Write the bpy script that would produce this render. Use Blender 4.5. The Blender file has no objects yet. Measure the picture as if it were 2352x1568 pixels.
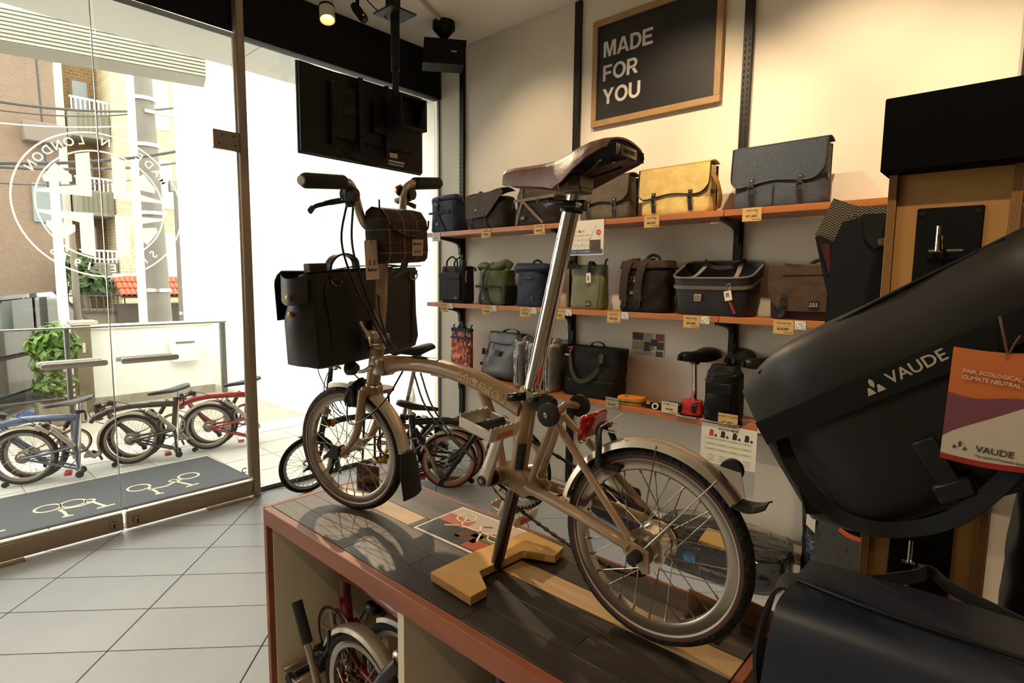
import bpy, bmesh, math, random
from mathutils import Matrix, Vector, noise
random.seed(7)
PI = math.pi
scene = bpy.context.scene
C = scene.collection

# ------------------------------------------------------------------ camera
YAW, PITCH, ROLL, FPX = math.radians(47.858), math.radians(6.008), math.radians(0.636), 1293.78
_f = Vector((math.sin(YAW)*math.cos(PITCH), math.cos(YAW)*math.cos(PITCH), -math.sin(PITCH)))
_r0 = Vector((math.cos(YAW), -math.sin(YAW), 0)); _u0 = _r0.cross(_f)
_r = _r0*math.cos(ROLL) + _u0*math.sin(ROLL); _u = -_r0*math.sin(ROLL) + _u0*math.cos(ROLL)
cd = bpy.data.cameras.new('camera'); cam = bpy.data.objects.new('camera', cd); C.objects.link(cam)
cd.sensor_width = 36; cd.lens = 36*FPX/2352; cd.clip_start = .05; cd.clip_end = 300
cam.matrix_world = Matrix(((_r.x, _u.x, -_f.x, 0), (_r.y, _u.y, -_f.y, 0), (_r.z, _u.z, -_f.z, 1.5), (0, 0, 0, 1)))
scene.camera = cam

# ------------------------------------------------------------------ world, lamps, exposure
scene.view_settings.view_transform = 'Standard'; scene.view_settings.look = 'None'
scene.view_settings.gamma = 1; scene.view_settings.use_curve_mapping = False
scene.view_settings.exposure = 0.0
w = bpy.data.worlds.new('overcast_sky'); scene.world = w; w.use_nodes = True
bg = w.node_tree.nodes['Background']; bg.inputs[0].default_value = (1.0, .965, .885, 1); bg.inputs[1].default_value = 7.0
def spot(name, loc, target, power, size=60, blend=.5, col=(1, .75, .48), rad=.03):
    l = bpy.data.lights.new(name, 'SPOT'); l.energy = power; l.color = col; l.spot_size = math.radians(size); l.spot_blend = blend; l.shadow_soft_size = rad
    o = bpy.data.objects.new(name, l); C.objects.link(o); o.location = loc
    o.rotation_euler = (Vector(target)-Vector(loc)).to_track_quat('-Z', 'Y').to_euler(); return o
spot('ceiling_or_fill_spot', (2.04, 3.50, 3.16), (1.0, 1.1, .8), 330, 44, .5)
for yy, ty, pw in ((2.7, 2.75, 60), (1.6, 1.65, 140), (.55, .7, 140), (-.5, -.3, 90)):
    spot('ceiling_or_fill_spot', (2.05, yy, 3.38), (3.3, ty, 2.0), pw, 70, .8)
spot('ceiling_or_fill_spot', (-.3, -.1, 3.38), (1.35, .12, 1.72), 120, 34, .9)  # spot added out of view to brighten the top of the plywood column
spot('ceiling_or_fill_spot', (1.3, -.9, 3.38), (1.6, .5, .8), 30, 80, .8)
for lx, ly, pw in ((-1.2, 1.2, 130), (-1.2, -1.8, 170), (1.2, -2.4, 150)): spot('ceiling_or_fill_spot', (lx, ly, 3.4), (lx, ly, 0), pw, 120, .8)  # wide fill spots added out of view to brighten floor and ceiling
pl = bpy.data.lights.new('daylight_portal', 'AREA'); pl.shape = 'RECTANGLE'; pl.size = 4.4; pl.size_y = 3.0; pl.cycles.is_portal = True
po = bpy.data.objects.new('daylight_portal', pl); C.objects.link(po); po.location = (1.16, 3.99, 1.54); po.rotation_euler = (-PI/2, 0, 0)

# ------------------------------------------------------------------ materials
def lin(h):
    if not isinstance(h, str): return (*h, 1) if len(h) == 3 else h
    f = lambda c: c/12.92 if c <= .04045 else ((c+.055)/1.055)**2.4
    return tuple(f(int(h[i:i+2], 16)/255) for i in (0, 2, 4)) + (1,)
MATS = {}
def mat(name, col, rough=.5, metal=0, var=None, bump=None, coat=0, spec=.5, trans=0, sheen=0, emit=None, alpha=1):
    """var=(scale, amount[, (sx,sy,sz)]), bump=(scale, strength[, detail])"""
    if name in MATS: return MATS[name]
    m = bpy.data.materials.new(name); m.use_nodes = True; MATS[name] = m
    nt = m.node_tree; N = nt.nodes; L = nt.links; b = N['Principled BSDF']
    c = lin(col); b.inputs['Base Color'].default_value = c; b.inputs['Roughness'].default_value = rough; b.inputs['Metallic'].default_value = metal
    b.inputs['Coat Weight'].default_value = coat; b.inputs['Specular IOR Level'].default_value = spec; b.inputs['Transmission Weight'].default_value = trans
    b.inputs['Sheen Weight'].default_value = sheen; b.inputs['Alpha'].default_value = alpha
    if emit: b.inputs['Emission Color'].default_value = lin(emit[0]); b.inputs['Emission Strength'].default_value = emit[1]
    tc = N.new('ShaderNodeTexCoord')
    if var:
        mp = N.new('ShaderNodeMapping'); L.new(tc.outputs['Object'], mp.inputs[0]); mp.inputs['Scale'].default_value = var[2] if len(var) > 2 else (1, 1, 1)
        n = N.new('ShaderNodeTexNoise'); n.inputs['Scale'].default_value = var[0]; n.inputs['Detail'].default_value = 5; L.new(mp.outputs[0], n.inputs['Vector'])
        r = N.new('ShaderNodeValToRGB'); a = var[1]
        r.color_ramp.elements[0].position = .3; r.color_ramp.elements[1].position = .7
        r.color_ramp.elements[0].color = tuple(x*(1-a) for x in c[:3])+(1,); r.color_ramp.elements[1].color = tuple(min(1, x*(1+a)) for x in c[:3])+(1,)
        L.new(n.outputs[0], r.inputs[0]); L.new(r.outputs[0], b.inputs['Base Color'])
    if bump:
        n2 = N.new('ShaderNodeTexNoise'); n2.inputs['Scale'].default_value = bump[0]; n2.inputs['Detail'].default_value = bump[2] if len(bump) > 2 else 4
        L.new(tc.outputs['Object'], n2.inputs['Vector'])
        bp = N.new('ShaderNodeBump'); bp.inputs['Strength'].default_value = bump[1]; bp.inputs['Distance'].default_value = .01
        L.new(n2.outputs[0], bp.inputs['Height']); L.new(bp.outputs[0], b.inputs['Normal'])
    return m
def glass_mat(name, tint=(1, 1, 1), gloss=.06, rough=0.0):
    if name in MATS: return MATS[name]
    m = bpy.data.materials.new(name); m.use_nodes = True; MATS[name] = m
    nt = m.node_tree; N = nt.nodes; L = nt.links
    for n in list(N): N.remove(n)
    o = N.new('ShaderNodeOutputMaterial'); mx = N.new('ShaderNodeMixShader'); t = N.new('ShaderNodeBsdfTransparent'); g = N.new('ShaderNodeBsdfGlossy')
    t.inputs[0].default_value = (*tint, 1); g.inputs['Roughness'].default_value = rough; fr = N.new('ShaderNodeFresnel'); fr.inputs[0].default_value = 1.45
    mm = N.new('ShaderNodeMath'); mm.operation = 'MULTIPLY_ADD'; mm.inputs[1].default_value = .9; mm.inputs[2].default_value = gloss - .04
    L.new(fr.outputs[0], mm.inputs[0]); L.new(mm.outputs[0], mx.inputs[0]); L.new(t.outputs[0], mx.inputs[1]); L.new(g.outputs[0], mx.inputs[2]); L.new(mx.outputs[0], o.inputs[0])
    return m
def wood_mat(name, c1, c2, scale=14, stretch=(1, 1, 1), rough=.5, bumps=.1, coat=0, contrast=(.3, .7)):
    if name in MATS: return MATS[name]
    m = mat(name, c1, rough, coat=coat); nt = m.node_tree; N = nt.nodes; L = nt.links; b = N['Principled BSDF']
    tc = N.new('ShaderNodeTexCoord'); mp = N.new('ShaderNodeMapping'); mp.inputs['Scale'].default_value = stretch; L.new(tc.outputs['Object'], mp.inputs[0])
    oi = N.new('ShaderNodeObjectInfo'); ad = N.new('ShaderNodeVectorMath'); ad.operation = 'ADD'; L.new(mp.outputs[0], ad.inputs[0])
    ml = N.new('ShaderNodeMath'); ml.operation = 'MULTIPLY'; ml.inputs[1].default_value = 37; L.new(oi.outputs['Random'], ml.inputs[0]); L.new(ml.outputs[0], ad.inputs[1])
    n = N.new('ShaderNodeTexNoise'); n.inputs['Scale'].default_value = scale; n.inputs['Detail'].default_value = 8; n.inputs['Distortion'].default_value = 1.2; L.new(ad.outputs[0], n.inputs['Vector'])
    r = N.new('ShaderNodeValToRGB'); e = r.color_ramp.elements; e[0].position, e[1].position = contrast; e[0].color = lin(c1); e[1].color = lin(c2)
    L.new(n.outputs[0], r.inputs[0]); L.new(r.outputs[0], b.inputs['Base Color'])
    bp = N.new('ShaderNodeBump'); bp.inputs['Strength'].default_value = bumps; bp.inputs['Distance'].default_value = .004; L.new(n.outputs[0], bp.inputs['Height']); L.new(bp.outputs[0], b.inputs['Normal'])
    return m

# ------------------------------------------------------------------ mesh toolkit
def V(*a): return Vector(a)
class MB:
    def __init__(s, m=None): s.v = []; s.f = []; s.m = m or Matrix()
    def add(s, vs, fs):
        o = len(s.v); s.v += [s.m @ Vector(p) for p in vs]; s.f += [tuple(i+o for i in f) for f in fs]; return s
    def box(s, c, d, bev=0, rot=(0, 0, 0)):
        hx, hy, hz = d[0]/2, d[1]/2, d[2]/2; b = min(bev, hx*.95, hy*.95, hz*.95); c = Vector(c)
        R = Matrix.Rotation(rot[2], 3, 'Z') @ Matrix.Rotation(rot[1], 3, 'Y') @ Matrix.Rotation(rot[0], 3, 'X')
        if b <= 0:
            vs = [c + R @ V(x*hx, y*hy, z*hz) for z in (-1, 1) for y in (-1, 1) for x in (-1, 1)]
            return s.add(vs, [(0, 2, 3, 1), (4, 5, 7, 6), (0, 1, 5, 4), (2, 6, 7, 3), (0, 4, 6, 2), (1, 3, 7, 5)])
        S = [(x, y, z) for z in (-1, 1) for y in (-1, 1) for x in (-1, 1)]; vs = []; ix = {}
        for k in S:
            for a in range(3):
                q = [k[i]*((hx, hy, hz)[i] - (0 if i == a else b)) for i in range(3)]; ix[(k, a)] = len(vs); vs.append(c + R @ Vector(q))
        fs = [tuple(ix[(k, i)] for i in range(3)) for k in S]
        for a in range(3):
            o1, o2 = [i for i in range(3) if i != a]
            for sg in (-1, 1):
                q = []
                for p1, p2 in ((-1, -1), (1, -1), (1, 1), (-1, 1)):
                    k = [0, 0, 0]; k[a] = sg; k[o1] = p1; k[o2] = p2; q.append(ix[(tuple(k), a)])
                fs.append(tuple(q))
            for p1 in (-1, 1):
                for p2 in (-1, 1):
                    k1 = [0, 0, 0]; k1[o1] = p1; k1[o2] = p2; k2 = list(k1); k1[a] = -1; k2[a] = 1; k1 = tuple(k1); k2 = tuple(k2)
                    fs.append((ix[(k1, o1)], ix[(k2, o1)], ix[(k2, o2)], ix[(k1, o2)]))
        return s.add(vs, fs)
    def loft(s, rings, cap=True, closed=False):
        n = len(rings[0]); vs = [p for r in rings for p in r]; fs = []; k = len(rings)
        for i in range(k if closed else k-1):
            j = (i+1) % k
            for q in range(n): fs.append((i*n+q, i*n+(q+1) % n, j*n+(q+1) % n, j*n+q))
        if cap and not closed: fs += [tuple(range(n))[::-1], tuple((k-1)*n+q for q in range(n))]
        return s.add(vs, fs)
    def tube(s, pts, r, n=8, closed=False, flat=1, side=None, cap=True):
        P = [Vector(p) for p in pts]; k = len(P); rs = r if isinstance(r, (list, tuple)) else [r]*k; rings = []; prev = None
        for i in range(k):
            a = P[(i-1) % k] if (closed or i) else P[0]; b = P[(i+1) % k] if (closed or i < k-1) else P[-1]
            t = (b-a).normalized() if (b-a).length > 1e-9 else V(0, 0, 1)
            if side is not None: x = Vector(side)
            elif prev is None: x = V(0, 0, 1) if abs(t.z) < .9 else V(1, 0, 0)
            else: x = prev
            x = (x - t*x.dot(t)); x = x.normalized() if x.length > 1e-6 else t.orthogonal().normalized()
            y = t.cross(x); prev = x
            rings.append([P[i] + rs[i]*(math.cos(2*PI*q/n)*x + flat*math.sin(2*PI*q/n)*y) for q in range(n)])
        return s.loft(rings, cap, closed)
    def ribbon(s, pts, wd, th, side, closed=False):
        P = [Vector(p) for p in pts]; k = len(P); rings = []; side = Vector(side)
        for i in range(k):
            a = P[(i-1) % k] if (closed or i) else P[0]; b = P[(i+1) % k] if (closed or i < k-1) else P[-1]
            t = (b-a).normalized(); x = (side - t*side.dot(t)); x = x.normalized() if x.length > 1e-6 else t.orthogonal().normalized(); y = t.cross(x)
            ww = wd[i] if isinstance(wd, (list, tuple)) else wd
            rings.append([P[i]+x*ww/2+y*th/2, P[i]-x*ww/2+y*th/2, P[i]-x*ww/2-y*th/2, P[i]+x*ww/2-y*th/2])
        return s.loft(rings, True, closed)
    def lathe(s, prof, n=24, m=None, closed=False, a0=0, a1=2*PI):
        """prof (r,h): revolved about local z of m"""
        m = m or Matrix(); full = abs(a1-a0-2*PI) < 1e-6; k = n if full else n+1; rings = []
        for i in range(k):
            a = a0+(a1-a0)*i/n; rings.append([m @ V(r*math.cos(a), r*math.sin(a), h) for r, h in prof])
        np_ = len(prof); vs = [p for r in rings for p in r]; fs = []
        for i in range(k if full else k-1):
            j = (i+1) % k
            for q in range(np_ if closed else np_-1):
                q2 = (q+1) % np_; fs.append((i*np_+q, j*np_+q, j*np_+q2, i*np_+q2))
        if not full and closed: fs += [tuple(range(np_)), tuple((k-1)*np_+q for q in range(np_))[::-1]]
        return s.add(vs, fs)
    def cyl(s, a, b, r, n=12, r2=None): return s.tube([a, b], [r, r if r2 is None else r2], n)
    def prism(s, poly, z0, z1, m=None):
        m = m or Matrix(); n = len(poly); vs = [m @ V(x, y, z0) for x, y in poly] + [m @ V(x, y, z1) for x, y in poly]
        return s.add(vs, [tuple(range(n))[::-1], tuple(range(n, 2*n))] + [(i, (i+1) % n, n+(i+1) % n, n+i) for i in range(n)])
    def ball(s, c, r, n=12, sc=(1, 1, 1)):
        c = Vector(c); h = n//2; vs = [c+V(0, 0, -r*sc[2])]; fs = []
        for i in range(1, h):
            a = PI*i/h-PI/2
            for j in range(n): b = 2*PI*j/n; vs.append(c+V(r*sc[0]*math.cos(a)*math.cos(b), r*sc[1]*math.cos(a)*math.sin(b), r*sc[2]*math.sin(a)))
        vs.append(c+V(0, 0, r*sc[2])); e = len(vs)-1
        for j in range(n): fs.append((0, 1+(j+1) % n, 1+j)); fs.append((e, e-n+j, e-n+(j+1) % n))
        for i in range(h-2):
            for j in range(n): fs.append((1+i*n+j, 1+i*n+(j+1) % n, 1+(i+1)*n+(j+1) % n, 1+(i+1)*n+j))
        return s.add(vs, fs)
    def grid(s, fn, nu, nv, th=0):
        """sheet fn(u,v)->Vector, optional thickness along local normal"""
        P = [[Vector(fn(i/nu, j/nv)) for j in range(nv+1)] for i in range(nu+1)]; vs = [p for r in P for p in r]; w = nv+1
        fs = [(i*w+j, (i+1)*w+j, (i+1)*w+j+1, i*w+j+1) for i in range(nu) for j in range(nv)]
        if th:
            o = len(vs); q = []
            for i in range(nu+1):
                for j in range(nv+1):
                    du = P[min(i+1, nu)][j]-P[max(i-1, 0)][j]; dv = P[i][min(j+1, nv)]-P[i][max(j-1, 0)]; nn = du.cross(dv)
                    q.append(P[i][j]+(nn.normalized() if nn.length > 1e-9 else V(0, 0, 1))*th)
            vs += q; fs += [tuple(o+x for x in reversed(f)) for f in fs]
            bd = [i*w for i in range(nu+1)] + [nu*w+j for j in range(1, nv+1)] + [i*w+nv for i in range(nu-1, -1, -1)] + [j for j in range(nv-1, 0, -1)]
            for a, b in zip(bd, bd[1:]+bd[:1]): fs.append((b, a, o+a, o+b))
        return s.add(vs, fs)
    def mesh(s, name, m, smooth=40):
        me = bpy.data.meshes.new(name); me.from_pydata(s.v, [], s.f)
        b = bmesh.new(); b.from_mesh(me); bmesh.ops.recalc_face_normals(b, faces=b.faces); b.to_mesh(me); b.free()
        if m: me.materials.append(m)
        if smooth: me.shade_smooth(); me.set_sharp_from_angle(angle=math.radians(smooth))
        return me
def obj(name, mb, m=None, parent=None, smooth=40, label=None, kind=None):
    me = mb.mesh(name, m, smooth) if isinstance(mb, MB) else mb
    o = bpy.data.objects.new(name, me); C.objects.link(o)
    if parent: o.parent = parent
    if label: o['label'] = label
    if kind: o['kind'] = kind
    return o
def tag(o, label, cat, group=None):
    o['label'] = label; o['category'] = cat
    if group: o['group'] = group
    return o
def thing(name, label, cat, loc=(0, 0, 0), rotz=0, group=None):
    o = bpy.data.objects.new(name, None); C.objects.link(o); o.empty_display_size = .05
    o.location = loc; o.rotation_euler = (0, 0, rotz); return tag(o, label, cat, group)
def struct(name, mb, m, parent=None, smooth=40):
    o = obj(name, mb, m, parent, smooth)
    if not parent: o['kind'] = 'structure'
    return o
_recol = {}
def dup(root, loc, rotz, label=None, group=None, swap=None):
    """copy a thing with its parts and sub-parts; swap = {material: other material}"""
    def cp(o, par):
        c = o.copy(); C.objects.link(c)
        if par: c.parent = par
        if swap and o.data and o.data.materials and o.data.materials[0] in swap:
            k = (o.data.name, swap[o.data.materials[0]].name)
            if k not in _recol:
                d = o.data.copy(); d.materials[0] = swap[o.data.materials[0]]; _recol[k] = d
            c.data = _recol[k]
        for ch in list(o.children): cp(ch, c)
        return c
    r = cp(root, None); r.location = loc; r.rotation_euler = (0, 0, rotz)
    if label: r['label'] = label
    if group: r['group'] = group
    return r
def cat(pts, k=6, closed=False):
    P = [Vector(p) for p in pts]; n = len(P); out = []
    for i in range(n if closed else n-1):
        a, b, c, d = (P[(i-1) % n] if (closed or i) else P[0]*2-P[1]), P[i], P[(i+1) % n], (P[(i+2) % n] if (closed or i+2 < n) else P[-1]*2-P[-2])
        for j in range(k):
            t = j/k; out.append(.5*((2*b)+(c-a)*t+(2*a-5*b+4*c-d)*t*t+(3*b-a-3*c+d)*t**3))
    if not closed: out.append(P[-1])
    return out
def sring(c, a, b, e=2.5, n=28, ux=(1, 0, 0), uy=(0, 1, 0)):
    c = Vector(c); ux = Vector(ux); uy = Vector(uy); out = []
    for i in range(n):
        t = 2*PI*i/n; x = math.cos(t); y = math.sin(t)
        out.append(c + ux*a*math.copysign(abs(x)**(2/e), x) + uy*b*math.copysign(abs(y)**(2/e), y))
    return out
def frame(o, x, up):
    """matrix with x axis, 'up' axis and their normal as z"""
    x = Vector(x).normalized(); z = x.cross(Vector(up)).normalized(); y = z.cross(x)
    return Matrix(((x.x, y.x, z.x, o[0]), (x.y, y.y, z.y, o[1]), (x.z, y.z, z.z, o[2]), (0, 0, 0, 1)))
def axis_m(o, d):
    return Matrix.Translation(Vector(o)) @ Vector(d).normalized().to_track_quat('Z', 'Y').to_matrix().to_4x4()
TEXTS = []
def text(s, size, m, parent, mtx, align='CENTER', bold=0, name='lettering', depth=.0002, sx=1, spacing=1):
    TEXTS.append((s, size, m, parent, mtx, align, bold, name, depth, sx, spacing))
def flush_texts():
    if not TEXTS: return
    tmp = []
    for s, size, m, parent, mtx, align, bold, name, depth, sx, spacing in TEXTS:
        cu = bpy.data.curves.new('t', 'FONT'); cu.body = s; cu.size = size; cu.align_x = align; cu.align_y = 'CENTER'; cu.extrude = depth; cu.offset = bold*size; cu.space_character = spacing
        cu.resolution_u = 3; o = bpy.data.objects.new('t', cu); C.objects.link(o); tmp.append(o)
    dg = bpy.context.evaluated_depsgraph_get()
    for o, (s, size, m, parent, mtx, align, bold, name, depth, sx, spacing) in zip(tmp, TEXTS):
        me = bpy.data.meshes.new_from_object(o.evaluated_get(dg)); me.materials.clear(); me.materials.append(m)
        me.transform(mtx @ Matrix.Diagonal((sx, 1, 1, 1))); me.name = name; obj(name, me, None, parent)
    for o in tmp:
        cu = o.data; bpy.data.objects.remove(o); bpy.data.curves.remove(cu)
    TEXTS.clear()
# ------------------------------------------------------------------ room shell
XW, YG, ZC, ZF = 3.357, 3.93, 3.45, 3.075
white_wall = mat('plaster_white', 'ece3d2', .85, var=(3, .03), bump=(9, .35, 9))
ceil_m = mat('ceiling_paint', 'f2ecdf', .9, var=(2, .02))
black_m = mat('black_paint', '0f0d0c', .6, var=(20, .2), spec=.2)
tile_m = mat('grey_stone_tile', 'bfc3c6', .36, var=(2.2, .07), bump=(60, .06), spec=.45)
grout_m = mat('tile_grout', '5d554a', .9, var=(30, .15))
steel_m = mat('brushed_steel_brown', 'a8957d', .42, .75, var=(3, .03, (1, 1, 40)))
chrome_m = mat('chrome', 'e8e6e2', .07, 1)
alu_m = mat('satin_aluminium', 'c9c4ba', .3, 1)
glass_m = glass_mat('clear_glass', (.97, .985, .97))
def rect_floor(x0, x1, y0, y1, z0, z1): return MB().box(((x0+x1)/2, (y0+y1)/2, (z0+z1)/2), (x1-x0, y1-y0, z1-z0))
floor = struct('floor', rect_floor(-3, XW+.2, -4.2, YG+.02, -.1, -.004), grout_m)
def clip(poly, box):
    for ax, val, sg in ((0, box[0], 1), (0, box[1], -1), (1, box[2], 1), (1, box[3], -1)):
        out = []
        for i in range(len(poly)):
            a, b = poly[i], poly[(i+1) % len(poly)]; da = sg*(a[ax]-val); db = sg*(b[ax]-val)
            if da >= 0: out.append(a)
            if (da >= 0) != (db >= 0): t = da/(da-db); out.append((a[0]+(b[0]-a[0])*t, a[1]+(b[1]-a[1])*t))
        poly = out
        if len(poly) < 3: return []
    return poly
al, be, o0 = math.radians(-43.7), math.radians(46.3), (0.467, 3.483)
tl, ts, g = .606, .299, .003
def tquad(i, j, gg=g):
    q = []
    for a, b in ((i*tl+gg, j*ts+gg), ((i+1)*tl-gg, j*ts+gg), ((i+1)*tl-gg, (j+1)*ts-gg), (i*tl+gg, (j+1)*ts-gg)):
        q.append((o0[0]+a*math.cos(al)+b*math.cos(be), o0[1]+a*math.sin(al)+b*math.sin(be)))
    return q
full_tile = None; RB = (-1.0, XW-.004, -.35, YG-.03)
for i in range(-6, 10):
    for j in range(-16, 8):
        q = tquad(i, j); p = clip(q, RB)
        if not p: continue
        cx = sum(a[0] for a in q)/4; cy = sum(a[1] for a in q)/4
        if cx - cy > 2.6 and cy < 0: continue
        if len(p) == 4 and all(abs(a[0]-b[0])+abs(a[1]-b[1]) < 1e-6 for a, b in zip(sorted(p), sorted(q))):
            if not full_tile: full_tile = MB().prism([(a[0]-cx, a[1]-cy) for a in q], -.008, 0).mesh('tile', tile_m)
            t = obj('tile', full_tile, None, floor); t.location = (cx, cy, 0)
        else: obj('tile', MB().prism(p, -.008, 0), tile_m, floor)
ceiling = struct('ceiling', rect_floor(-3, XW+.2, -4.2, YG+.1, ZC, ZC+.15), ceil_m)
struct('wall_right', rect_floor(XW, XW+.15, -4.2, YG+.02, -.1, ZC), white_wall)
struct('wall_back', rect_floor(-3, XW+.2, -4.35, -4.2, -.1, ZC+.1), mat('dark_back_wall', '4a3f34', .8, var=(3, .1)))
struct('wall_left', rect_floor(-3.15, -3, -4.3, YG, -.1, ZC+.1), mat('left_wall_paint', '8f8574', .8, var=(3, .1)))
# black fascia over the shop front
struct('trim_1', rect_floor(-3, XW-.004, YG-.03, YG+.06, ZF, ZC-.002), black_m)
# ---- shop front: post, fixed window, two glass doors
YD = 3.862
struct('trim_2', MB().box((1.622, 3.868, ZC/2), (.048, .075, ZC-.004), .004).box((1.606, 3.868, ZC/2), (.012, .05, ZC-.01), .002), steel_m)
struct('trim_3', MB().box((.065, 3.868, ZC/2), (.05, .075, ZC-.004), .004), steel_m)
win = struct('window_1', MB().box(((1.65+XW)/2, YG, ZF/2+.024), (XW-1.65, .010, ZF-.006)), glass_m)
obj('window_channel', MB().box(((1.65+XW)/2, YG, .006), (XW-1.65, .03, .012), .002).box(((1.65+XW)/2, YG-.011, .018), (XW-1.65, .006, .024)).box((XW-.008, YG, ZF/2), (.014, .024, ZF)), mat('grey_channel', '6f716c', .4, .6), win)
struct('window_2', MB().box((-1.45, YG, ZF/2+.012), (2.96, .010, ZF-.03)), glass_m)
def door(name, x0, x1, meet):
    d = struct(name, MB().box(((x0+x1)/2, YD, 1.59), (x1-x0-.012, .010, 2.94)), glass_m)
    rail = obj('bottom_rail', MB().box(((x0+x1)/2, YD, .062), (x1-x0-.008, .042, .092), .003), steel_m, d)
    obj('glazing_strip', MB().box(((x0+x1)/2, YD, .114), (x1-x0-.012, .02, .012)), alu_m, d)
    lx = meet + (.055 if meet < (x0+x1)/2 else -.055)
    k = obj('lock_knob', MB().lathe([(0, 0), (.02, 0), (.021, .006), (.016, .02), (.006, .024), (0, .024)], 16, axis_m((lx, YD-.021, .062), (0, -1, 0))), steel_m, d)
    obj('thumb_turn', MB().box((lx, YD-.049, .062), (.006, .012, .026), .002), black_m, k)
    hx0, hx1 = (x0+.415, x1-.04) if meet > (x0+x1)/2 else (x0+.018, x1-.435)
    for yy, s in ((YD-.062, -1), (YD+.062, 1)):
        h = obj('door_handle', MB().tube([(hx0, yy, 1.025), (hx0+.012, yy, 1.025), (hx1-.012, yy, 1.025), (hx1, yy, 1.025)], [.012, .017, .017, .012], 12, flat=.75, side=(0, 0, 1)), mat('handle_satin', 'dcdad4', .35, .45), d)
        obj('standoff', MB().cyl((hx0+.03, YD, 1.025), (hx0+.03, yy, 1.025), .009).cyl((hx1-.03, YD, 1.025), (hx1-.03, yy, 1.025), .009), chrome_m, h)
    hx = x1 - .078 if meet < (x0+x1)/2 else x0 + .078
    hp = obj('patch_hinge', MB().box((hx, YD, 2.38), (.165, .034, .118), .004), steel_m, d)
    obj('hinge_screw', MB().cyl((hx-.05, YD-.018, 2.355), (hx-.05, YD-.02, 2.355), .005).cyl((hx+.05, YD-.018, 2.355), (hx+.05, YD-.02, 2.355), .005).cyl((hx-.03, YD-.018, 2.41), (hx-.03, YD-.02, 2.41), .005).cyl((hx+.04, YD-.018, 2.41), (hx+.04, YD-.02, 2.41), .005), black_m, hp)
    if meet < (x0+x1)/2: obj('edge_strip', MB().box((x1-.012, YD, 1.59), (.016, .016, 2.9)), alu_m, d)
    else: obj('edge_strip', MB().box((x1-.006, YD, 1.59), (.004, .014, 2.9)), alu_m, d)
    return d
door('door_1', .095, .842, .842); door('door_2', .85, 1.598, .85)
tag(obj('floor_hinge_plate', MB().box((1.44, 3.84, .0035), (.28, .06, .005), .002), steel_m), 'flat steel floor hinge plate under the door beside the steel post', 'plate')
tag(obj('floor_hinge_plate', MB().box((.25, 3.84, .0035), (.28, .06, .005), .002), steel_m), 'flat steel floor hinge plate under the left glass door', 'plate')
# small green sticker on the door
tag(obj('recycling_sticker', MB().lathe([(.012, 0), (.019, 0), (.019, .0004), (.012, .0004)], 18, axis_m((1.55, YD-.0056, .20), (0, -1, 0)), True, .5, 5.6), mat('sticker_green', '4fc2a0', .5)), 'small green ring sticker low on the glass door', 'sticker')

# ---- round vinyl decal on the doors, meant to be read from outside
vin = mat('vinyl_white', 'f4f0ea', .7)
_n = vin.node_tree; _t = _n.nodes.new('ShaderNodeBsdfTranslucent'); _t.inputs[0].default_value = (.9, .88, .86, 1); _x = _n.nodes.new('ShaderNodeMixShader'); _x.inputs[0].default_value = .75
_n.links.new(_n.nodes['Principled BSDF'].outputs[0], _x.inputs[1]); _n.links.new(_t.outputs[0], _x.inputs[2]); _n.links.new(_x.outputs[0], _n.nodes['Material Output'].inputs[0])
dc = thing('circular_decal', 'large round white vinyl emblem with ring lettering across both glass doors', 'decal', (.845, YD+.0056, 1.9))
R0, R1, th = .398, .302, .009
fm = frame((0, 0, 0), (-1, 0, 0), (0, 0, 1))
obj('outer_ring', MB().lathe([(R0, 0), (R0-th, 0), (R0-th, .0006), (R0, .0006)], 72, fm, True), vin, dc)
obj('inner_ring', MB().lathe([(R1, 0), (R1-th, 0), (R1-th, .0006), (R1, .0006)], 64, fm, True), vin, dc)
def arc_poly(pts): return pts
for sx in (-1, 1):
    for sz in (-1, 1):
        mm = fm @ Matrix.Diagonal((sx, sz, 1, 1))
        obj('flag_block', MB().prism([(.05, .045), (.115, .045), (.115, .265), (.05, .285)], 0, .0006, mm), vin, dc)
        obj('flag_wedge', MB().prism([(.115, .045), (.115, .10), (.285, .06), (.288, .045)], 0, .0006, mm), vin, dc)
        obj('flag_stripe', MB().prism([(.135, .115), (.135, .15), (.205, .205), (.262, .125), (.255, .1)], 0, .0006, mm), vin, dc)
for s, a0, a1, flip in (('MADE IN LONDON', 150, 30, 1), ('SINCE 1975', 228, 312, -1)):
    for k, ch in enumerate(s):
        if ch == ' ': continue
        a = math.radians(a0+(a1-a0)*k/(len(s)-1)); rr = (R0+R1)/2
        text(ch, .062, vin, dc, fm @ Matrix.Translation((rr*math.cos(a), rr*math.sin(a), .0003)) @ Matrix.Rotation(a - PI/2*flip, 4, 'Z'), bold=.015, name='letter')
# ---- outside of the shop front
soffit_m = mat('soffit_panel', 'd3d3cc', .8, var=(2, .03))
struct('trim_4', MB().box((-.55, 4.25, ZF+.06), (4.74, .55, .12), .003).box((2.59, 4.25, ZF+.06), (1.53, .55, .12), .003), soffit_m)
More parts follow.
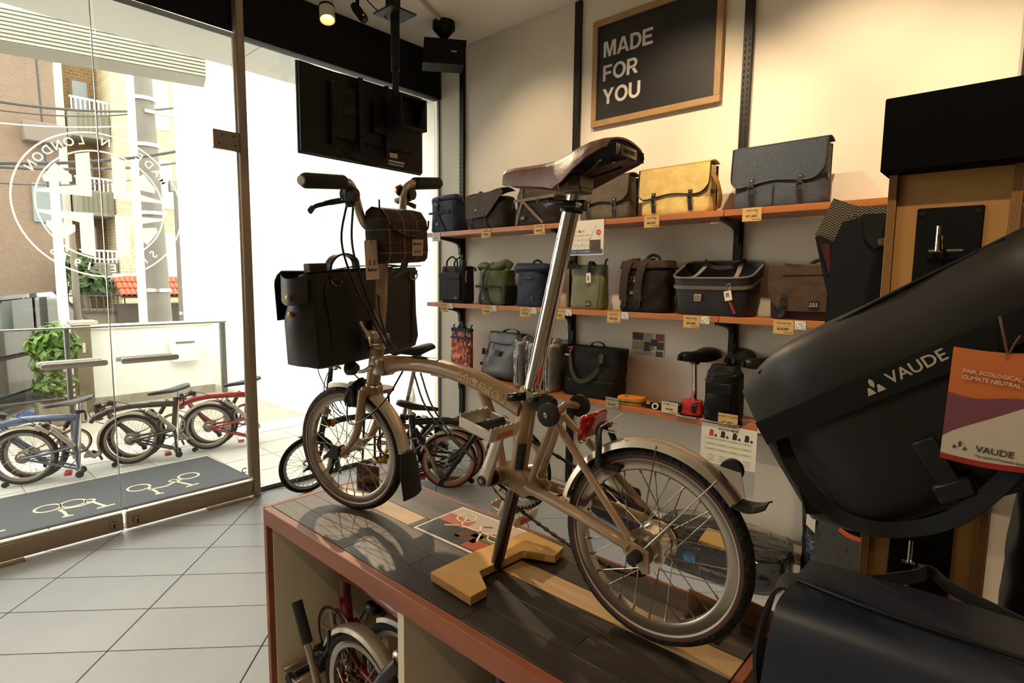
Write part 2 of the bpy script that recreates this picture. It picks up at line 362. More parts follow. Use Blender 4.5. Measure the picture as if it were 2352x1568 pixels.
# ------------------------------------------------------------------ ceiling kit: TV on a pole, speaker, spotlight, camera, conduit
tvb = mat('tv_black_plastic', '141210', .5, var=(30, .15), spec=.25); tvd = mat('tv_dark_recess', '080707', .6)
tv = thing('television', 'black flat television seen from behind, hung on a ceiling pole', 'television', (2.19, 3.3, 2.27))
obj('back_cover', MB().box((0, 0, .262), (.925, .03, .525), .006), tvb, tv)
obj('bezel', MB().box((0, .02, .262), (.94, .016, .54), .004), mat('tv_bezel_grey', '55555a', .35, .4), tv)
obj('raised_panel', MB().prism([(-.26, .12), (.36, .12), (.36, .44), (-.26, .44)], 0, .032, frame((0, -.014, 0), (1, 0, 0), (0, 0, 1))), tvb, tv)
obj('side_rib', MB().box((-.268, -.03, .26), (.022, .05, .38), .006), tvb, tv)
for px, pz, wx, wz in ((-.17, .40, .11, .012), (-.17, .15, .16, .008), (.1, .15, .16, .01), (.29, .33, .01, .16), (-.235, .3, .01, .17), (-.12, .3, .14, .06), (-.2, .06, .07, .06), (-.08, .03, .14, .02)):
    obj('vent_slot', MB().box((px, -.047 if pz > .1 else -.0155, pz), (wx, .003, wz)), tvd, tv)
obj('rating_label', MB().box((.2, -.0165, .085), (.075, .002, .03)).box((.23, -.0165, .045), (.13, .002, .012)).box((.225, -.0165, .025), (.13, .002, .008)), mat('label_white', 'cfc9ba', .6), tv)
obj('power_cable', MB().tube(cat([(-.2, -.02, .06), (-.12, -.035, .01), (-.02, -.045, -.012), (.06, -.045, -.008), (.1, -.04, .02), (.1, -.05, .12)], 5), .004, 6), black_m, tv)
obj('bracket_rail', MB().box((-.08, -.06, .28), (.03, .03, .46), .004).box((.12, -.06, .28), (.03, .03, .46), .004), tvb, tv)
obj('mount_arm', MB().box((.06, -.075, .29), (.1, .03, .2), .004).box((.14, -.12, .37), (.09, .09, .06), .004), tvb, tv)
mp = thing('ceiling_mount', 'black ceiling mount with square plate, pole and open cable box in front of the television', 'mount', (2.335, 3.17, 2.35))
obj('pole', MB().cyl((0, 0, .2), (0, 0, ZC-2.35), .022, 14), mat('pole_dark_chrome', '2c2825', .25, .7), mp)
obj('pole_sleeve', MB().cyl((0, 0, .52), (0, 0, .86), .03, 14), tvb, mp)
obj('plate', MB().box((0, 0, .87), (.2, .2, .012), .003), tvb, mp)
obj('top_box', MB().box((.0, .02, 1.0), (.08, .06, .2), .004), tvb, mp)
obj('cable_box', MB().box((.05, -.03, .24), (.21, .012, .2)).box((-.05, -.08, .24), (.012, .1, .2)).box((.15, -.08, .24), (.012, .1, .2)).box((.05, -.08, .145), (.21, .1, .012)).box((.05, -.08, .335), (.21, .1, .012)), tvb, mp)
for bz in (.29, .19): obj('bolt', MB().cyl((-.062, -.07, bz), (-.066, -.07, bz), .006), chrome_m, mp)
sp = thing('wall_speaker', 'black box loudspeaker hanging from a round ceiling plate in the corner', 'speaker', (2.97, 3.42, 3.12), math.radians(-38))
obj('cabinet', MB().loft([[Vector(p) for p in ((-.165, -.09, 0), (.145, -.09, 0), (.145, .09, 0), (-.165, .09, 0))], [Vector(p) for p in ((-.15, -.1, .175), (.165, -.1, .175), (.165, .1, .175), (-.15, .1, .175))]]), mat('speaker_black', '12100e', .6, var=(60, .2), spec=.2), sp)
obj('badge', MB().box((.07, -.098, .09), (.042, .004, .009)), mat('badge_white', 'd8cfc0', .4), sp)
obj('ceiling_plate', MB().lathe([(0, .22), (.03, .22), (.085, .28), (.085, ZC-3.12), (0, ZC-3.12)], 24), tvb, sp)
obj('neck', MB().cyl((0, 0, .17), (0, 0, .25), .022), tvb, sp)
sl = thing('ceiling_spotlight', 'white cylindrical ceiling spotlight aimed down at the display table', 'spotlight', (2.075, 3.56, 3.27))
dv = (Vector((1.0, 1.1, .8))-Vector((2.075, 3.56, 3.27))).normalized(); dv = V(dv.x*.35, dv.y*.35, dv.z).normalized()
obj('housing', MB().lathe([(.0, -.12), (.045, -.12), (.048, -.05), (.05, .075), (.046, .075), (.042, 0), (0, 0)], 24, axis_m((0, 0, 0), dv)), mat('lamp_white', 'd9d2c2', .45), sl)
obj('lens', MB().lathe([(0, .012), (.041, .012), (.041, .008), (0, .008)], 20, axis_m((0, 0, 0), dv)), mat('lamp_lens', 'fff2d0', .3, emit=('ffdf9a', 6)), sl)
obj('vent_band', MB().lathe([(.0495, -.028), (.0505, -.028), (.0505, -.012), (.0495, -.012)], 24, axis_m((0, 0, 0), dv), True), black_m, sl)
obj('stem', MB().cyl((-dv*.1)[:], (0.03, .03, ZC-3.27), .014), mat('lamp_white', ''), sl)
cc = thing('security_camera', 'small black bullet camera with a red light under the ceiling', 'camera', (2.27, 3.5, 3.36))
cdv = V(.25, -.55, -.75).normalized()
obj('camera_body', MB().lathe([(0, -.05), (.022, -.05), (.03, -.02), (.03, .075), (.026, .09), (0, .09)], 18, axis_m((0, 0, -.04), cdv)), black_m, cc)
obj('lens', MB().lathe([(0, .091), (.02, .091), (.02, .086), (0, .086)], 16, axis_m((0, 0, -.04), cdv)), mat('camera_lens', '1a0d10', .1), cc)
obj('indicator_led', MB().ball(V(0, 0, -.04)+cdv*.075+V(-.02, -.025, .01), .005, 8), mat('led_red', 'ff2010', .4, emit=('ff1808', 3)), cc)
obj('bracket', MB().cyl((0, 0, ZC-3.36), (0, 0, -.03), .012).cyl((0, 0, ZC-3.36), (0, 0, ZC-3.385), .032), black_m, cc)
tag(obj('camera_cable', MB().tube(cat([(2.24, 3.47, ZC-.004), (2.2, 3.36, 3.4), (2.22, 3.3, 3.3), (2.28, 3.26, 3.24), (2.31, 3.22, 3.2)], 6), .004, 6), black_m), 'thin black cable drooping between the small camera and the pole', 'cable')
tag(obj('ceiling_conduit', MB().tube(cat([(2.75, 2.35, ZC-.015), (2.62, 3.0, ZC-.015), (2.55, 3.18, ZC-.015), (2.66, 3.27, ZC-.015), (2.88, 3.37, ZC-.015)], 6), .014, 8), mat('conduit_cream', 'b7ad97', .5)), 'cream cable conduit bending along the ceiling to the speaker', 'conduit')
# ------------------------------------------------------------------ outside: porch, street, houses
def at(px, py, y):
    """point of the street scene seen at a pixel of the photograph, at distance y from the shop"""
    d = _f + _r*((px-1176)/FPX) - _u*((py-784)/FPX); t = y/d.y; return V(0, 0, 1.5)+d*t
pave_m = mat('porch_stone', 'b9b6ae', .8, var=(2, .05), bump=(50, .05))
porch = struct('floor_porch', rect_floor(-3, XW-.01, YG+.022, 5.85, -.2, -.005), mat('porch_joint', '8d8981', .9)); 
pt = MB().box((0, 0, -.004), (.394, .394, .008), .001).mesh('paving_tile', pave_m)
for i in range(9):
    for j in range(5):
        if i == 0 and j == 0: continue
        x0, y0 = XW-.01-.4*i-.2, YG+.022+.02+.2+.375*j*1.0
        t = obj('tile', pt, None, porch); t.location = (x0, min(y0, 5.65), 0); t.scale = (1, .93, 1)
ground = struct('floor_street', MB().box((0, 30, -.2), (80, 48.2, .1)), mat('street_gravel', '9d958a', .95, var=(3, .12), bump=(40, .3)))
ext_m = mat('outer_wall_white', 'eeece6', .8, var=(2, .02))
struct('wall_outside', MB().box((XW+.08, 7.3, 2.9), (.16, 6.6, 6.2)), ext_m)
wo = thing('outdoor_tap_box', 'small white outlet box low on the white wall outside the window', 'outlet', (XW, 4.35, .33))
obj('cover', MB().box((-.012, 0, .07), (.024, .07, .14), .004), mat('outlet_white', 'e9e7e0', .5), wo)
obj('hood', MB().prism([(0, 0), (.05, -.06), (.05, -.075), (0, -.075)], -.05, .05, frame((-.024, 0, .09), (-1, 0, 0), (0, 0, 1))), mat('outlet_white', ''), wo)
# door mat with three bicycle signs
mt = thing('entrance_mat', 'long dark grey entrance mat with cream bicycle signs outside the doors', 'mat', (0, 0, .001))
obj('carpet', MB().prism([(-1.2, 4.25), (1.742, 4.25), (1.70, 5.01), (-1.2, 5.01)], 0, .008), mat('mat_grey', '47484c', .95, var=(160, .25), bump=(200, .5)), mt)
obj('border', MB().prism([(-1.2, 4.235), (1.757, 4.235), (1.715, 5.025), (-1.2, 5.025)], 0, .006), mat('mat_edge', '2b2c2f', .8), mt)
cream = mat('mat_cream_print', 'c9bd9f', .9, var=(120, .15))
def ringm(cx, cy, r, wd, rx=1): return MB().lathe([(r, 0), (r-wd, 0), (r-wd, .0008), (r, .0008)], 28, Matrix.Translation((cx, cy, .008)) @ Matrix.Diagonal((rx, 1, 1, 1)), True)
def linem(pts, wd): return MB().ribbon([(x, y, .0084) for x, y in pts], wd, .0008, (0, 0, 1)) if 0 else MB().loft([[V(x-wd/2*nx, y-wd/2*ny, .008), V(x+wd/2*nx, y+wd/2*ny, .008), V(x+wd/2*nx, y+wd/2*ny, .0088), V(x-wd/2*nx, y-wd/2*ny, .0088)] for (x, y, nx, ny) in _nrm(pts)])
def _nrm(pts):
    out = []
    for i, (x, y) in enumerate(pts):
        a = pts[max(i-1, 0)]; b = pts[min(i+1, len(pts)-1)]; dx, dy = b[0]-a[0], b[1]-a[1]; l = math.hypot(dx, dy); out.append((x, y, -dy/l, dx/l))
    return out
for ox, kind in ((0, 'open'), (-.515, 'half'), (-1.06, 'half')):
    if kind == 'open':
        obj('print_wheel', ringm(1.105, 4.585, .075, .014), cream, mt); obj('print_wheel', ringm(1.435, 4.60, .075, .014), cream, mt); obj('print_pulley', ringm(1.321, 4.565, .032, .01), cream, mt)
        for pts in ([(1.15, 4.53), (1.165, 4.43), (1.168, 4.36)], [(1.145, 4.36), (1.195, 4.35)], [(1.14, 4.49), (1.25, 4.48), (1.32, 4.53), (1.37, 4.55)], [(1.33, 4.53), (1.385, 4.37)], [(1.34, 4.36), (1.43, 4.376)]):
            obj('print_line', linem(pts, .018), cream, mt)
    else:
        for c in ((.595, 4.583, .075), (.725, 4.572, .075), (.81, 4.545, .034)): obj('print_wheel', ringm(c[0]+ox+.515, c[1], c[2], .014), cream, mt)
        for pts in ([(.64, 4.5), (.655, 4.43), (.655, 4.35)], [(.63, 4.345), (.685, 4.34)], [(.64, 4.5), (.75, 4.48), (.83, 4.51)], [(.82, 4.5), (.86, 4.36)], [(.81, 4.352), (.91, 4.36)]):
            obj('print_line', linem([(x+ox+.515, y) for x, y in pts], .018), cream, mt)
# glass balustrade
fn = thing('glass_balustrade', 'frameless glass balustrade with thin steel top rail at the porch edge', 'balustrade', (0, 5.72, 0))
for x0, x1 in ((-1.9, .93), (.96, 2.13)): obj('pane', MB().box(((x0+x1)/2, 0, .60), (x1-x0, .012, .96)), glass_m, fn)
obj('top_rail', MB().box((.13, 0, 1.09), (4.1, .03, .018), .004), alu_m, fn); obj('lower_rail', MB().box((-.5, 0, .52), (2.8, .012, .012), .002), alu_m, fn)
for x in (-.6, .945, 2.15): obj('post', MB().box((x, .02, .545), (.035 if x < 2 else .05, .03, 1.08), .003), mat('post_grey_steel', '8b8a84', .4, .7), fn)
# ribbed canopy edge
a, b = V(-1.6, 6.45, 3.36), V(1.99, 5.44, 3.33)
cn = thing('canopy_fascia', 'ribbed pale grey metal canopy edge above the porch', 'canopy', a, math.atan2(b.y-a.y, b.x-a.x)); L_ = (b-a).length
obj('core', MB().box((L_/2, .1, 0), (L_, .3, .26)), mat('canopy_grey', '97968b', .6, .2), cn)
for k in range(9): obj('rib', MB().box((L_/2, -.055, -.115+.0285*k), (L_, .014, .017), .002), mat('canopy_grey', ''), cn)
# low street wall, pillar, planter
sw = thing('street_wall', 'low white rendered wall across the street side of the porch', 'wall', (2.35, 8.7, -.15))
obj('render', MB().box((0, .1, .5), (1.55, .2, 1.0)), ext_m, sw); obj('coping', MB().box((0, .1, 1.02), (1.6, .26, .05), .006), mat('coping_white', 'dedbd2', .7), sw); obj('plinth', MB().box((0, -.005, .06), (1.55, .02, .12)), mat('plinth_stain', '9c9484', .9, var=(6, .2)), sw)
gp = thing('gate_pillar', 'beige concrete gate pillar with flat cap beside the shrub', 'pillar', (1.545, 8.5, -.15))
obj('shaft', MB().box((0, 0, .54), (.16, .2, 1.08), .01), mat('pillar_beige', '736a56', .85, var=(4, .12)), gp); obj('cap', MB().box((.02, 0, 1.1), (.26, .28, .05), .006), mat('cap_beige', 'b3a78f', .85), gp); obj('bell_plate', MB().box((.0, -.104, .8), (.03, .012, .12), .003), mat('label_white', ''), gp)
leafm = mat('leaf_green', '4f7222', .6, var=(3, .35)); leafd = mat('leaf_dark_green', '33481c', .6, var=(3, .35)); barkm = mat('bark', '6a5a48', .9, var=(8, .2))
def foliage(c, r, n, size, seed):
    rnd = random.Random(seed); mb = MB()
    for _ in range(n):
        d = V(rnd.gauss(0, 1), rnd.gauss(0, 1), rnd.gauss(0, 1)).normalized(); k = rnd.random()**.4
        p = Vector(c)+V(d.x*r[0]*k, d.y*r[1]*k, d.z*r[2]*k); nn = (d+V(rnd.uniform(-.6, .6), rnd.uniform(-.6, .6), rnd.uniform(-.2, .8))).normalized(); x = nn.orthogonal().normalized(); x = Matrix.Rotation(rnd.random()*6.3, 3, nn) @ x; y = nn.cross(x); s = size*rnd.uniform(.6, 1.2)
        mb.add([p-x*s, p+y*s*.42+nn*s*.12, p+x*s, p-y*s*.42+nn*s*.12], [(0, 1, 2, 3)])
    return mb
def plant(name, label, loc, blobs, n, size, m, trunk_h, group=None):
    t = thing(name, label, 'shrub' if 'shrub' in name or 'hedge' in name else 'tree', loc, 0, group)
    mb = MB()
    for i, (c, r) in enumerate(blobs): q = foliage(c, r, n, size, len(label)*7+i); mb.add(q.v, q.f)
    obj('foliage', mb, m, t, 0, kind='stuff'); obj('stem', MB().tube(cat([(0, 0, 0), (.02, .01, trunk_h*.5), (0, 0, trunk_h)], 4), .03 if trunk_h < 1 else .07, 7), barkm, t); return t
pl_ = thing('planter_box', 'pale concrete planter trough under the bright green shrub', 'planter', (1.22, 8.0, -.15))
obj('trough', MB().box((0, 0, .13), (.42, .34, .26), .012), mat('planter_stone', '7d7563', .9, var=(8, .2)), pl_); obj('soil', MB().box((0, 0, .262), (.34, .26, .01)), mat('soil', '4a3d30', .95), pl_)
plant('leafy_shrub', 'bright green leafy shrub in the concrete planter beyond the balustrade', (1.22, 8.0, .12), [((-.03, 0, .18), (.22, .2, .16)), ((-.05, 0, .45), (.2, .2, .2)), ((-.02, 0, .72), (.17, .17, .17)), ((-.16, 0, .62), (.12, .12, .12)), ((.1, .0, .6), (.13, .12, .2))], 150, .06, leafm, .7)
plant('street_tree', 'dark green street tree in front of the balconied apartment block', (2.85, 15, -.15), [((0, 0, 1.6), (.38, .4, .4)), ((-.1, 0, 2.0), (.3, .3, .25)), ((.25, 0, 1.5), (.3, .3, .3))], 170, .12, leafd, 1.7)
plant('wall_shrub', 'small dark shrub by the black railing below the apartment block', (3.6, 15.5, -.15), [((0, 0, .8), (.5, .3, .3))], 120, .1, leafd, .6)
# car
car = thing('parked_car', 'dark parked car cut by the left edge behind the balustrade', 'car', (.36, 9.4, -.14), math.radians(58)); cdm = mat('car_dark_paint', '2a2c2a', .15, coat=.8, spec=.6); cg = mat('car_window', '39423f', .05, spec=.8)
prof = [(-2.0, .25), (-2.05, .62), (-1.95, .82), (-1.2, .98), (-.45, 1.42), (.9, 1.45), (1.75, 1.02), (2.0, .9), (2.05, .5), (2.0, .25)]
def carring(y, s, dz=0): return [V(x*s, y, z+dz) for x, z in prof]
obj('body', MB().loft([carring(-.80, .97), carring(-.84, 1), carring(-.80, 1), carring(.80, 1), carring(.84, 1), carring(.80, .97)]), cdm, car, 30)
obj('side_window', MB().prism([(-1.0, 1.02), (-.42, 1.36), (.2, 1.38), (.2, 1.0)], 0, .012, frame((0, -.842, 0), (1, 0, 0), (0, 0, 1))), cg, car)
obj('side_window', MB().prism([(.26, 1.0), (.26, 1.38), (.85, 1.38), (1.5, 1.02)], 0, .012, frame((0, -.842, 0), (1, 0, 0), (0, 0, 1))), cg, car)
obj('windscreen', MB().add([(-1.19, -.68, 1.0), (-.48, -.6, 1.42), (-.48, .6, 1.42), (-1.19, .68, 1.0)], [(0, 1, 2, 3)]), cg, car)
for x in (-1.3, 1.3):
    for y in (-.80, .80):
        wl = obj('wheel', MB().lathe([(0, -.1), (.3, -.1), (.32, -.06), (.32, .06), (.3, .1), (0, .1)], 24, axis_m((x, y, .32), (0, -1, 0))), mat('tyre_black', '15130f', .8), car)
        obj('hubcap', MB().lathe([(0, .11), (.2, .105), (.2, .1)], 18, axis_m((x, y, .32), (0, -1 if y < 0 else 1, 0))), alu_m, wl)
obj('door_trim', MB().box((.1, -.846, .7), (2.4, .01, .03)), mat('tyre_black', ''), car)
tp = MB().grid(lambda u, v: V((u-.5)*.42, (v-.5)*.3, max(0, .10*math.sin(PI*u)*math.sin(PI*v)*(1+.8*noise.noise(V(u*5, v*5, 1))))), 16, 12, .004)
t = tag(obj('crumpled_tarp', tp, mat('tarp_blue', '24508f', .5)), 'crumpled blue plastic sheet on the gravel by the planter', 'tarp'); t.location = (.98, 8.35, -.148)
# poles and wires
concm = mat('concrete_pole', '625f57', .9, var=(4, .1)); wirem = mat('wire_black', '33322f', .7); wpole = mat('pole_white', 'dedcd4', .6)
def pole(name, label, x, y, r, h, m, lean=0, bands=()):
    t = thing(name, label, 'pole', (x, y, -.15)); obj('shaft', MB().tube([(0, 0, 0), (lean, 0, h)], [r, r*.7], 14), m, t)
    for z in bands: obj('band', MB().cyl((lean*z/h, 0, z), (lean*z/h, 0, z+.06), r*1.08, 14), alu_m, t)
    return t
up = pole('utility_pole', 'thick grey concrete utility pole with metal bands before the cream building', 3.42, 12, .2, 9, concm, -.2, (1.4, 2.8, 4.0, 4.8))
obj('junction_box', MB().box((.28, -.1, 3.35), (.14, .12, .2), .01), mat('box_grey', '6d6a62', .6), up); obj('cross_arm', MB().box((.1, -.2, 4.6), (.5, .06, .06), .005), alu_m, up)
pole('drain_pipe', 'white vertical pipe running beside the concrete utility pole', 3.02, 11.6, .07, 8, wpole)
pole('street_pole', 'slim grey street pole near the white wall', 4.13, 13, .1, 3.5, concm, -.02, (.9,))
pole('sign_pole', 'white street pole standing behind the green shrub', 1.47, 9.0, .065, 2.9, wpole, .0)
pole('lamp_pole', 'dark narrow pole behind the white street pole', 1.72, 9.6, .05, 2.3, mat('pole_brown', '6b6257', .7))
for k, (p0, p1, sag) in enumerate((((-520, 120, 10), (420, 245, 14), .3), ((-520, 330, 9), (420, 345, 10.8), .2), ((-520, 330, 9.3), (420, 372, 14), .2), ((-520, 350, 9), (310, 412, 14), .2), ((-520, 200, 10), (330, 285, 14), .2), ((80, 100, 15.2), (112, 440, 15.2), .0), ((-520, 130, 10.5), (300, 262, 12.5), .25))):
    A_, B_ = at(*p0), at(*p1); pts = [A_.lerp(B_, i/12)-V(0, 0, sag*4*(i/12)*(1-i/12)) for i in range(13)]
    lab = ('thick overhead wire highest of those over the street', 'upper black wire of the pair above the decal', 'lower black wire of the pair above the decal', 'thin wire just under the black pair', 'pale thin overhead wire below the thick one', 'vertical dark cable hanging before the brown building', 'second thin wire right under the thick overhead wire')[k]
    tag(obj('overhead_wire', MB().tube(pts, .022 if k in (0, 1, 2, 5) else .011, 6), wirem if k != 4 else mat('wire_pale', 'bdb9ae', .7)), lab, 'wire', 'overhead wires')
# brick helper for house walls seen far off
def brick_mat(name, c1, c2, mort, sc, ):
    m = mat(name, c1, .9); nt = m.node_tree; N = nt.nodes; tc = N.new('ShaderNodeTexCoord'); mp = N.new('ShaderNodeMapping'); mp.inputs['Rotation'].default_value = (PI/2, 0, 0)
    b = N.new('ShaderNodeTexBrick'); b.inputs['Scale'].default_value = sc; b.inputs['Color1'].default_value = lin(c1); b.inputs['Color2'].default_value = lin(c2); b.inputs['Mortar'].default_value = lin(mort); b.inputs['Mortar Size'].default_value = .03
    nt.links.new(tc.outputs['Object'], mp.inputs[0]); nt.links.new(mp.outputs[0], b.inputs[0]); nt.links.new(b.outputs[0], N['Principled BSDF'].inputs['Base Color']); return m
bb = thing('brown_building', 'brown brick-tiled building filling the left of the street view', 'building', (1.2, 15.5, -.15))
obj('wall', MB().box((-.85, 2, 3.1), (4.6, 4, 6.2)), brick_mat('brown_tile', '6a5a4b', '625243', '786858', 7), bb); obj('side_panel', MB().box((-1.5, -.04, 3.0), (.12, .06, 6)), mat('pale_joint', 'c9bba6', .9), bb)
obj('roof_edge', MB().box((-.85, 2, 6.24), (4.7, 4.1, .1)), mat('roof_grey', '96948c', .8), bb); obj('lower_wall', MB().box((.55, -.5, .55), (1.9, .2, 1.1)), mat('plum_wall', '4d3836', .8), bb)
obj('window', MB().box((1.2, -.02, 3.2), (.5, .06, .8)), mat('far_pane', '6a7373', .2), bb)
obj('eave', MB().box((1.2, -.15, 4.6), (.7, .4, .4), .02), mat('eave_grey', '655d55', .8), bb)
ap = thing('apartment_block', 'cream brick apartment block with grey-green balconies and white railings', 'building', (5.6, 24.2, -.15))
cb = brick_mat('cream_brick', '9c8f70', '8e7f5f', 'aaa088', 2.2)
obj('wall', MB().box((1.5, 2.5, 5.2), (2.6, 4, 10.4)), cb, ap); obj('recess_wall', MB().box((-.35, 3.2, 5.2), (1.4, 2, 10.4)), brick_mat('tan_brick', '6b5434', '5d472a', '7a6848', 2.2), ap)
obj('side_wall', MB().box((-1.1, 2.6, 5.2), (.2, 2.6, 10.4)), mat('cream_render', 'a59f8e', .9), ap)
for k, zt in enumerate((7.45, 4.75, 2.2)):
    bl = obj('balcony', MB().box((-.38, 1.3, zt-.45), (1.14, 1.2, .9), .02), mat('balcony_green', '636153', .85), ap)
    for i in range(6): obj('panel_rib', MB().box((-.72+.14*i, .69, zt-.42), (.05, .03, .66)), mat('balcony_rib', '55533f', .85), bl)
    rl = obj('railing', MB().box((-.38, .72, zt+.42), (1.14, .05, .06)), mat('rail_white', 'e4e1d8', .6), ap)
    for i in range(9): obj('baluster', MB().box((-.9+.13*i, .72, zt+.2), (.035, .04, .42)), mat('rail_white', ''), rl)
    wf = obj('window', MB().box((-.35, 2.19, zt+.75), (.62, .06, 1.3)), mat('window_brown_frame', '6b4c34', .7), ap); obj('pane', MB().box((-.35, 2.155, zt+.8), (.45, .02, 1.1)), mat('far_pane', ''), wf)
for zt in (8.2, 5.3, 2.6):
    wf = obj('window', MB().box((1.55, .49, zt-.1), (1.0, .05, 1.75)), mat('window_white_frame', 'e6e4de', .6), ap)
    for i in range(2): obj('pane', MB().box((1.55, .46, zt-.5+.84*i), (.86, .02, .74)), mat('far_pane_light', '8f9692', .2), wf)
gh = thing('grey_house', 'pale house standing between the brown building and the apartment block', 'house', (4.35, 29.5, -.15))
obj('wall', MB().box((-.1, 1, 4.0), (1.6, 2, 8.0)), mat('pale_render', 'a8a49a', .9), gh); obj('eave', MB().box((-.1, .2, 4.3), (1.8, .8, .6)), mat('eave_grey', ''), gh); obj('window', MB().box((.2, -.02, 3.1), (.7, .08, .9)), mat('far_pane', ''), gh); obj('roof', MB().box((-.1, .8, 8.1), (1.8, 2.4, .2)), mat('roof_grey', ''), gh)
# red tiled gate roofs
for k, (x0, x1, y) in enumerate(((3.22, 3.86, 14), (4.02, 4.75, 14))):
    rf = thing('tiled_gate_roof', ('red clay tiled gate roof left of the grey utility pole', 'red clay tiled gate roof right of the grey utility pole')[k], 'roof', ((x0+x1)/2, y, -.15)); W_ = x1-x0
    obj('gate_wall', MB().box((0, .3, .55), (W_, .3, 1.1)), mat('gate_brown', '3d352d', .8), rf); obj('ridge', MB().cyl((-W_/2, .38, 1.68), (W_/2, .38, 1.68), .06, 10), mat('roof_grey', ''), rf)
    n = int(W_/.09); tm = MB().lathe([(.048, 0), (.04, 0), (.045, .2), (.055, .2)], 10, Matrix.Rotation(-PI/2, 4, 'X') @ Matrix.Identity(4), True, PI, 2*PI).mesh('roof_tile', mat('roof_tile_red', '9c4326', .7, var=(12, .25)))
    for r in range(3):
        for i in range(n):
            q = obj('roof_tile', tm, None, rf); q.location = (-W_/2+.045+i*W_/n, -.22+.2*r, 1.28+.13*r); q.rotation_euler = (math.radians(33), 0, 0)
    obj('roof_board', MB().box((0, .08, 1.42), (W_, .66, .02), 0, (math.radians(33), 0, 0)), mat('gate_brown', ''), rf)
rg = thing('black_railing', 'black metal railing in front of the dark tree', 'railing', (2.75, 14.2, -.15))
obj('rail', MB().box((0, 0, 1.28), (1.3, .03, .03)).box((0, 0, .95), (1.3, .03, .03)), wirem, rg, kind='stuff')
for i in range(11): obj('bar', MB().box((-.62+.124*i, 0, 1.1), (.02, .02, .4)), wirem, rg)
tag(obj('garden_wall', MB().box((2.9, 14.35, .35), (1.9, .2, 1.0), .02), mat('wall_taupe', '60574a', .9, var=(3, .1))), 'taupe garden wall carrying the black railing', 'wall')
mb_ = thing('mailbox_panel', 'white mailbox panel on the street wall by the white side wall', 'mailbox', (2.72, 8.62, .35))
obj('case', MB().box((0, 0, .18), (.36, .08, .36), .01), mat('outlet_white', ''), mb_); obj('slot', MB().box((0, -.042, .27), (.24, .006, .03)), mat('far_pane', ''), mb_)
# ------------------------------------------------------------------ display table
TZ = .765
redwood = wood_mat('edge_redwood', '713a1f', '8f4e2c', 9, (1, .12, 1), .5, .08)
dark_oak = wood_mat('plank_dark', '29231e', '50463c', 16, (1, .1, 1), .5, .25, contrast=(.3, .72))
dark_oak2 = wood_mat('plank_charcoal', '201b18', '342b25', 14, (1, .1, 1), .4, .2)
pale_oak = wood_mat('plank_pale', '9c7d55', 'b7986b', 12, (1, .1, 1), .45, .15)
cab_white = mat('cabinet_white', 'cfc3ab', .7, var=(3, .03))
tb = thing('display_table', 'long display table with striped plank top, redwood edges and open white compartments', 'table', (0, 0, 0))
X0, X1, Y0, Y1 = .766, 1.245, .33, 1.788
obj('front_beam', MB().box((X0+.0125, (Y0+Y1)/2-.0105, TZ-.0275), (.025, Y1-Y0-.021, .055), .002), redwood, tb)
obj('back_beam', MB().box((X1-.006, (Y0+Y1)/2, TZ-.0275), (.012, Y1-Y0, .055), .002), redwood, tb)
obj('end_panel', MB().box(((X0+X1)/2, Y1-.0105, TZ/2), (X1-X0-.012, .021, TZ), .002), redwood, tb)
obj('end_panel', MB().box(((X0+X1)/2, Y0+.01, TZ/2), (X1-X0-.014, .02, TZ-.002), .002), redwood, tb)
obj('deck', MB().box(((X0+X1)/2, (Y0+Y1)/2, TZ-.033), (X1-X0-.04, Y1-Y0-.045, .034)), cab_white, tb)
bx = [X0+.026, .864, .936, 1.008, 1.081, 1.156, X1-.0125]
rows = [[(Y0, .86, dark_oak2), (.86, 1.34, dark_oak2), (1.34, Y1, dark_oak)], [(Y0, .62, dark_oak2), (.62, 1.13, dark_oak2), (1.13, Y1, dark_oak)], [(Y0, .97, dark_oak2), (.97, 1.5, dark_oak), (1.5, Y1, dark_oak)],
        [(Y0, .955, pale_oak), (.955, 1.31, dark_oak), (1.31, 1.33, dark_oak2), (1.33, Y1, pale_oak)], [(Y0, .7, dark_oak), (.7, 1.25, dark_oak2), (1.25, Y1, dark_oak)], [(Y0, .8, dark_oak2), (.8, Y1, dark_oak)]]
for k, row in enumerate(rows):
    for a, b, m_ in row:
        a2 = max(a, Y0+.021); b2 = min(b, Y1-.022)
        o = obj('plank', MB().box((0, 0, 0), (bx[k+1]-bx[k]-.0012, b2-a2-.0012, .016), .0008), m_, tb); o.location = ((bx[k]+bx[k+1])/2, (a2+b2)/2, TZ-.008)
obj('back_panel', MB().box((X1-.03, (Y0+Y1)/2, .36), (.012, Y1-Y0-.044, .7)), cab_white, tb)
for y in (1.055, ): obj('divider', MB().box(((X0+X1)/2-.02, y, .365), (X1-X0-.06, .024, .70)), cab_white, tb)
obj('lining', MB().box(((X0+X1)/2, Y1-.0245, .36), (X1-X0-.05, .006, .69)), cab_white, tb); obj('bottom_board', MB().box(((X0+X1)/2-.01, (Y0+Y1)/2, .022), (X1-X0-.05, Y1-Y0-.05, .03)), cab_white, tb)
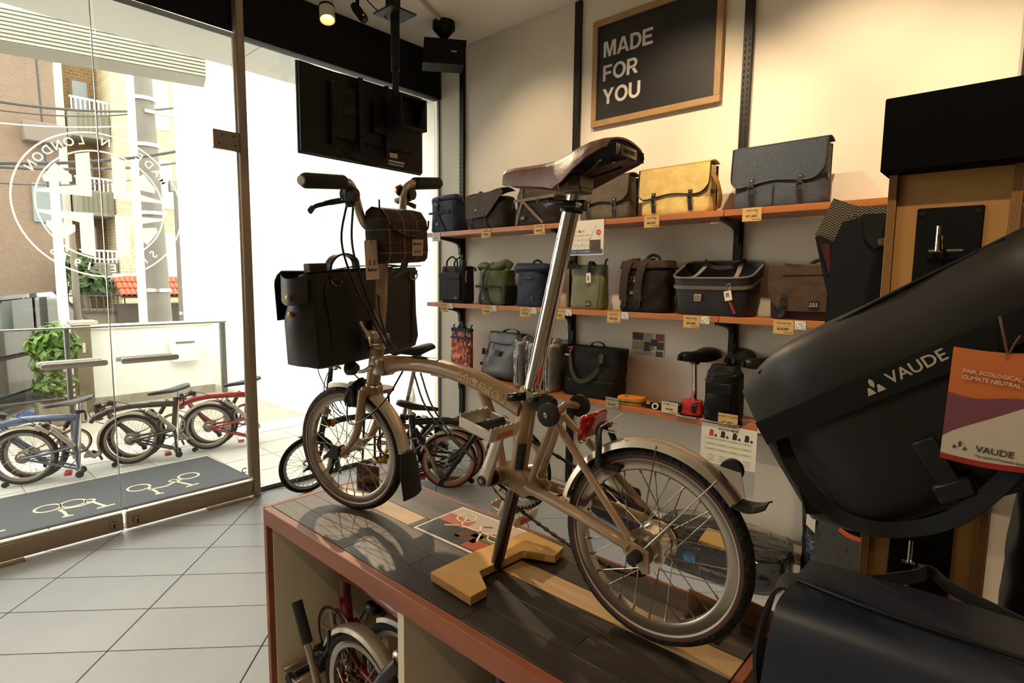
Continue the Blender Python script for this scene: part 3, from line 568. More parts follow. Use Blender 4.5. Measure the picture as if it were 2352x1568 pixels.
# plywood foot of the bike stand
ply = wood_mat('birch_ply', 'ba8b46', 'cfa25a', 7, (1, .25, 1), .4, .04, coat=.15); plye = mat('ply_edge', '6e4a26', .7, var=(90, .35, (.2, .2, 8)))
st = thing('bike_stand', 'yellow birch plywood foot holding the bicycle by its lowered seat post', 'stand', (1.0, .93, TZ))
fp = [(-.155, .095), (-.163, -.055), (-.112, -.055), (-.07, .012), (.085, .005), (.122, -.075), (.175, -.062), (.182, .072), (.0, .095)]
fp = [(x, y) for x, y in fp]
obj('foot', MB().prism(fp, .006, .026), ply, st, 20); obj('ply_layers', MB().prism([(x*1.002, y*1.002) for x, y in fp], .009, .012).prism([(x*1.002, y*1.002) for x, y in fp], .0145, .0175).prism([(x*1.002, y*1.002) for x, y in fp], .020, .0225), plye, st, 20, kind='stuff'); obj('felt_pad', MB().prism([(x*.97, y*.97) for x, y in fp], 0, .006), black_m, st, 20)
# photo print lying on the top
pp = thing('photo_print', 'glossy photo sheet of a bicycle lying on the planks under the chain', 'photo', (1.115, 1.158, TZ+.0004), math.radians(1.5))
obj('sheet', MB().box((0, 0, .0006), (.208, .294, .0012)), mat('photo_white', 'd8d3ca', .25), pp)
Z_ = .0013
def flat(name, poly, c, z=Z_, par=None, r=.25): return obj(name, MB().prism(poly, z, z+.0002), mat('ink_'+c, c, r), par or pp, 0)
flat('printed_scene', [(-.096, -.14), (-.0, -.14), (.01, .14), (-.096, .14)], '3c3a36'); flat('printed_wall', [(.0, -.14), (.096, -.14), (.096, .14), (.01, .14)], 'b8aca0')
for y0, y1, x0, x1, c in ((.03, .14, -.01, .045, 'b06a5c'), (-.14, -.04, -.09, -.035, 'a4503f'), (-.06, .02, -.06, .0, '5a3d2a'), (-.13, -.02, -.03, -.01, '6d7a3a'), (.0, .1, -.09, -.05, '2a2f36'), (-.14, -.06, -.005, .02, '70543c')):
    flat('printed_patch', [(x0, y0), (x1, y0), (x1, y1), (x0, y1)], c, Z_+.0003)
ink = mat('ink_dark', '4b2a22', .4); pale_ink = mat('ink_pale', 'd9c9b2', .4)
for cy, cx in ((.075, .05), (-.09, .012)): obj('printed_wheel', MB().lathe([(.032, 0), (.028, 0), (.028, .0003), (.032, .0003)], 24, Matrix.Translation((cx, cy, Z_+.0006)), True), pale_ink, pp)
for pts in ([(.05, .075), (-.0, .05), (-.03, .09)], [(.0, .055), (.005, -.02), (.012, -.09)], [(.005, -.03), (-.045, -.06)], [(.035, -.0), (.0, -.03)]):
    obj('printed_line', MB().ribbon([(x, y, Z_+.0007) for x, y in pts], .0004, .006, (0, 0, 1)), pale_ink, pp)
obj('printed_saddle', MB().prism([(.04, -.005), (.055, -.03), (.048, -.035), (.034, -.01)], Z_+.0006, Z_+.0009), mat('ink_red', '8d2f22', .4), pp)
acr = glass_mat('acrylic', (.96, .96, .95), .08); cork = wood_mat('card_wood', 'c98a3c', 'e0ac5e', 20, (1, 1, .3), .6, .05); redcard = wood_mat('card_redwood', '7d4323', '95572f', 16, (1, .2, 1), .6, .05)
def price_stand(label, loc, rz, m_, txt, sub, w_=.11, h_=.06, back=True):
    t = thing('price_stand', label, 'price card', loc, rz); obj('card', MB().box((0, 0, h_/2+.002), (w_, .003, h_)), m_, t)
    obj('acrylic_foot', MB().box((0, .03, .001), (w_, .06, .002)).box((0, .0035, h_/2+.001), (w_+.003, .002, h_+.004)), acr, t)
    tm = mat('card_print', '3a2310', .7)
    if txt: text(txt, h_*.36, tm, t, frame((0, .0018, h_*.35), (1, 0, 0), (0, 0, 1)), bold=.01)
    return t
price_stand('small wooden price card in acrylic behind the front wheel', (1.115, 1.70, TZ), math.radians(-75+180), cork, 'LOCK', '', .1, .075)
price_stand('red-brown price card in acrylic at the table end behind the rear wheel', (1.155, .455, TZ), math.radians(85), redcard, '¥1,200', '', .1, .055)
price_stand('red-brown price card in acrylic beside the dark blue bag', (1.2, .36, TZ), math.radians(82), redcard, '', '', .09, .055)

# ------------------------------------------------------------------ hero bicycle
tan = mat('bike_house_tan', '957857', .24, coat=.6, spec=.5); silv = mat('fender_champagne', 'cabfad', .35, .85); rimm = mat('rim_silver', 'aaa194', .25, .95)
rub = mat('rubber_black', '110f0e', .75, var=(80, .2)); tread = mat('tyre_tread', '0e0c0b', .85, bump=(90, 1.0, 2)); brown_wall = mat('tyre_brown_wall', '4a2a1c', .7); blk = mat('bike_black', '0d0c0c', .4)
spk = mat('spoke_steel', 'a39a8c', .25, .9); cra = mat('crank_silver', 'beb4a4', .4, .7); leather = mat('saddle_brown', '7d5442', .42, var=(60, .12), bump=(300, .12)); orange = mat('reflector_orange', 'c2521a', .3)
def spoke_mesh(rh, rr, name, m_, r=.0011):
    return MB().cyl((0, 0, rh), (0, 0, rr), r, 5).cyl((0, 0, rr-.013), (0, 0, rr), r*2, 5).mesh(name, m_)
def wheel(name, par, M_, hero=True, R=.204, tyre_m=None, wall_m=None, rim_m=None, stripe=True, hub_r=.014, hub_w=.04, nsp=28, gear=False):
    tyre_m = tyre_m or tread; wall_m = wall_m or brown_wall; rim_m = rim_m or rimm
    Y = M_ @ Matrix.Rotation(PI/2, 4, 'X'); n = 80 if hero else 40; rc_, t = R-.0165, .0165
    w_ = obj(name, MB().lathe([(.1555, -.009), (.162, -.0125), (.178, -.0115), (.178, .0115), (.162, .0125), (.1555, .009)], n, Y, True), rim_m, par)
    obj('tyre', MB().lathe([(rc_+t*math.cos(a), t*1.0*math.sin(a)) for a in [math.radians(x) for x in range(-88, 89, 11 if hero else 22)]]+[(rc_+.0, .012), (rc_+.0, -.012)], n, Y, True), tyre_m, w_)
    for s in (-1, 1):
        obj('tyre_wall', MB().lathe([(rc_+t*math.cos(a), s*t*math.sin(a)) for a in [math.radians(x) for x in range(86, 153, 11 if hero else 22)]], n, Y), wall_m, w_)
        if stripe: obj('reflective_stripe', MB().lathe([(rc_+t*1.03*math.cos(math.radians(a)), s*t*1.03*math.sin(math.radians(a))) for a in (114, 127)], n, Y), mat('stripe_grey', 'b1a69a', .4), w_)
    prof = [(0, -hub_w-.008), (.005, -hub_w-.008), (.005, -hub_w+.004), (hub_r*1.6, -hub_w+.004), (hub_r*1.6, -hub_w+.008), (hub_r, -hub_w+.012), (hub_r*.9, 0), (hub_r, hub_w-.012), (hub_r*1.6, hub_w-.008), (hub_r*1.6, hub_w-.004), (.005, hub_w-.004), (.005, hub_w+.008), (0, hub_w+.008)]
    if gear: prof = [(0, -.055), (.006, -.055), (.006, -.046), (.026, -.044), (.026, -.034), (.043, -.034), (.043, -.029), (.037, -.027), (.037, .02), (.043, .022), (.043, .027), (.03, .028), (.022, .044), (.006, .046), (.006, .06), (0, .06)]
    obj('hub', MB().lathe(prof, 24, Y), mat('hub_satin', 'd2cabd', .22, .9) if hero else rim_m, w_)
    fl = hub_r*1.4 if not gear else .04; fo = hub_w-.006 if not gear else .026
    me = {}
    joined = MB() if not hero else None
    for i in range(nsp):
        a = 2*PI*i/nsp; s = 1 if i % 2 else -1; a2 = a + (.55 if (i//2) % 2 else -.55)*(1.6 if gear else 1.0)
        p = V(fl*math.cos(a2), s*fo, fl*math.sin(a2)); q = V(.158*math.cos(a), 0, .158*math.sin(a))
        if hero:
            L = (q-p).length
            if 'm' not in me: me['m'] = spoke_mesh(0, L, 'spoke', spk)
            o = obj('spoke', me['m'], None, w_); o.matrix_local = M_ @ Matrix.Translation(p) @ (q-p).to_track_quat('Z', 'Y').to_matrix().to_4x4()
        else: joined.cyl(p, q, .0009, 3)
    if joined: joined.m = Matrix(); sm = obj('spokes', joined, spk, w_, 0, kind='stuff'); sm.matrix_local = M_
    return w_
def fender(name, par, M_, a0, a1, R=.221, m_=None, wd=.024):
    """arc over a wheel, angles from forward over the top, degrees"""
    Y = M_ @ Matrix.Rotation(PI/2, 4, 'X'); prof = [(R-.016, -wd), (R-.004, -wd*.8), (R, -wd*.3), (R, wd*.3), (R-.004, wd*.8), (R-.016, wd), (R-.0145, wd-.0015), (R-.003, wd*.72), (R-.0015, 0), (R-.003, -wd*.72), (R-.0145, -wd+.0015)]
    return obj(name, MB().lathe(prof, 36, Y, True, math.radians(a0), math.radians(a1)), m_ or silv, par)
BO = V(1.0155, .526, TZ); BR = PI/2+.045
bk = thing('folding_bicycle', 'tan folding bicycle with brown saddle standing on the display table', 'bicycle', BO, BR)
I4 = Matrix()
kx = V(-.25, 0, .97).normalized(); kp = V(.91, 0, .48); ST = Matrix.Translation(kp) @ Matrix.Rotation(.245, 4, kx) @ Matrix.Translation(-kp)
AX = V(1.03, 0, .204)
# frame
mt_path = cat([(.842, 0, .487), (.80, 0, .497), (.70, 0, .5035), (.60, 0, .501), (.50, 0, .487), (.42, 0, .465), (.335, 0, .437)], 5)
mtube = obj('main_tube', MB().tube(mt_path, [.025-.0035*min(1, i/6)+.0065*max(0, (i-12)/18) for i in range(len(mt_path))], 18), tan, bk)
obj('seat_tube', MB().tube([(.3225, 0, .47), (.355, 0, .262)], .0215, 18).cyl((.404, -.036, .262), (.404, .036, .262), .023, 18).loft([sring((.355, 0, .27), .02, .018, 3, 12), sring((.37, 0, .25), .035, .02, 3, 12), sring((.352, 0, .235), .03, .024, 3, 12)]), tan, bk)
obj('bottom_lug', MB().loft([[V(.43, y, .25), V(.32, y, .225), V(.285, y, .245), V(.33, y, .285), V(.40, y, .285)] for y in (-.02, .02)]), tan, bk)
obj('brace_tube', MB().tube([(.475, 0, .465), (.425, 0, .37), (.405, 0, .28)], [.014, .011, .012], 12), tan, bk)
obj('head_tube', MB().tube([(.926, 0, .425), (.9, 0, .537)], .0215, 18).tube([(.91, 0, .487), (.868, 0, .487)], [.024, .025], 16), tan, bk)
for p, q, r in (((.926, 0, .425), (.9275, 0, .419), .026), ((.9, 0, .537), (.8985, 0, .544), .025)): obj('headset_ring', MB().cyl(p, q, r, 20), chrome_m, bk)
hg = obj('frame_hinge', MB().box((.856, 0, .486), (.02, .05, .058), .006), tan, bk)
obj('hinge_clamp', MB().box((.855, .035, .486), (.026, .026, .05), .006).box((.858, .047, .505), (.018, .016, .03), .004), cra, hg); obj('clamp_lever', MB().tube([(.86, .05, .488), (.888, .06, .472), (.91, .062, .468)], [.007, .006, .005], 8), cra, hg)
obj('serial_sticker', MB().grid(lambda u, v: V(.62-.13*u, .0226*math.cos(.9+v*1.1), .5025-.010*u-.009*u*u+.0232*math.sin(.9+v*1.1)), 8, 6, .0003), mat('sticker_pale', 'c4b089', .5), bk)
obj('brand_sticker', MB().grid(lambda u, v: V(.735-.105*u, .0232*math.cos(1.0+v*1.0), .503+.0004*u+.0236*math.sin(1.0+v*1.0)), 8, 6, .0003), mat('sticker_black', '15110e', .4), bk)
gold = mat('lettering_gold', 'b2935c', .35, .5)
# name on the main tube, boxed
import itertools
def tube_pt(u):
    k = u*(len(mt_path)-1); i = min(int(k), len(mt_path)-2); p = mt_path[i].lerp(mt_path[i+1], k-i); t = (mt_path[i+1]-mt_path[i]).normalized(); return p, t
us = [.60+.035*i for i in range(8)]
for i, ch in enumerate('BROMPTON'):
    p, t = tube_pt(.615+.0415*i); text(ch, .031, gold, bk, frame(p+V(0, .0222+.0066*max(0, ((.615+.0415*i)*(len(mt_path)-1)-12)/18), 0)-t.cross(V(0, 1, 0))*.002, t, -t.cross(V(0, 1, 0)) if t.cross(V(0, 1, 0)).z < 0 else t.cross(V(0, 1, 0))), name='letter')
def tline(pts):
    out = []
    for u, h in pts:
        p, t = tube_pt(u); up = t.cross(V(0, 1, 0)); up = up if up.z > 0 else -up; rr_ = .0218+.0062*max(0, (u*(len(mt_path)-1)-12)/18); a = h/rr_; out.append(p+up*rr_*math.sin(a)+V(0, rr_*math.cos(a), 0))
    return MB().tube(out, .0005, 4)
obj('logo_box_line', tline([(.585+.034*i, .017) for i in range(11)]), gold, bk); obj('logo_box_line', tline([(.585, .017), (.585, .012), (.585, .004)]), gold, bk); obj('logo_box_line', tline([(.925, .017), (.925, .012), (.925, .004)]), gold, bk)
# rear triangle
for s in (-1, 1):
    obj('chain_stay', MB().tube(cat([(.31, s*.022, .255), (.2, s*.036, .245), (.06, s*.058, .226), (.02, s*.06, .214)], 4), [.0125]*10+[.011]*3, 12), tan, bk)
    obj('seat_stay', MB().tube([(.238, s*.02, .432), (.16, s*.036, .362), (.022, s*.058, .23)], [.009, .009, .008], 12), tan, bk)
    obj('pivot_stay', MB().tube([(.24, s*.014, .43), (.3, s*.02, .272)], .0085, 12), tan, bk)
    obj('dropout', MB().prism([(.035, .028), (.0, .02), (-.022, .012), (-.026, -.03), (-.012, -.034), (.004, -.012), (.03, -.004)], -.003, .003, frame((0, s*.062, .204), (1, 0, 0), (0, 0, 1))), tan, bk)
obj('rear_yoke', MB().tube(cat([(.222, .055, .45), (.236, .03, .456), (.246, .012, .44), (.246, -.012, .44), (.236, -.03, .456), (.222, -.055, .45)], 4), .0085, 12), tan, bk)
obj('suspension_block', MB().lathe([(0, 0), (.016, 0), (.022, .012), (.022, .04), (.017, .055), (0, .055)], 20, axis_m((.252, 0, .455), (1, 0, .05))), rub, bk)
obj('stay_bolt', MB().cyl((.246, -.03, .44), (.246, .03, .44), .006), chrome_m, bk)
for s in (-1, 1):
    rl = obj('roller', MB().lathe([(0, -.009), (.018, -.009), (.026, -.006), (.026, .006), (.018, .009), (0, .009)], 24, axis_m((.222, s*.062, .45), (0, s, 0))), rub, bk); obj('roller_bolt', MB().lathe([(0, .012), (.006, .011), (.007, .007)], 12, axis_m((.222, s*.062, .45), (0, s, 0))), chrome_m, rl)
    obj('axle_nut', MB().lathe([(0, .03), (.012, .028), (.013, 0), (.009, 0)], 14, axis_m((0, s*.06, .204), (0, s, 0))), rub, bk)
obj('seat_tube_label', MB().grid(lambda u, v: V(.3405+.0105*u+.0221*math.cos(1.75+v*.95), .0221*math.sin(1.75+v*.95), .355-.066*u), 4, 6, .0003), mat('sticker_black', ''), bk)
wheel('rear_wheel', bk, Matrix.Translation((0, 0, .204)), gear=True)
fender('rear_fender', bk, Matrix.Translation((0, 0, .204)), 12, 141)
obj('rear_flap', MB().grid(lambda u, v: V(-.163-.055*u, (v-.5)*(.05+.012*math.sin(PI*u)), .344-.022*u+.03*u*u-.012*abs(v-.5)), 8, 6, .003), mat('flap_brown_black', '1a1410', .7), bk)
rb = obj('fender_bracket', MB().prism([(-.13, .02), (-.175, .015), (-.185, -.03), (-.15, .0)], -.001, .001, frame((0, .022, .385), (1, 0, 0), (0, 0, 1))), cra, bk); obj('fender_roller', MB().lathe([(0, -.008), (.02, -.008), (.021, -.005), (.021, .005), (.02, .008), (0, .008)], 20, axis_m((-.152, 0, .395), (0, 1, 0))), rub, rb)
for a, s in ((38, 1), (72, 1), (84, -1), (55, -1)): obj('fender_stay', MB().tube([(-.0, s*.062, .204), (-math.sin(math.radians(a-35))*.22, s*.022, .204+math.cos(math.radians(a-35))*.214)], .0015, 5), spk, bk)
obj('rear_reflector', MB().box((.148, 0, .43), (.014, .1, .058), .006, (0, -.2, 0)), mat('reflector_red', 'b0120c', .15, spec=.8, coat=1), bk)
obj('reflector_bracket', MB().box((.165, 0, .405), (.03, .03, .012), .003).ball((.165, .012, .396), .012, 10), chrome_m, bk)
br_ = obj('rear_brake', MB().tube(cat([(.115, .03, .35), (.11, .036, .38), (.12, .02, .425), (.118, 0, .437), (.12, -.02, .425), (.11, -.036, .38), (.115, -.03, .35)], 4), .008, 8, flat=.7), blk, bk); obj('brake_bolt', MB().cyl((.09, 0, .425), (.125, 0, .425), .006).cyl((.09, 0, .437), (.09, .02, .445), .004), chrome_m, br_)
obj('brake_wire', MB().tube([(.07, .01, .47), (.115, .024, .435)], .0015, 5), chrome_m, bk)
for s in (-1, 1): obj('brake_pad', MB().box((.088, s*.02, .352), (.045, .01, .014), .003), rub, br_)
# cranks, pedals, chain
def pedal(par, c, s, name='pedal', m_=None):
    m_ = m_ or cra; pd = obj(name, MB().cyl((c[0], c[1], c[2]), (c[0], c[1]+s*.075, c[2]), .011, 12), blk, par)
    M0 = Matrix.Translation(V(*c)+V(0, s*.045, 0)) @ Matrix.Rotation(math.radians(-12), 4, 'Y') @ Matrix.Diagonal((1, s, 1, 1))
    for x in (-.046, .046):
        pts = []
        for i in range(12): y = -.048+i*.0088; pts += [(y, .016 + (.004 if i % 2 else 0))]
        poly = pts+[(.048, .004), (.043, -.014), (-.043, -.014), (-.048, .004)]
        obj('cage_plate', MB().prism(poly, -.002, .002, M0 @ Matrix.Translation((x, 0, 0)) @ frame((0, 0, 0), (0, 1, 0), (0, 0, 1))), m_, pd, 20)
    obj('cage_side', MB(M0).box((0, .046, .0), (.094, .005, .024), .002), m_, pd); obj('cage_side', MB(M0).box((0, -.046, .0), (.094, .005, .02), .002), m_, pd); obj('pedal_reflector', MB(M0).box((-.0485, .0, -.003), (.003, .05, .013), .001), orange, pd); obj('pedal_reflector', MB(M0).box((.0485, .0, -.003), (.003, .05, .013), .001), orange, pd); return pd
def crank(par, bbp, tip, s, m_=None):
    a, b = Vector(bbp), Vector(tip); d = (b-a).normalized()
    cr = obj('crank_arm', MB().tube([a-d*.012, a, a.lerp(b, .3), a.lerp(b, .8), b, b+d*.01], [.013, .019, .0165, .0135, .0145, .009], 14, flat=.62, side=V(0, 1, 0).cross(d)), m_ or cra, par)
    obj('crank_bolt', MB().cyl(a+V(0, s*.008, 0), a+V(0, s*.0135, 0), .0125, 16), rub, cr); obj('crank_hex', MB().cyl(a+V(0, s*.0137, 0), a+V(0, s*.0145, 0), .006, 6), chrome_m, cr); return cr
crank(bk, (.404, .066, .262), (.336, .074, .42), 1); pedal(bk, (.336, .082, .42), 1)
crank(bk, (.404, -.066, .262), (.47, -.074, .106), -1); pedal(bk, (.47, -.082, .106), -1)
obj('bottom_bracket', MB().cyl((.404, .036, .262), (.404, .056, .262), .0195, 18), rub, bk)
cw = MB().lathe([(.098, -.002), (.086, -.002), (.086, .002), (.098, .002)], 60, axis_m((.404, -.05, .262), (0, 1, 0)), True)
for i in range(50):
    a = 2*PI*i/50; c_, s_ = math.cos(a), math.sin(a); cw.box((.404+.1*c_, -.05, .262+.1*s_), (.006, .002, .005), 0, (0, -a, 0))
for i in range(5):
    a = 2*PI*i/5+.3; cw.tube([(.404+.02*math.cos(a), -.052, .262+.02*math.sin(a)), (.404+.09*math.cos(a), -.05, .262+.09*math.sin(a))], [.012, .007], 6, flat=.35, side=(0, 1, 0))
obj('chainring', cw, cra, bk)
obj('chain_guard', MB().lathe([(.108, -.001), (.098, -.001), (.098, .001), (.108, .001)], 48, axis_m((.404, -.057, .262), (0, 1, 0)), True), blk, bk)
pth = [V(.404+.1*math.cos(a), -.05, .262+.1*math.sin(a)) for a in [math.radians(x) for x in range(82, -95, -12)]]
pth += [V(.25, -.048, .115), V(.12, -.046, .095), V(.05, -.045, .10), V(.03, -.045, .12), V(.045, -.045, .15), V(.03, -.045, .182)]
pth = [V(p.x, p.y, p.z) for p in pth]; back = [V(.0+.034*math.cos(a), -.045, .204+.034*math.sin(a)) for a in [math.radians(x) for x in (-60, -110, -160, 160, 110, 84)]]; loop = cat(pth+back+[V(.2, -.047, .30)], 5, True)
ch = MB(); acc = []; dist = 0
for a, b in zip(loop, loop[1:]+loop[:1]):
    L = (b-a).length; dist += L; acc.append((a, b, L))
n_l = int(dist/.0127); k = 0; run = 0; want = 0
for a, b, L in acc:
    while want < run+L and L > 0:
        p = a.lerp(b, (want-run)/L); t = (b-a).normalized(); ang = math.atan2(t.z, t.x); wdt = .0075 if k % 2 else .0045
        ch.box(p, (.0125, wdt, .0075 if k % 2 else .0065), .001, (0, -ang, 0)); k += 1; want += .0127
    run += L
obj('chain', ch, mat('chain_bronze', '4d3c2a', .4, .8), bk, 0, kind='stuff')
obj('sprocket', MB().lathe([(.03, -.0015), (.012, -.0015), (.012, .0015), (.03, .0015)], 26, axis_m((0, -.045, .204), (0, 1, 0)), True), blk, bk)
obj('chain_tensioner', MB().tube([(0, -.052, .204), (.03, -.052, .16), (.045, -.05, .12)], [.014, .01, .012], 10, flat=.4, side=(1, 0, 0)).cyl((.045, -.04, .12), (.045, -.05, .12), .018, 16).cyl((.035, -.04, .158), (.035, -.05, .158), .016, 16), blk, bk)
# seat post, saddle
def lerp3(a, b, t): return Vector(a).lerp(Vector(b), t)
obj('lower_post', MB().cyl((.4215, 0, .014), (.363, 0, .24), .0165, 20), mat('post_gunmetal', '5c5046', .22, .9), bk)
obj('seat_post', MB().cyl((.3205, 0, .462), (.2135, 0, .9), .0188, 28), chrome_m, bk); obj('inner_post', MB().cyl((.2155, 0, .895), (.205, 0, .94), .0138, 20), chrome_m, bk)
sc = obj('seat_clamp', MB().tube([(.323, 0, .462), (.317, 0, .484)], .0265, 18).box((.295, 0, .473), (.03, .03, .022), .004), tan, bk)
obj('quick_lever', MB().tube(cat([(.30, .012, .475), (.31, .034, .474), (.335, .042, .47), (.362, .032, .463), (.372, .02, .46)], 4), [.008]*4+[.0095]*8+[.006]*5, 10, flat=.7, side=(0, 0, 1)), mat('lever_black_chrome', '2a2622', .18, .9), sc); obj('lever_nut', MB().cyl((.295, .016, .475), (.295, .036, .475), .012, 16), chrome_m, sc)
cl = obj('post_collar', MB().cyl((.2155, 0, .886), (.211, 0, .91), .0245, 20).box((.19, .006, .898), (.03, .024, .022), .004), blk, bk)
obj('collar_lever', MB().tube(cat([(.185, .022, .898), (.21, .036, .9), (.24, .038, .902), (.268, .026, .904)], 4), [.007]*4+[.009]*6+[.006]*3, 10, flat=.7, side=(0, 0, 1)), blk, cl); obj('collar_bolt', MB().cyl((.183, -.01, .898), (.183, .028, .898), .006), chrome_m, cl)
pc = obj('saddle_clamp', MB().box((.205, 0, .947), (.055, .062, .032), .004).box((.2, 0, .93), (.045, .05, .012), .003), mat('clamp_grey', '6b5f50', .4, .7), bk)
obj('clamp_bolt', MB().cyl((.214, .03, .95), (.214, .037, .95), .011, 16), chrome_m, pc); obj('clamp_bolt_hole', MB().cyl((.214, .0372, .95), (.214, .0376, .95), .006, 6), black_m, pc)
prof = [(.405, .010, .992, .012), (.398, .018, .996, .024), (.37, .022, .998, .034), (.32, .027, .997, .038), (.27, .036, .997, .046), (.235, .048, .999, .056), (.20, .064, 1.004, .052), (.165, .078, 1.012, .042), (.13, .086, 1.019, .032), (.10, .085, 1.022, .024), (.086, .078, 1.022, .018)]
def sad(u, v):
    k = u*(len(prof)-1); i = min(int(k), len(prof)-2); f = k-i; x, hw, z, sk = [prof[i][j]*(1-f)+prof[i+1][j]*f for j in range(4)]
    t = (v-.5)*2; a = abs(t)
    if a < .62: q = a/.62; y = hw*.8*q; zz = z-.010*q*q
    else: q = (a-.62)/.38; y = hw*(.8+.2*math.sin(q*PI/2)); zz = z-.010-sk*q
    return V(x, math.copysign(y, t), zz)
sd = obj('saddle', MB().grid(sad, 40, 40, .004), leather, bk, 60)
obj('saddle_underside', MB().grid(lambda u, v: sad(.08+.9*u, .03+.94*v)-V(0, 0, .006), 20, 14), mat('saddle_dark', '14100d', .7), sd)
obj('saddle_rail', MB().tube(cat([(.385, .008, .974), (.33, .02, .962), (.25, .022, .958), (.17, .022, .960), (.12, .045, .978)], 5), .0036, 8), blk, sd); obj('saddle_rail', MB().tube(cat([(.385, -.008, .974), (.33, -.02, .962), (.25, -.022, .958), (.17, -.022, .960), (.12, -.045, .978)], 5), .0036, 8), blk, sd)
obj('rear_frame', MB().grid(lambda u, v: V(.097+.018*math.cos((u-.5)*2.2)-.028, (u-.5)*.115, .982+.02*v+.006*math.cos((u-.5)*3)), 14, 3, .003), mat('saddle_frame', '3b342c', .35, .8), sd)
pb = obj('saddle_badge', MB().grid(lambda u, v: V(.0855-.006*math.cos((u-.5)*2)-.002, (u-.5)*.066+.0, .984+.02*v), 8, 3, .0015), mat('badge_pewter', '6d6354', .3, .9), sd)
text('BROOKS', .011, black_m, sd, frame((.0768, 0, .994), (0, -1, 0), (0, 0, 1)), bold=.01)
for s in (-1, 1): obj('rivet', MB().ball((.15, s*.062, .9945), .005, 8, (1, 1, .5)), cra, sd)
# steered front end
ST0 = ST; SH = ST @ Matrix.Translation((.85, 0, .9)) @ Matrix.Rotation(-.085, 4, 'X') @ Matrix.Translation((-.85, 0, -.908))
def P_(name, mb, m_, par=bk, **k):
    mm_ = SH if name in ('handlebar', 'grip', 'shifter', 'brake_lever', 'lever_mount', 'bar_clamp') else ST
    mb.v = [mm_ @ p for p in mb.v]; return obj(name, mb, m_, par, **k)
FW = ST @ Matrix.Translation(AX)
wheel('front_wheel', bk, FW)
P_('fork_crown', MB().box((.936, 0, .405), (.032, .08, .026), .008).cyl((.93, 0, .39), (.927, 0, .424), .021, 16), tan)
for s in (-1, 1):
    P_('fork_blade', MB().tube(cat([(.936, s*.036, .41), (.943, s*.043, .35), (.958, s*.046, .285), (.99, s*.047, .235), (1.026, s*.047, .206)], 5), [.0135]*8+[.0125]*6+[.010]*7, 12), tan)
    P_('fork_tip', MB().lathe([(0, -.004), (.015, -.004), (.015, .004), (0, .004)], 16, axis_m((1.03, s*.048, .204), (0, 1, 0))), tan)
P_('wheel_hook', MB().loft([[V(1.02, y, .232), V(1.045, y, .235), V(1.062, y, .21), V(1.085, y, .192), V(1.09, y, .178), V(1.07, y, .19), V(1.04, y, .187), V(1.03, y, .2)] for y in (.052, .066)]), blk)
fr_ = fender('front_fender', bk, FW, 74, 176)
P_('front_flap', MB().grid(lambda u, v: V(.812-.018*u-.01*math.sin(PI*v)+.004*u*u, (v-.5)*(.062+.03*min(1, u*2.5)), .222-.138*u), 10, 8, .0025), rub)
P_('fender_rivet', MB().ball((.809, .004, .225), .004, 8).ball((.812, .004, .247), .004, 8), chrome_m, fr_)
fb = P_('front_brake', MB().tube(cat([(.99, .03, .355), (1.0, .04, .375), (.985, .036, .405), (.975, .012, .425), (.968, 0, .43), (.975, -.012, .425), (.985, -.036, .405), (1.0, -.04, .375), (.99, -.03, .355)], 4), .009, 8, flat=.75), blk)
P_('brake_arm', MB().box((.985, .034, .39), (.035, .018, .06), .006).box((.975, 0, .42), (.03, .05, .02), .006).box((.99, .03, .36), (.05, .012, .018), .004), blk, fb)
lp = P_('front_lamp', MB().lathe([(0, -.02), (.014, -.02), (.0215, -.006), (.0225, .012), (0, .014)], 20, axis_m((.995, .012, .468), (1, 0, -.05))), blk); P_('lamp_lens', MB().lathe([(0, .016), (.02, .0145), (.0205, .012)], 18, axis_m((.995, .012, .468), (1, 0, -.05))), mat('lamp_glass', 'cfd2d0', .05, spec=.8), lp); P_('lamp_bracket', MB().tube([(.99, .01, .45), (.975, .006, .435), (.95, 0, .41)], .0025, 6), spk, lp)
stm = P_('stem', MB().tube([(.893, 0, .575), (.876, 0, .68), (.864, 0, .79), (.853, 0, .90)], [.0185, .018, .0175, .0165], 18), tan)
P_('steerer_nut', MB().tube([(.8985, 0, .544), (.8955, 0, .56)], .021, 18), cra, stm)
P_('stem_hinge', MB().box((.892, .0, .568), (.05, .05, .022), .005), tan, stm); P_('stem_clamp', MB().box((.893, .026, .578), (.045, .024, .026), .005).cyl((.893, .036, .578), (.893, .044, .578), .011), cra, stm); P_('clamp_lever', MB().tube([(.893, .042, .578), (.905, .05, .6), (.917, .048, .618)], [.006, .005, .005], 8).tube([(.893, .042, .576), (.885, .05, .56), (.882, .05, .548)], .004, 8), cra, stm)
P_('wire_spring', MB().tube([V(.896+.024*math.cos(a), .024*math.sin(a), .547+.0015*a) for a in [i*.4 for i in range(40)]], .002, 5), chrome_m, stm)
hb = P_('handlebar', MB().tube(cat([(.842, .30, 1.02), (.842, .16, 1.018), (.845, .128, 1.012), (.85, .108, .985), (.852, .092, .93), (.853, .07, .902), (.853, .03, .897), (.853, -.03, .897), (.853, -.07, .902), (.852, -.092, .93), (.85, -.108, .985), (.845, -.128, 1.012), (.842, -.16, 1.018), (.842, -.30, 1.02)], 5), .0115, 14), mat('bar_silver', 'a89c8a', .35, .85))
P_('bar_clamp', MB().cyl((.853, -.022, .897), (.853, .022, .897), .021, 18), tan, hb)
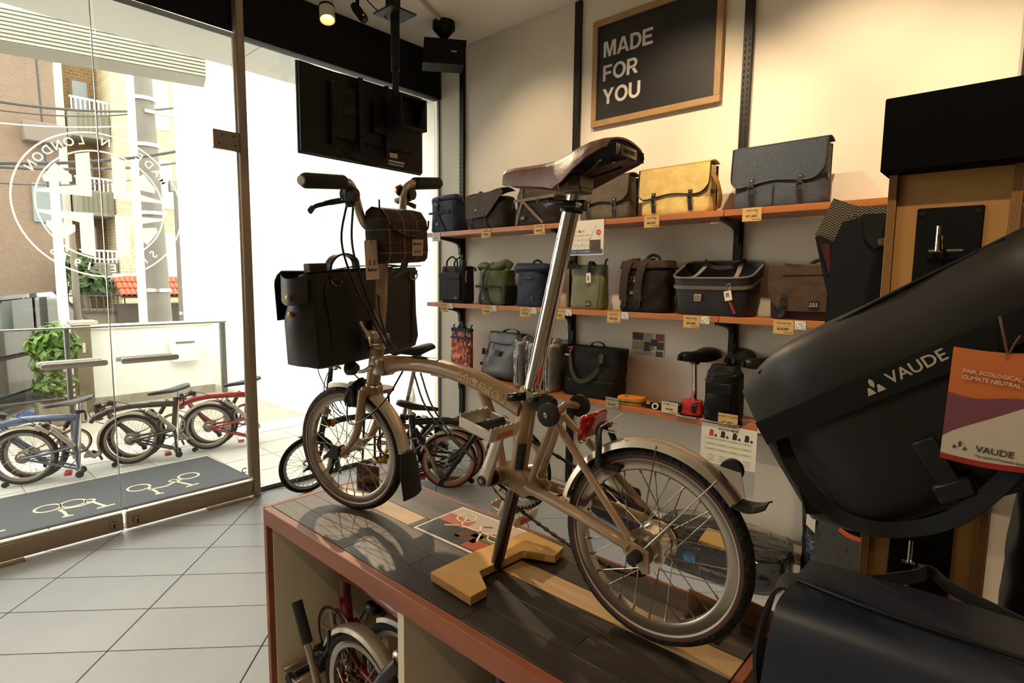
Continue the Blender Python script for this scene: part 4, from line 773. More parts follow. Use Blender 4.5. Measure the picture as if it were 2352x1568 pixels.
for s in (-1, 1):
    P_('grip', MB().tube([(.842, s*.155, 1.018), (.842, s*.16, 1.018), (.842, s*.285, 1.02), (.842, s*.293, 1.02)], [.017, .0188, .0188, .015], 18), rub)
    P_('shifter', MB().ball((.85, s*.128, .988), .022, 14, (1.0, .8, 1.1)).cyl((.83, s*.128, .985), (.87, s*.128, .99), .017, 16).box((.86, s*.12, .97), (.03, .016, .03), .006), blk)
    lv = P_('brake_lever', MB().tube(cat([(.865, s*.125, .975), (.90, s*.135, .972), (.915, s*.16, .968), (.908, s*.2, .962), (.898, s*.228, .95)], 4), [.008]*6+[.007]*8+[.0085]*3, 8, flat=.7), blk)
    P_('lever_mount', MB().cyl((.845, s*.128, 1.0), (.868, s*.125, .972), .014, 12), blk, lv)
obj('bell', MB().lathe([(0, .014), (.012, .012), (.017, .004), (.0175, 0), (0, 0)], 18, ST @ axis_m((.862, -.1, 1.0), (1, .1, .3))), mat('brass', 'a97f2e', .25, .9), bk)
for k, pts in enumerate((((.87, .12, .96), (.93, .09, .85), (.93, .05, .73), (.86, .035, .6), (.80, .028, .53), (.76, .024, .535)), ((.865, .105, .955), (.91, .07, .84), (.90, .045, .72), (.84, .035, .6), (.775, .028, .54)), ((.87, -.12, .96), (.92, -.06, .85), (.86, .03, .66), (.80, .035, .55)))):
    obj('cable', MB().tube(cat([(ST @ Vector(p)) if i < 3 else Vector(p) for i, p in enumerate(pts)], 6), .0034, 7), blk, bk)
obj('cable', MB().tube(cat([(.77, .012, .48), (.80, .05, .40), (.86, .085, .335), (.93, .085, .315), (.975, .06, .35), (.985, .045, .385)], 6), .0026, 7), blk, bk)
obj('cable', MB().tube(cat([(.725, .01, .478), (.65, .035, .40), (.56, .04, .34), (.47, .035, .29), (.40, .01, .23), (.3, .012, .225), (.2, .02, .25)], 6), .0026, 7), blk, bk); obj('cable', MB().tube(cat([(.715, -.006, .478), (.64, .02, .40), (.55, .025, .33), (.46, .02, .27), (.39, -.005, .22), (.28, -.0, .23), (.13, -.03, .28), (.06, -.05, .25)], 6), .0026, 7), blk, bk)
# ---- front briefcase and pouch hung on the bicycle
wax = mat('waxed_black', '15120f', .55, var=(10, .25), bump=(14, .25)); wax2 = mat('waxed_flap', '1c1813', .5, var=(10, .3), bump=(14, .25)); lth = mat('leather_dark', '20130f', .45, var=(30, .15)); brass = mat('brass', '')
BM = bk.matrix_basis.copy() if False else Matrix.Translation(BO) @ Matrix.Rotation(BR, 4, 'Z')
gb = thing('front_briefcase', 'black waxed briefcase with leather handle and brass rings clipped to the front of the bicycle', 'bag', (0, 0, 0)); gm = BM @ ST
gb.matrix_basis = gm @ Matrix.Translation((.945, -.052, .489)) @ Matrix.Rotation(-.07, 4, 'Z') @ Matrix.Diagonal((.95, 1.13, .86, 1))
def rr(x0, x1, hw, z, e=5): return sring(((x0+x1)/2, 0, z), (x1-x0)/2, hw, e, 40)
bag = MB().loft([rr(.03, .11, .17, .0), rr(.008, .14, .193, .012), rr(.0, .15, .2, .05), rr(.0, .148, .204, .14), rr(.0, .135, .203, .22), rr(.0, .10, .203, .29), rr(.002, .07, .204, .315), rr(.006, .05, .2, .322)])
for i, p in enumerate(bag.v): d = noise.noise(p*9)*.006; bag.v[i] = p+V(d*.8 if p.x > .02 else 0, d, 0)
obj('body', bag, wax, gb, 60)
obj('front_flap', MB().grid(lambda u, v: V(.0+.16*math.sin(min(1, u*2)*PI/2)*(1 if u < .5 else 1), (v-.5)*.416, .326+.004*math.sin(PI*u)-(.0 if u < .3 else (u-.3)*.22)-.008*u), 14, 16, .003), wax2, gb, 60)
gf = obj('side_gusset', MB().grid(lambda u, v: V(.008+.135*v*(.55+.45*min(1, u*2.2)), .200+.02*math.sin(PI*v)*(.4+.6*math.sin(PI*min(1, u*1.1))), .30-.285*u), 14, 10, .003), wax, gb, 60)
obj('pocket_flap', MB().grid(lambda u, v: V(.01+.115*v, .211+.018*math.sin(PI*v)+.004*u, .318-.085*u-.014*math.sin(PI*v)), 10, 10, .003), wax2, gb, 60)
obj('stud', MB().lathe([(0, .004), (.008, .003), (.01, 0)], 14, axis_m((.065, .234, .245), (0, 1, 0))), brass, gb); obj('stud', MB().lathe([(0, .004), (.008, .003), (.01, 0)], 14, axis_m((.08, .222, .19), (0, 1, 0))), brass, gb)
obj('carry_handle', MB().ribbon(cat([(.03, .13, .315), (.03, .128, .345), (.03, .105, .372), (.03, .07, .378), (.03, .04, .36), (.03, .035, .33), (.03, .04, .315)], 5), .026, .007, (1, 0, 0)), lth, gb); obj('strap_end', MB().box((.03, .17, .335), (.03, .055, .032), .003), lth, gb); obj('top_strap', MB().ribbon(cat([(.02, .16, .325), (.02, .06, .335), (.02, -.06, .337), (.02, -.12, .33)], 4), .028, .004, (1, 0, 0)), lth, gb)
for y in (.13, -.165):
    dr = obj('d_ring', MB().tube([V(-.004, y+.017*math.cos(a), .295-.02*math.sin(a)) for a in [PI*i/12 for i in range(13)]], .0022, 8), brass, gb); obj('ring_tab', MB().box((-.003, y, .303), (.003, .038, .018), .001), lth, gb)
obj('carrier_block', MB().box((-.006, .0, .09), (.016, .06, .11), .006), blk, gb); obj('care_label', MB().grid(lambda u, v: V(-.016-.006*v, .07-.03*u, .11-.055*v), 4, 4, .0006), mat('label_grey', '3a352f', .6), gb)
obj('piping', MB().tube(cat([(.006, .15, .03), (.001, .155, .15), (.002, .155, .29), (.004, .0, .312), (.002, -.155, .29), (.001, -.155, .15), (.006, -.15, .03)], 5), .0025, 6), lth, gb)
# plaid pouch
def plaid_mat():
    m = mat('tartan_cloth', '2a1a12', .85, bump=(400, .2)); nt = m.node_tree; N = nt.nodes; L = nt.links; b = N['Principled BSDF']; tc = N.new('ShaderNodeTexCoord'); sx = N.new('ShaderNodeSeparateXYZ'); L.new(tc.outputs['Object'], sx.inputs[0]); cur = None
    base = N.new('ShaderNodeRGB'); base.outputs[0].default_value = lin('24170f'); cur = base.outputs[0]
    for ax_, per, off, wd, col, fac in (('Y', .062, .0, .5, '3a2411', .8), ('Z', .062, .2, .5, '30200f', .6), ('Y', .062, .3, .035, '8a3a1c', .8), ('Y', .062, .62, .03, 'b7a58c', .85), ('Z', .062, .1, .03, '7d3418', .8), ('Z', .062, .55, .03, '9d8d76', .7)):
        mm = N.new('ShaderNodeMath'); mm.operation = 'MULTIPLY_ADD'; mm.inputs[1].default_value = 1/per; mm.inputs[2].default_value = off+10; L.new(sx.outputs[ax_], mm.inputs[0])
        fr = N.new('ShaderNodeMath'); fr.operation = 'FRACT'; L.new(mm.outputs[0], fr.inputs[0]); lt = N.new('ShaderNodeMath'); lt.operation = 'LESS_THAN'; lt.inputs[1].default_value = wd; L.new(fr.outputs[0], lt.inputs[0])
        fm_ = N.new('ShaderNodeMath'); fm_.operation = 'MULTIPLY'; fm_.inputs[1].default_value = fac; L.new(lt.outputs[0], fm_.inputs[0])
        mx = N.new('ShaderNodeMixRGB'); L.new(fm_.outputs[0], mx.inputs[0]); L.new(cur, mx.inputs[1]); mx.inputs[2].default_value = lin(col); cur = mx.outputs[0]
    L.new(cur, b.inputs['Base Color']); return m
tart = plaid_mat()
ph = thing('tartan_pouch', 'brown tartan pouch with rounded flap strapped to the handlebar stem', 'pouch', (0, 0, 0)); ph.matrix_basis = gm @ Matrix.Translation((.818, -.005, .785))
def psec(y, s): return [V(-.046*s+.0, y, .012), V(-.05*s, y, .035), V(-.05*s, y, .085), V(-.045*s, y, .118), V(-.028*s, y, .142), V(0, y, .15), V(.022*s, y, .14), V(.028*s, y, .1), V(.028*s, y, .03), V(.02*s, y, .008), V(-.01*s, y, .0), V(-.036*s, y, .003)]
obj('body', MB().loft([psec(-.1, .6), psec(-.098, .85), psec(-.09, 1), psec(0, 1.05), psec(.09, 1), psec(.098, .85), psec(.1, .6)]), tart, ph, 60)
obj('flap', MB().grid(lambda u, v: [V(.02, 0, .142), V(.0, 0, .154), V(-.03, 0, .146), V(-.05, 0, .12), V(-.056, 0, .095-.022*math.sin(PI*v))][min(4, int(u*4+.001))]+V(0, (v-.5)*.19*(1-.12*u*u), 0), 4, 16, .002), tart, ph, 70)
obj('flap_binding', MB().tube(cat([(-.0565, .09, .12), (-.058, .08, .097), (-.059, .04, .08), (-.06, 0, .074), (-.059, -.04, .08), (-.058, -.08, .097), (-.0565, -.09, .12)], 4), .003, 6), lth, ph)
obj('bottom_strap', MB().ribbon([(-.01, -.03, .005), (-.0, -.03, -.02), (.03, -.025, -.04)], .03, .004, (0, 1, 0)), lth, ph)
lb = obj('label_patch', MB().prism([(-.03, -.022), (.022, -.022), (.03, .024), (-.024, .024)], 0, .0008, frame((-.0525, -.035, .042), (0, -1, 0), (0, 0, 1))), mat('label_tan', 'b19e80', .7), ph); dkt = mat('print_black', '16120f', .7)
for s_, sz, dz, bd in (('Barbour', .0125, .054, .015), ('x', .006, .044, 0), ('BROMPTON', .0055, .032, 0)): text(s_, sz, dkt, ph, frame((-.0536, -.034, dz), (0, -1, 0), (0, 0, 1)), bold=bd)
obj('label_box', MB().box((-.0535, -.034, .0365), (.0006, .036, .0004)).box((-.0535, -.034, .0275), (.0006, .036, .0004)), dkt, ph, kind='stuff')
obj('zip_pull', MB().tube(cat([(-.03, .1, .135), (-.035, .104, .15), (-.032, .1, .168), (-.028, .096, .15)], 4, True), .0025, 6, True), blk, ph)
hc = obj('hang_tag', MB().prism([(-.03, -.052), (.03, -.052), (.03, .047), (.025, .052), (-.025, .052), (-.03, .047)], 0, .0012, frame((-.018, .128, .012), (.12, -1, 0), (0, 0, 1))), mat('tag_cream', 'b9a892', .7), ph)
obj('hang_tag_back', MB().prism([(-.024, -.05), (.028, -.048), (.026, .03), (-.022, .05)], 0, .0012, frame((-.012, .124, .012), (.15, -1, .03), (0, 0, 1))), mat('tag_brown', '8d7a62', .7), ph)
text('Barbour', .0135, dkt, ph, frame((-.0196, .128, -.014), (.12, -1, 0), (0, 0, 1)), bold=.015)
for y in (.138, .118): obj('crest', MB().prism([(-.007, -.004), (-.003, -.008), (.003, -.008), (.007, -.004), (.004, -.002), (.004, .005), (0, .009), (-.004, .005), (-.004, -.002)], 0, .0004, frame((-.0193+(y-.128)*-.12, y, .005), (.12, -1, 0), (0, 0, 1))), mat('crest_red', '7d4a40', .7), ph)
obj('tag_string', MB().tube(cat([(-.034, .1, .14), (-.028, .115, .1), (-.02, .125, .07), (-.02, .128, .055)], 4), .0012, 5), mat('string_green', '23301f', .8), ph)
# ------------------------------------------------------------------ shelving on the right wall
sh_m = wood_mat('shelf_cherry', '9e5a2c', 'b8733c', 10, (1, .12, 1), .42, .05, coat=.1); sh_top = sh_m
upm = mat('upright_black', '17140f', .45, .3); slotm = mat('slot_dark', '020202', .9)
SX0 = 3.057; SHELVES = (1.90, 1.325, .735)
for k, y in enumerate((3.615, 2.435, 1.258, .06)):
    u = thing('shelf_upright', ('black slotted shelf upright nearest the shop window', 'black slotted shelf upright left of the framed sign', 'black slotted shelf upright right of the framed sign', 'black slotted shelf upright at the right behind the plywood display')[k], 'shelf upright', (XW, y, 0), 0, 'shelf uprights')
    obj('channel', MB().box((-.014, 0, 1.72), (.028, .05, 3.42), .002), upm, u)
    sl = MB()
    for yy in (-.012, .012):
        for i in range(78): sl.box((-.0285, yy, .25+.034*i), (.0012, .005, .018))
    obj('slots', sl, slotm, u, 0, kind='stuff')
    for z in SHELVES:
        pl = [(0, -.036), (-.262, -.036), (-.262, -.05), (-.1, -.075), (-.06, -.09), (-.048, -.115), (-.046, -.17), (-.028, -.17), (-.028, -.04)]
        obj('bracket', MB().prism(pl, -.014, .014, frame((0, 0, z), (1, 0, 0), (0, 0, 1))), upm, u, 20)
for zi, z in enumerate(SHELVES):
    nm = ('upper', 'middle', 'lower')[zi]
    for (a, b, lab) in ((1.238, 3.742 if zi < 2 else 3.70, 'long %s cherry-wood shelf board on the window side' % nm), (-.55, 1.234, '%s cherry-wood shelf board running behind the plywood display' % nm)):
        o = tag(obj('shelf_board', MB().box((0, 0, 0), (.27, b-a, .034), .0015), sh_m), lab, 'shelf', 'wall shelves'); o.location = (SX0+.135, (a+b)/2, z-.017)
# framed sign
fs = thing('framed_sign', 'black sign in an oak frame reading MADE FOR YOU on the wall', 'sign', (XW, 1.852, 2.905))
oakf = wood_mat('frame_oak', '9b7a4d', 'b08e5e', 18, (1, .3, .3), .55, .06); fw, fh, ft = .90, .69, .04
obj('panel', MB().box((-.012, 0, 0), (.016, fw-.03, fh-.03)), mat('sign_black', '141110', .55, var=(4, .1)), fs)
for (cy, cz, sy, sz) in ((0, fh/2-ft/2, fw, ft), (0, -fh/2+ft/2, fw, ft), (fw/2-ft/2, 0, ft, fh-2*ft), (-fw/2+ft/2, 0, ft, fh-2*ft)): obj('frame_rail', MB().box((-.017, cy, cz), (.034, sy, sz), .002), oakf, fs)
sgt = mat('sign_white', 'd9d2c6', .6)
def ering(cx, cy, rx, ry, ix, iy, a0, a1, n=20): return [(cx+rx*math.cos(math.radians(a0+(a1-a0)*i/n)), cy+ry*math.sin(math.radians(a0+(a1-a0)*i/n))) for i in range(n+1)] + [(cx+ix*math.cos(math.radians(a1+(a0-a1)*i/n)), cy+iy*math.sin(math.radians(a1+(a0-a1)*i/n))) for i in range(n+1)]
rct = lambda x0, y0, x1, y1: [(x0, y0), (x1, y0), (x1, y1), (x0, y1)]
GL = {'M': (.96, [[(0, 0), (0, 1), (.29, 1), (.48, .36), (.67, 1), (.96, 1), (.96, 0), (.76, 0), (.76, .7), (.56, 0), (.4, 0), (.2, .7), (.2, 0)]]), 'A': (.92, [[(0, 0), (.34, 1), (.46, 1), (.46, .78), (.22, 0)], [(.92, 0), (.58, 1), (.46, 1), (.46, .78), (.7, 0)], [(.28, .2), (.64, .2), (.585, .37), (.335, .37)]]),
      'D': (.82, [rct(0, 0, .21, 1), rct(.21, .82, .36, 1), rct(.21, 0, .36, .18), ering(.36, .5, .46, .5, .25, .32, -90, 90)]), 'E': (.74, [[(0, 0), (0, 1), (.72, 1), (.72, .82), (.21, .82), (.21, .6), (.66, .6), (.66, .42), (.21, .42), (.21, .18), (.74, .18), (.74, 0)]]), 'F': (.7, [[(0, 0), (0, 1), (.7, 1), (.7, .82), (.21, .82), (.21, .58), (.64, .58), (.64, .4), (.21, .4), (.21, 0)]]),
      'O': (.98, [ering(.49, .5, .49, .52, .28, .335, 0, 180), ering(.49, .5, .49, .52, .28, .335, 180, 360)]), 'R': (.82, [rct(0, 0, .21, 1), rct(.21, .82, .42, 1), rct(.21, .36, .42, .53), ering(.42, .68, .36, .32, .155, .145, -90, 90), [(.34, .4), (.56, .42), (.84, 0), (.59, 0)]]), 'Y': (.9, [[(0, 1), (.24, 1), (.45, .6), (.66, 1), (.9, 1), (.555, .4), (.555, 0), (.345, 0), (.345, .4)]]), 'U': (.84, [rct(0, .37, .21, 1), rct(.63, .37, .84, 1), ering(.42, .37, .42, .39, .21, .205, 180, 360)])}
for i, s in enumerate(('MADE', 'FOR', 'YOU')):
    cx_ = 0; hh = .1
    for c_ in s:
        wd_, polys = GL[c_]; mb = MB(frame((-.0202, .367, .098-.152*i), (0, -1, 0), (0, 0, 1)))
        for p_ in polys: mb.prism([(cx_+x*hh, y*hh) for x, y in p_], 0, .0006)
        obj('letter', mb, sgt, fs, 0); cx_ += (wd_+.07)*hh
# prints on the wall and shelf
nv = mat('print_navy', '34506e', .6); wp = mat('paper_white', 'd6cfc0', .8); tq = mat('print_teal', '7fa79c', .7); prd = mat('print_red', 'b3302c', .6); mat('print_dark', '1d1b1a', .7)
ps = thing('sale_poster', 'white poster with a bag drawing hanging under the upper shelf', 'poster', (SX0-.008, 2.14, 1.79))
obj('sheet', MB().box((0, 0, 0), (.002, .30, .222)), wp, ps); obj('blue_band', MB().box((-.0012, .0, -.089), (.0006, .29, .03)), nv, ps)
obj('drawn_bag', MB().prism([(-.04, -.03), (.045, -.034), (.043, .04), (-.04, .04)], 0, .0006, frame((-.001, -.085, -.055), (0, -1, 0), (0, 0, 1))), mat('print_brown', '4a3b2f', .7), ps)
obj('drawn_strap', MB().ribbon([(-.0013, -.045, -.015), (-.0013, -.09, .075), (-.0013, -.128, -.015)], .003, .0006, (0, 1, 0)), tq, ps); obj('red_dot', MB().lathe([(0, .0004), (.018, .0004), (.018, 0)], 20, axis_m((-.0012, -.112, .03), (-1, 0, 0))), prd, ps)
fp_ = lambda y, z, x=-.0016: frame((x, y, z), (0, -1, 0), (0, 0, 1))
text('30', .016, wp, ps, fp_(-.112, .029, -.0019), bold=.02); text('ご購入で', .016, mat('print_black', ''), ps, fp_(.06, .04), 'LEFT'); text('サコッシュタイプのトートバッグ', .0085, mat('print_black', ''), ps, fp_(.08, .015), 'LEFT'); text('ートバッグ', .026, tq, ps, fp_(.08, -.015), 'LEFT'); text('プレゼント！', .026, tq, ps, fp_(.08, -.05), 'LEFT'); text('7.19(土) 〜 なくなり次第終了', .012, wp, ps, fp_(.1, -.089, -.0018), 'LEFT')
cl_ = thing('photo_collage', 'small photo collage sheet of bags pinned to the wall over the black tote', 'photo sheet', (XW-.002, 1.822, 1.1))
obj('sheet', MB().box((0, 0, 0), (.002, .24, .158)), wp, cl_)
for (y, z, w_, h_, c) in ((.075, .05, .08, .05, '1d1a18'), (.0, .045, .07, .06, '9c968c'), (-.085, .05, .06, .045, '7a4430'), (-.05, .015, .055, .045, '2a1c18'), (.07, -.01, .09, .06, '8f8a7a'), (.005, -.015, .06, .06, '211d1c'), (-.09, -.005, .05, .05, '3a342c'), (.045, -.015, .025, .03, 'b0492a'), (-.03, -.02, .03, .03, 'a8742c'), (-.085, -.058, .05, .035, '55504a')):
    obj('photo', MB().box((-.0012-abs(y)*.002, y, z), (.0006, w_, h_)), mat('photo_'+c, c, .5), cl_)
for i in range(3): obj('caption_line', MB().box((-.0013, .03, -.052-.009*i), (.0004, .15-.02*i, .0035)), mat('print_grey', '77716a', .8), cl_)
sh = thing('info_sheet', 'white comparison sheet with green bands taped below the lower shelf', 'sheet', (SX0-.012, 1.145, .615))
obj('sheet', MB().box((0, 0, 0), (.0016, .305, .225)), wp, sh); gnb = mat('print_green', 'b5bf94', .8)
for i in range(3): obj('green_band', MB().box((-.001, .0, .028-.03*i), (.0005, .26, .012)), gnb, sh)
text('MONTOUR 輪行袋', .013, mat('print_black', ''), sh, fp_(0, .088), bold=.01)
for i, y in enumerate((.095, .03, -.035, -.1)):
    obj('drawn_bag', MB().prism([(-.012, -.02), (.012, -.02), (.014, .01), (.006, .018), (-.008, .016)], 0, .0005, frame((-.001, y, .062), (0, -1, 0), (0, 0, 1))), prd if i == 0 else mat('print_dark', '1d1b1a', .7), sh); obj('drawn_box', MB().box((-.001, y-.026, .048), (.0005, .012, .014)), mat('print_dark', ''), sh)
    for k in range(5): obj('text_line', MB().box((-.001, y-.004, -.066-.008*k), (.0004, .045-.012*(k % 2), .002)), mat('print_grey', ''), sh)
    for k in range(3): obj('text_line', MB().box((-.0014, y, .028-.03*k), (.0004, .03, .0025)), mat('print_grey', ''), sh)
# price tags on shelf edges
tagm = mat('tag_kraft', 'c19d62', .7, var=(40, .04)); tagw = mat('tag_white', 'd9d2c2', .7); pk = mat('print_black', '')
def price(y, ztop, name, vol, yen, lab, x=SX0-.003, w_=.098, h_=.07, m_=None, tax='(WITH TAX)'):
    t = thing('price_tag', lab, 'price tag', (x, y, ztop-h_), 0, 'price tags on the shelf edges'); obj('card', MB().box((0, 0, h_/2), (.0018, w_, h_), .0003), m_ or tagm, t); f_ = lambda yy, z: frame((-.0012, yy, z), (0, -1, 0), (0, 0, 1))
    ln = name.split('|'); tm = pk if m_ is not tagw else mat('print_grey', '')
    for i, s in enumerate(ln): text(s, .0145 if len(ln) == 1 and len(s) < 12 else .0115, tm, t, f_(0, h_*(.8 if len(ln) == 1 else .86-.17*i)))
    if vol: text(vol, .007, tm, t, f_(-.025, h_*.6 if len(ln) == 1 else h_*.54))
    text(yen, .0165, tm, t, f_(0, h_*.37), bold=.022)
    if tax: text(tax, .0075, tm, t, f_(-.024, h_*.12), bold=.02)
    return t
price(3.616, 1.897, 'Roll Top|Waterproof Bag', '', '¥35,200-', 'pale price tag at the window end of the upper shelf', m_=tagw)
price(3.039, 1.90, 'Foldover|Messenger Bag', '', '¥30,800-', 'price tag under the grey flap messenger bag on the upper shelf')
price(2.520, 1.90, 'Roll Top Bag', '28L', '¥28,600-', 'price tag reading Roll Top Bag 28,600 on the upper shelf')
price(1.663, 1.90, 'Game Bag', '16L', '¥66,000-', 'price tag reading Game Bag 66,000 under the yellow satchel')
price(1.086, 1.90, 'Game Bag', '18L', '¥71,500-', 'price tag reading Game Bag 71,500 under the blue-grey tweed satchel')
mid = ((3.517, 'City Bag', '14L', '¥27,500-'), (3.027, 'Roll Top Bag', '17L', '¥24,200-'), (2.639, 'Roll Top|Waterproof Bag', 'L', '¥22,000-'), (2.334, 'Tote Liner Cover', '9L', '¥16,500-'), (1.902, 'Backpack', '14L', '¥24,200-'), (1.390, 'Basket Bag', '23L', '¥22,000-'), (.898, 'Messenger Bag', '13L', '¥24,200-'))
chart = mat('chart_white', 'd8d8cf', .7); gr_ = mat('chart_green', '5f9a4a', .7)
for (y, n_, v_, p_), what in zip(mid, ('the black city bag', 'the olive roll-top bag', 'the navy roll-top bag', 'the olive tote', 'the dark brown backpack', 'the black basket bag', 'the brown messenger bag')):
    price(y, 1.322, n_, v_, p_, 'price tag below %s on the middle shelf' % what)
    c = thing('spec_card', 'small white icon card beside the price tag of %s' % what, 'card', (SX0-.003, y-.079, 1.281), 0, 'icon cards on the middle shelf'); obj('card', MB().box((0, 0, .02), (.0016, .051, .041)), chart, c); obj('green_mark', MB().box((-.001, -.019, .035), (.0004, .008, .006)), gr_, c)
    ic = MB()
    for a in range(5):
        for b in range(3):
            if (a*3+b*5+int(y*10)) % 4: ic.box((-.001, .018-.0085*a, .028-.0105*b), (.0004, .005, .006))
    obj('icons', ic, mat('print_grey', ''), c, 0, kind='stuff')
price(1.893, .776, 'FLEXIBLE BIKE TOTE', '', '¥16,500-', 'price tag under the black tote and orange pouch on the lower shelf', x=SX0-.006, m_=mat('tag_grey_kraft', '9c8f74', .7))
price(1.501, .806, 'ぷち輪バック', '', '¥4,840', 'cream price card standing before the red rolled pouch', x=SX0-.004, w_=.104, h_=.068, m_=mat('tag_cream2', 'c9b993', .7))
price(1.152, .795, 'かるが〜る 600D', '', '¥11,000-', 'price card on the tray before the tall black bag', x=SX0-.012, w_=.108, h_=.078)
price(.947, .797, 'MONTOUR', '', '¥14,300-', 'price card next to the info sheet at the dark hanging bag', x=SX0-.012, w_=.09, h_=.078, m_=mat('tag_cream2', ''))
for y, w_ in ((1.39, .13), (1.19, .22)):
    o = tag(obj('chrome_tray', MB().box((0, 0, .0015), (.16, w_, .003), .001).box((-.082, 0, .005), (.004, w_, .01), .001), mat('tray_chrome', 'b5aba0', .12, 1)), 'thin chrome display tray under the red pouch' if y > 1.3 else 'thin chrome display tray under the tall black bag', 'tray'); o.location = (SX0+.06, y, .7352)

# ------------------------------------------------------------------ bags
RZ = -PI/2
def soft(w_, d, h, e=4.5, top=(1, 1), bot=(.93, .9), wr=.006, seed=0, n=56, mid_=1.0, zs=None):
    """upholstered box: superellipse rings up z, wrinkled"""
    mb = MB(); R = []
    for f in (0, .015, .05, .1, .16, .23, .3, .37, .44, .51, .58, .65, .72, .79, .86, .92, .96, .985, 1):
        if f < .1: k = (f/.1)**.4; sx, sy = bot[0]+(1-bot[0])*k, bot[1]+(1-bot[1])*k
        else: q = (f-.1)/.9; sx, sy = 1+(top[0]-1)*q, 1+(top[1]-1)*q
        if f > .95: g_ = (f-.95)/.05; sx *= 1-.05*g_*g_; sy *= 1-.12*g_*g_
        b_ = mid_ if .15 < f < .85 else 1
        R.append(sring((0, 0, f*h), w_/2*sx*b_, d/2*sy, e, n))
    mb.loft(R)
    for i, p in enumerate(mb.v):
        k = min(1, p.z/h*4)*min(1, (h-p.z)/h*8+.25); q = p*11+V(seed*3.1, seed*1.7, 0); q2 = V(p.x*30, p.y*30, p.z*17)+V(seed*5.1, 0, seed)
        a = noise.noise(q)*wr*1.15+noise.noise(q2)*wr*.6; nv_ = V(p.x/(w_/2), p.y/(d/2), 0); nv_ = nv_.normalized() if nv_.length > .1 else V(0, 0, 1); mb.v[i] = p+nv_*a*k
    return mb
def cloth(name, c, rough=.75, b=.3, s=220): return mat(name, c, rough, var=(14, .16), bump=(22, .55, 9), spec=.22)
def strap(par, pts, wd, m_, name='strap', side=(1, 0, 0), th=.003): return obj(name, MB().ribbon(cat(pts, 4), wd, th, side), m_, par)
def patch(par, x, y, z, s=.032, back='14110f', name='logo_patch', ink='cfc8b8'):
    p = obj(name, MB().box((x, y-.001, z), (s, .002, s*.8), .0004), mat('patch_'+back, back, .6), par); im = mat('patch_ink_'+ink, ink, .6)
    for i, dx in enumerate((-.3, -.02, .28)): obj('skyline_mark', MB().box((x+dx*s, y-.0022, z+.08*s), (s*.1, .0006, s*(.22 if i == 1 else .16))), im, p)
    text('BROMPTON', s*.165, im, par, frame((x, y-.0023, z-.17*s), (1, 0, 0), (0, 0, 1)), bold=.02); return p
def buckle(par, x, y, z, w_=.022, h_=.022, m_=None, name='buckle'):
    pts = [V(x-w_/2, y, z-h_/2), V(x+w_/2, y, z-h_/2), V(x+w_/2, y, z+h_/2), V(x-w_/2, y, z+h_/2)]; return obj(name, MB().tube(pts, .0022, 6, True), m_ or mat('buckle_steel', 'b5a98f', .25, .95), par)
def handle_arc(par, x0, x1, y, z, hgt, wd, m_, th=.005, name='handle', tube=False):
    pts = cat([(x0, y, z-.01), (x0+.006*(1 if x1 > x0 else -1), y, z+hgt*.55), ((x0+x1)/2, y, z+hgt), (x1-.006*(1 if x1 > x0 else -1), y, z+hgt*.55), (x1, y, z-.01)], 5); return obj(name, MB().tube(pts, wd/2, 8) if tube else MB().ribbon(pts, wd, th, (0, 1, 0)), m_, par)
web = mat('webbing_black', '12100e', .8, bump=(400, .3)); web_b = mat('webbing_brown', '2b211b', .8, bump=(400, .3)); dlth = mat('leather_black', '17120f', .45); G = 'bags on the wall shelves'
def bag(name, lab, y, z, x=3.2, rz=0, catg='bag'): return thing(name, lab, catg, (x, y, z), RZ+math.radians(rz), G)
# upper shelf
Z1 = 1.9003
nb = cloth('navy_nylon', '262c3e', .6); t = bag('roll_top_backpack', 'navy roll-top backpack with crossed black straps at the window end of the upper shelf', 3.585, Z1, 3.17)
obj('body', soft(.32, .16, .255, top=(.96, .95), seed=1, wr=.008), nb, t, 60); obj('rolled_top', MB().tube(cat([(-.165, -.01, .235), (-.14, -.03, .262), (0, -.035, .272), (.14, -.03, .27), (.168, -.01, .255)], 5), [.02]*5+[.03]*11+[.022]*5, 12, flat=1.3), nb, t, 60)
strap(t, [(-.05, -.02, .30), (-.052, -.075, .28), (-.055, -.086, .2), (-.055, -.086, .165)], .022, web); strap(t, [(-.165, -.082, .16), (-.05, -.088, .158), (.06, -.086, .165)], .018, web, side=(0, 0, 1)); strap(t, [(-.055, -.087, .155), (-.09, -.087, .09), (-.12, -.083, .012)], .02, web); strap(t, [(-.05, -.087, .155), (-.015, -.087, .09), (.04, -.083, .012)], .02, web); buckle(t, -.055, -.09, .215); patch(t, -.06, -.083, .07, .034, '2a3040'); obj('leather_tab', MB().box((.075, -.085, .165), (.035, .004, .04), .001), web_b, t)
gm2 = cloth('grey_brown_canvas', '4a433a', .7); gm3 = cloth('dark_grey_canvas', '272320', .7)
t = bag('flap_messenger_bag', 'grey-brown messenger bag with a slanted foldover flap on the upper shelf', 3.10, Z1, 3.18)
obj('body', soft(.40, .17, .24, top=(.97, .9), seed=2, wr=.009), gm3, t, 60)
obj('flap', MB().prism([(-.205, .255), (-.2, .12), (-.185, .095), (-.17, .088), (.02, .10), (.045, .11), (.20, .262), (.17, .285), (-.12, .262)], 0, .005, frame((0, -.088, 0), (1, 0, 0), (0, 0, 1))), gm2, t, 20); obj('flap_top', MB().grid(lambda u, v: V(-.2+.385*u, -.09+.15*v, .256+.026*u+.018*math.sin(PI*v)+.006*math.sin(9*u)), 12, 8, .004), gm2, t, 60); obj('flap_binding', MB().tube(cat([(-.2, -.093, .12), (-.185, -.094, .095), (-.17, -.094, .088), (.02, -.094, .1), (.045, -.094, .11), (.2, -.094, .262)], 3), .003, 6), dlth, t)
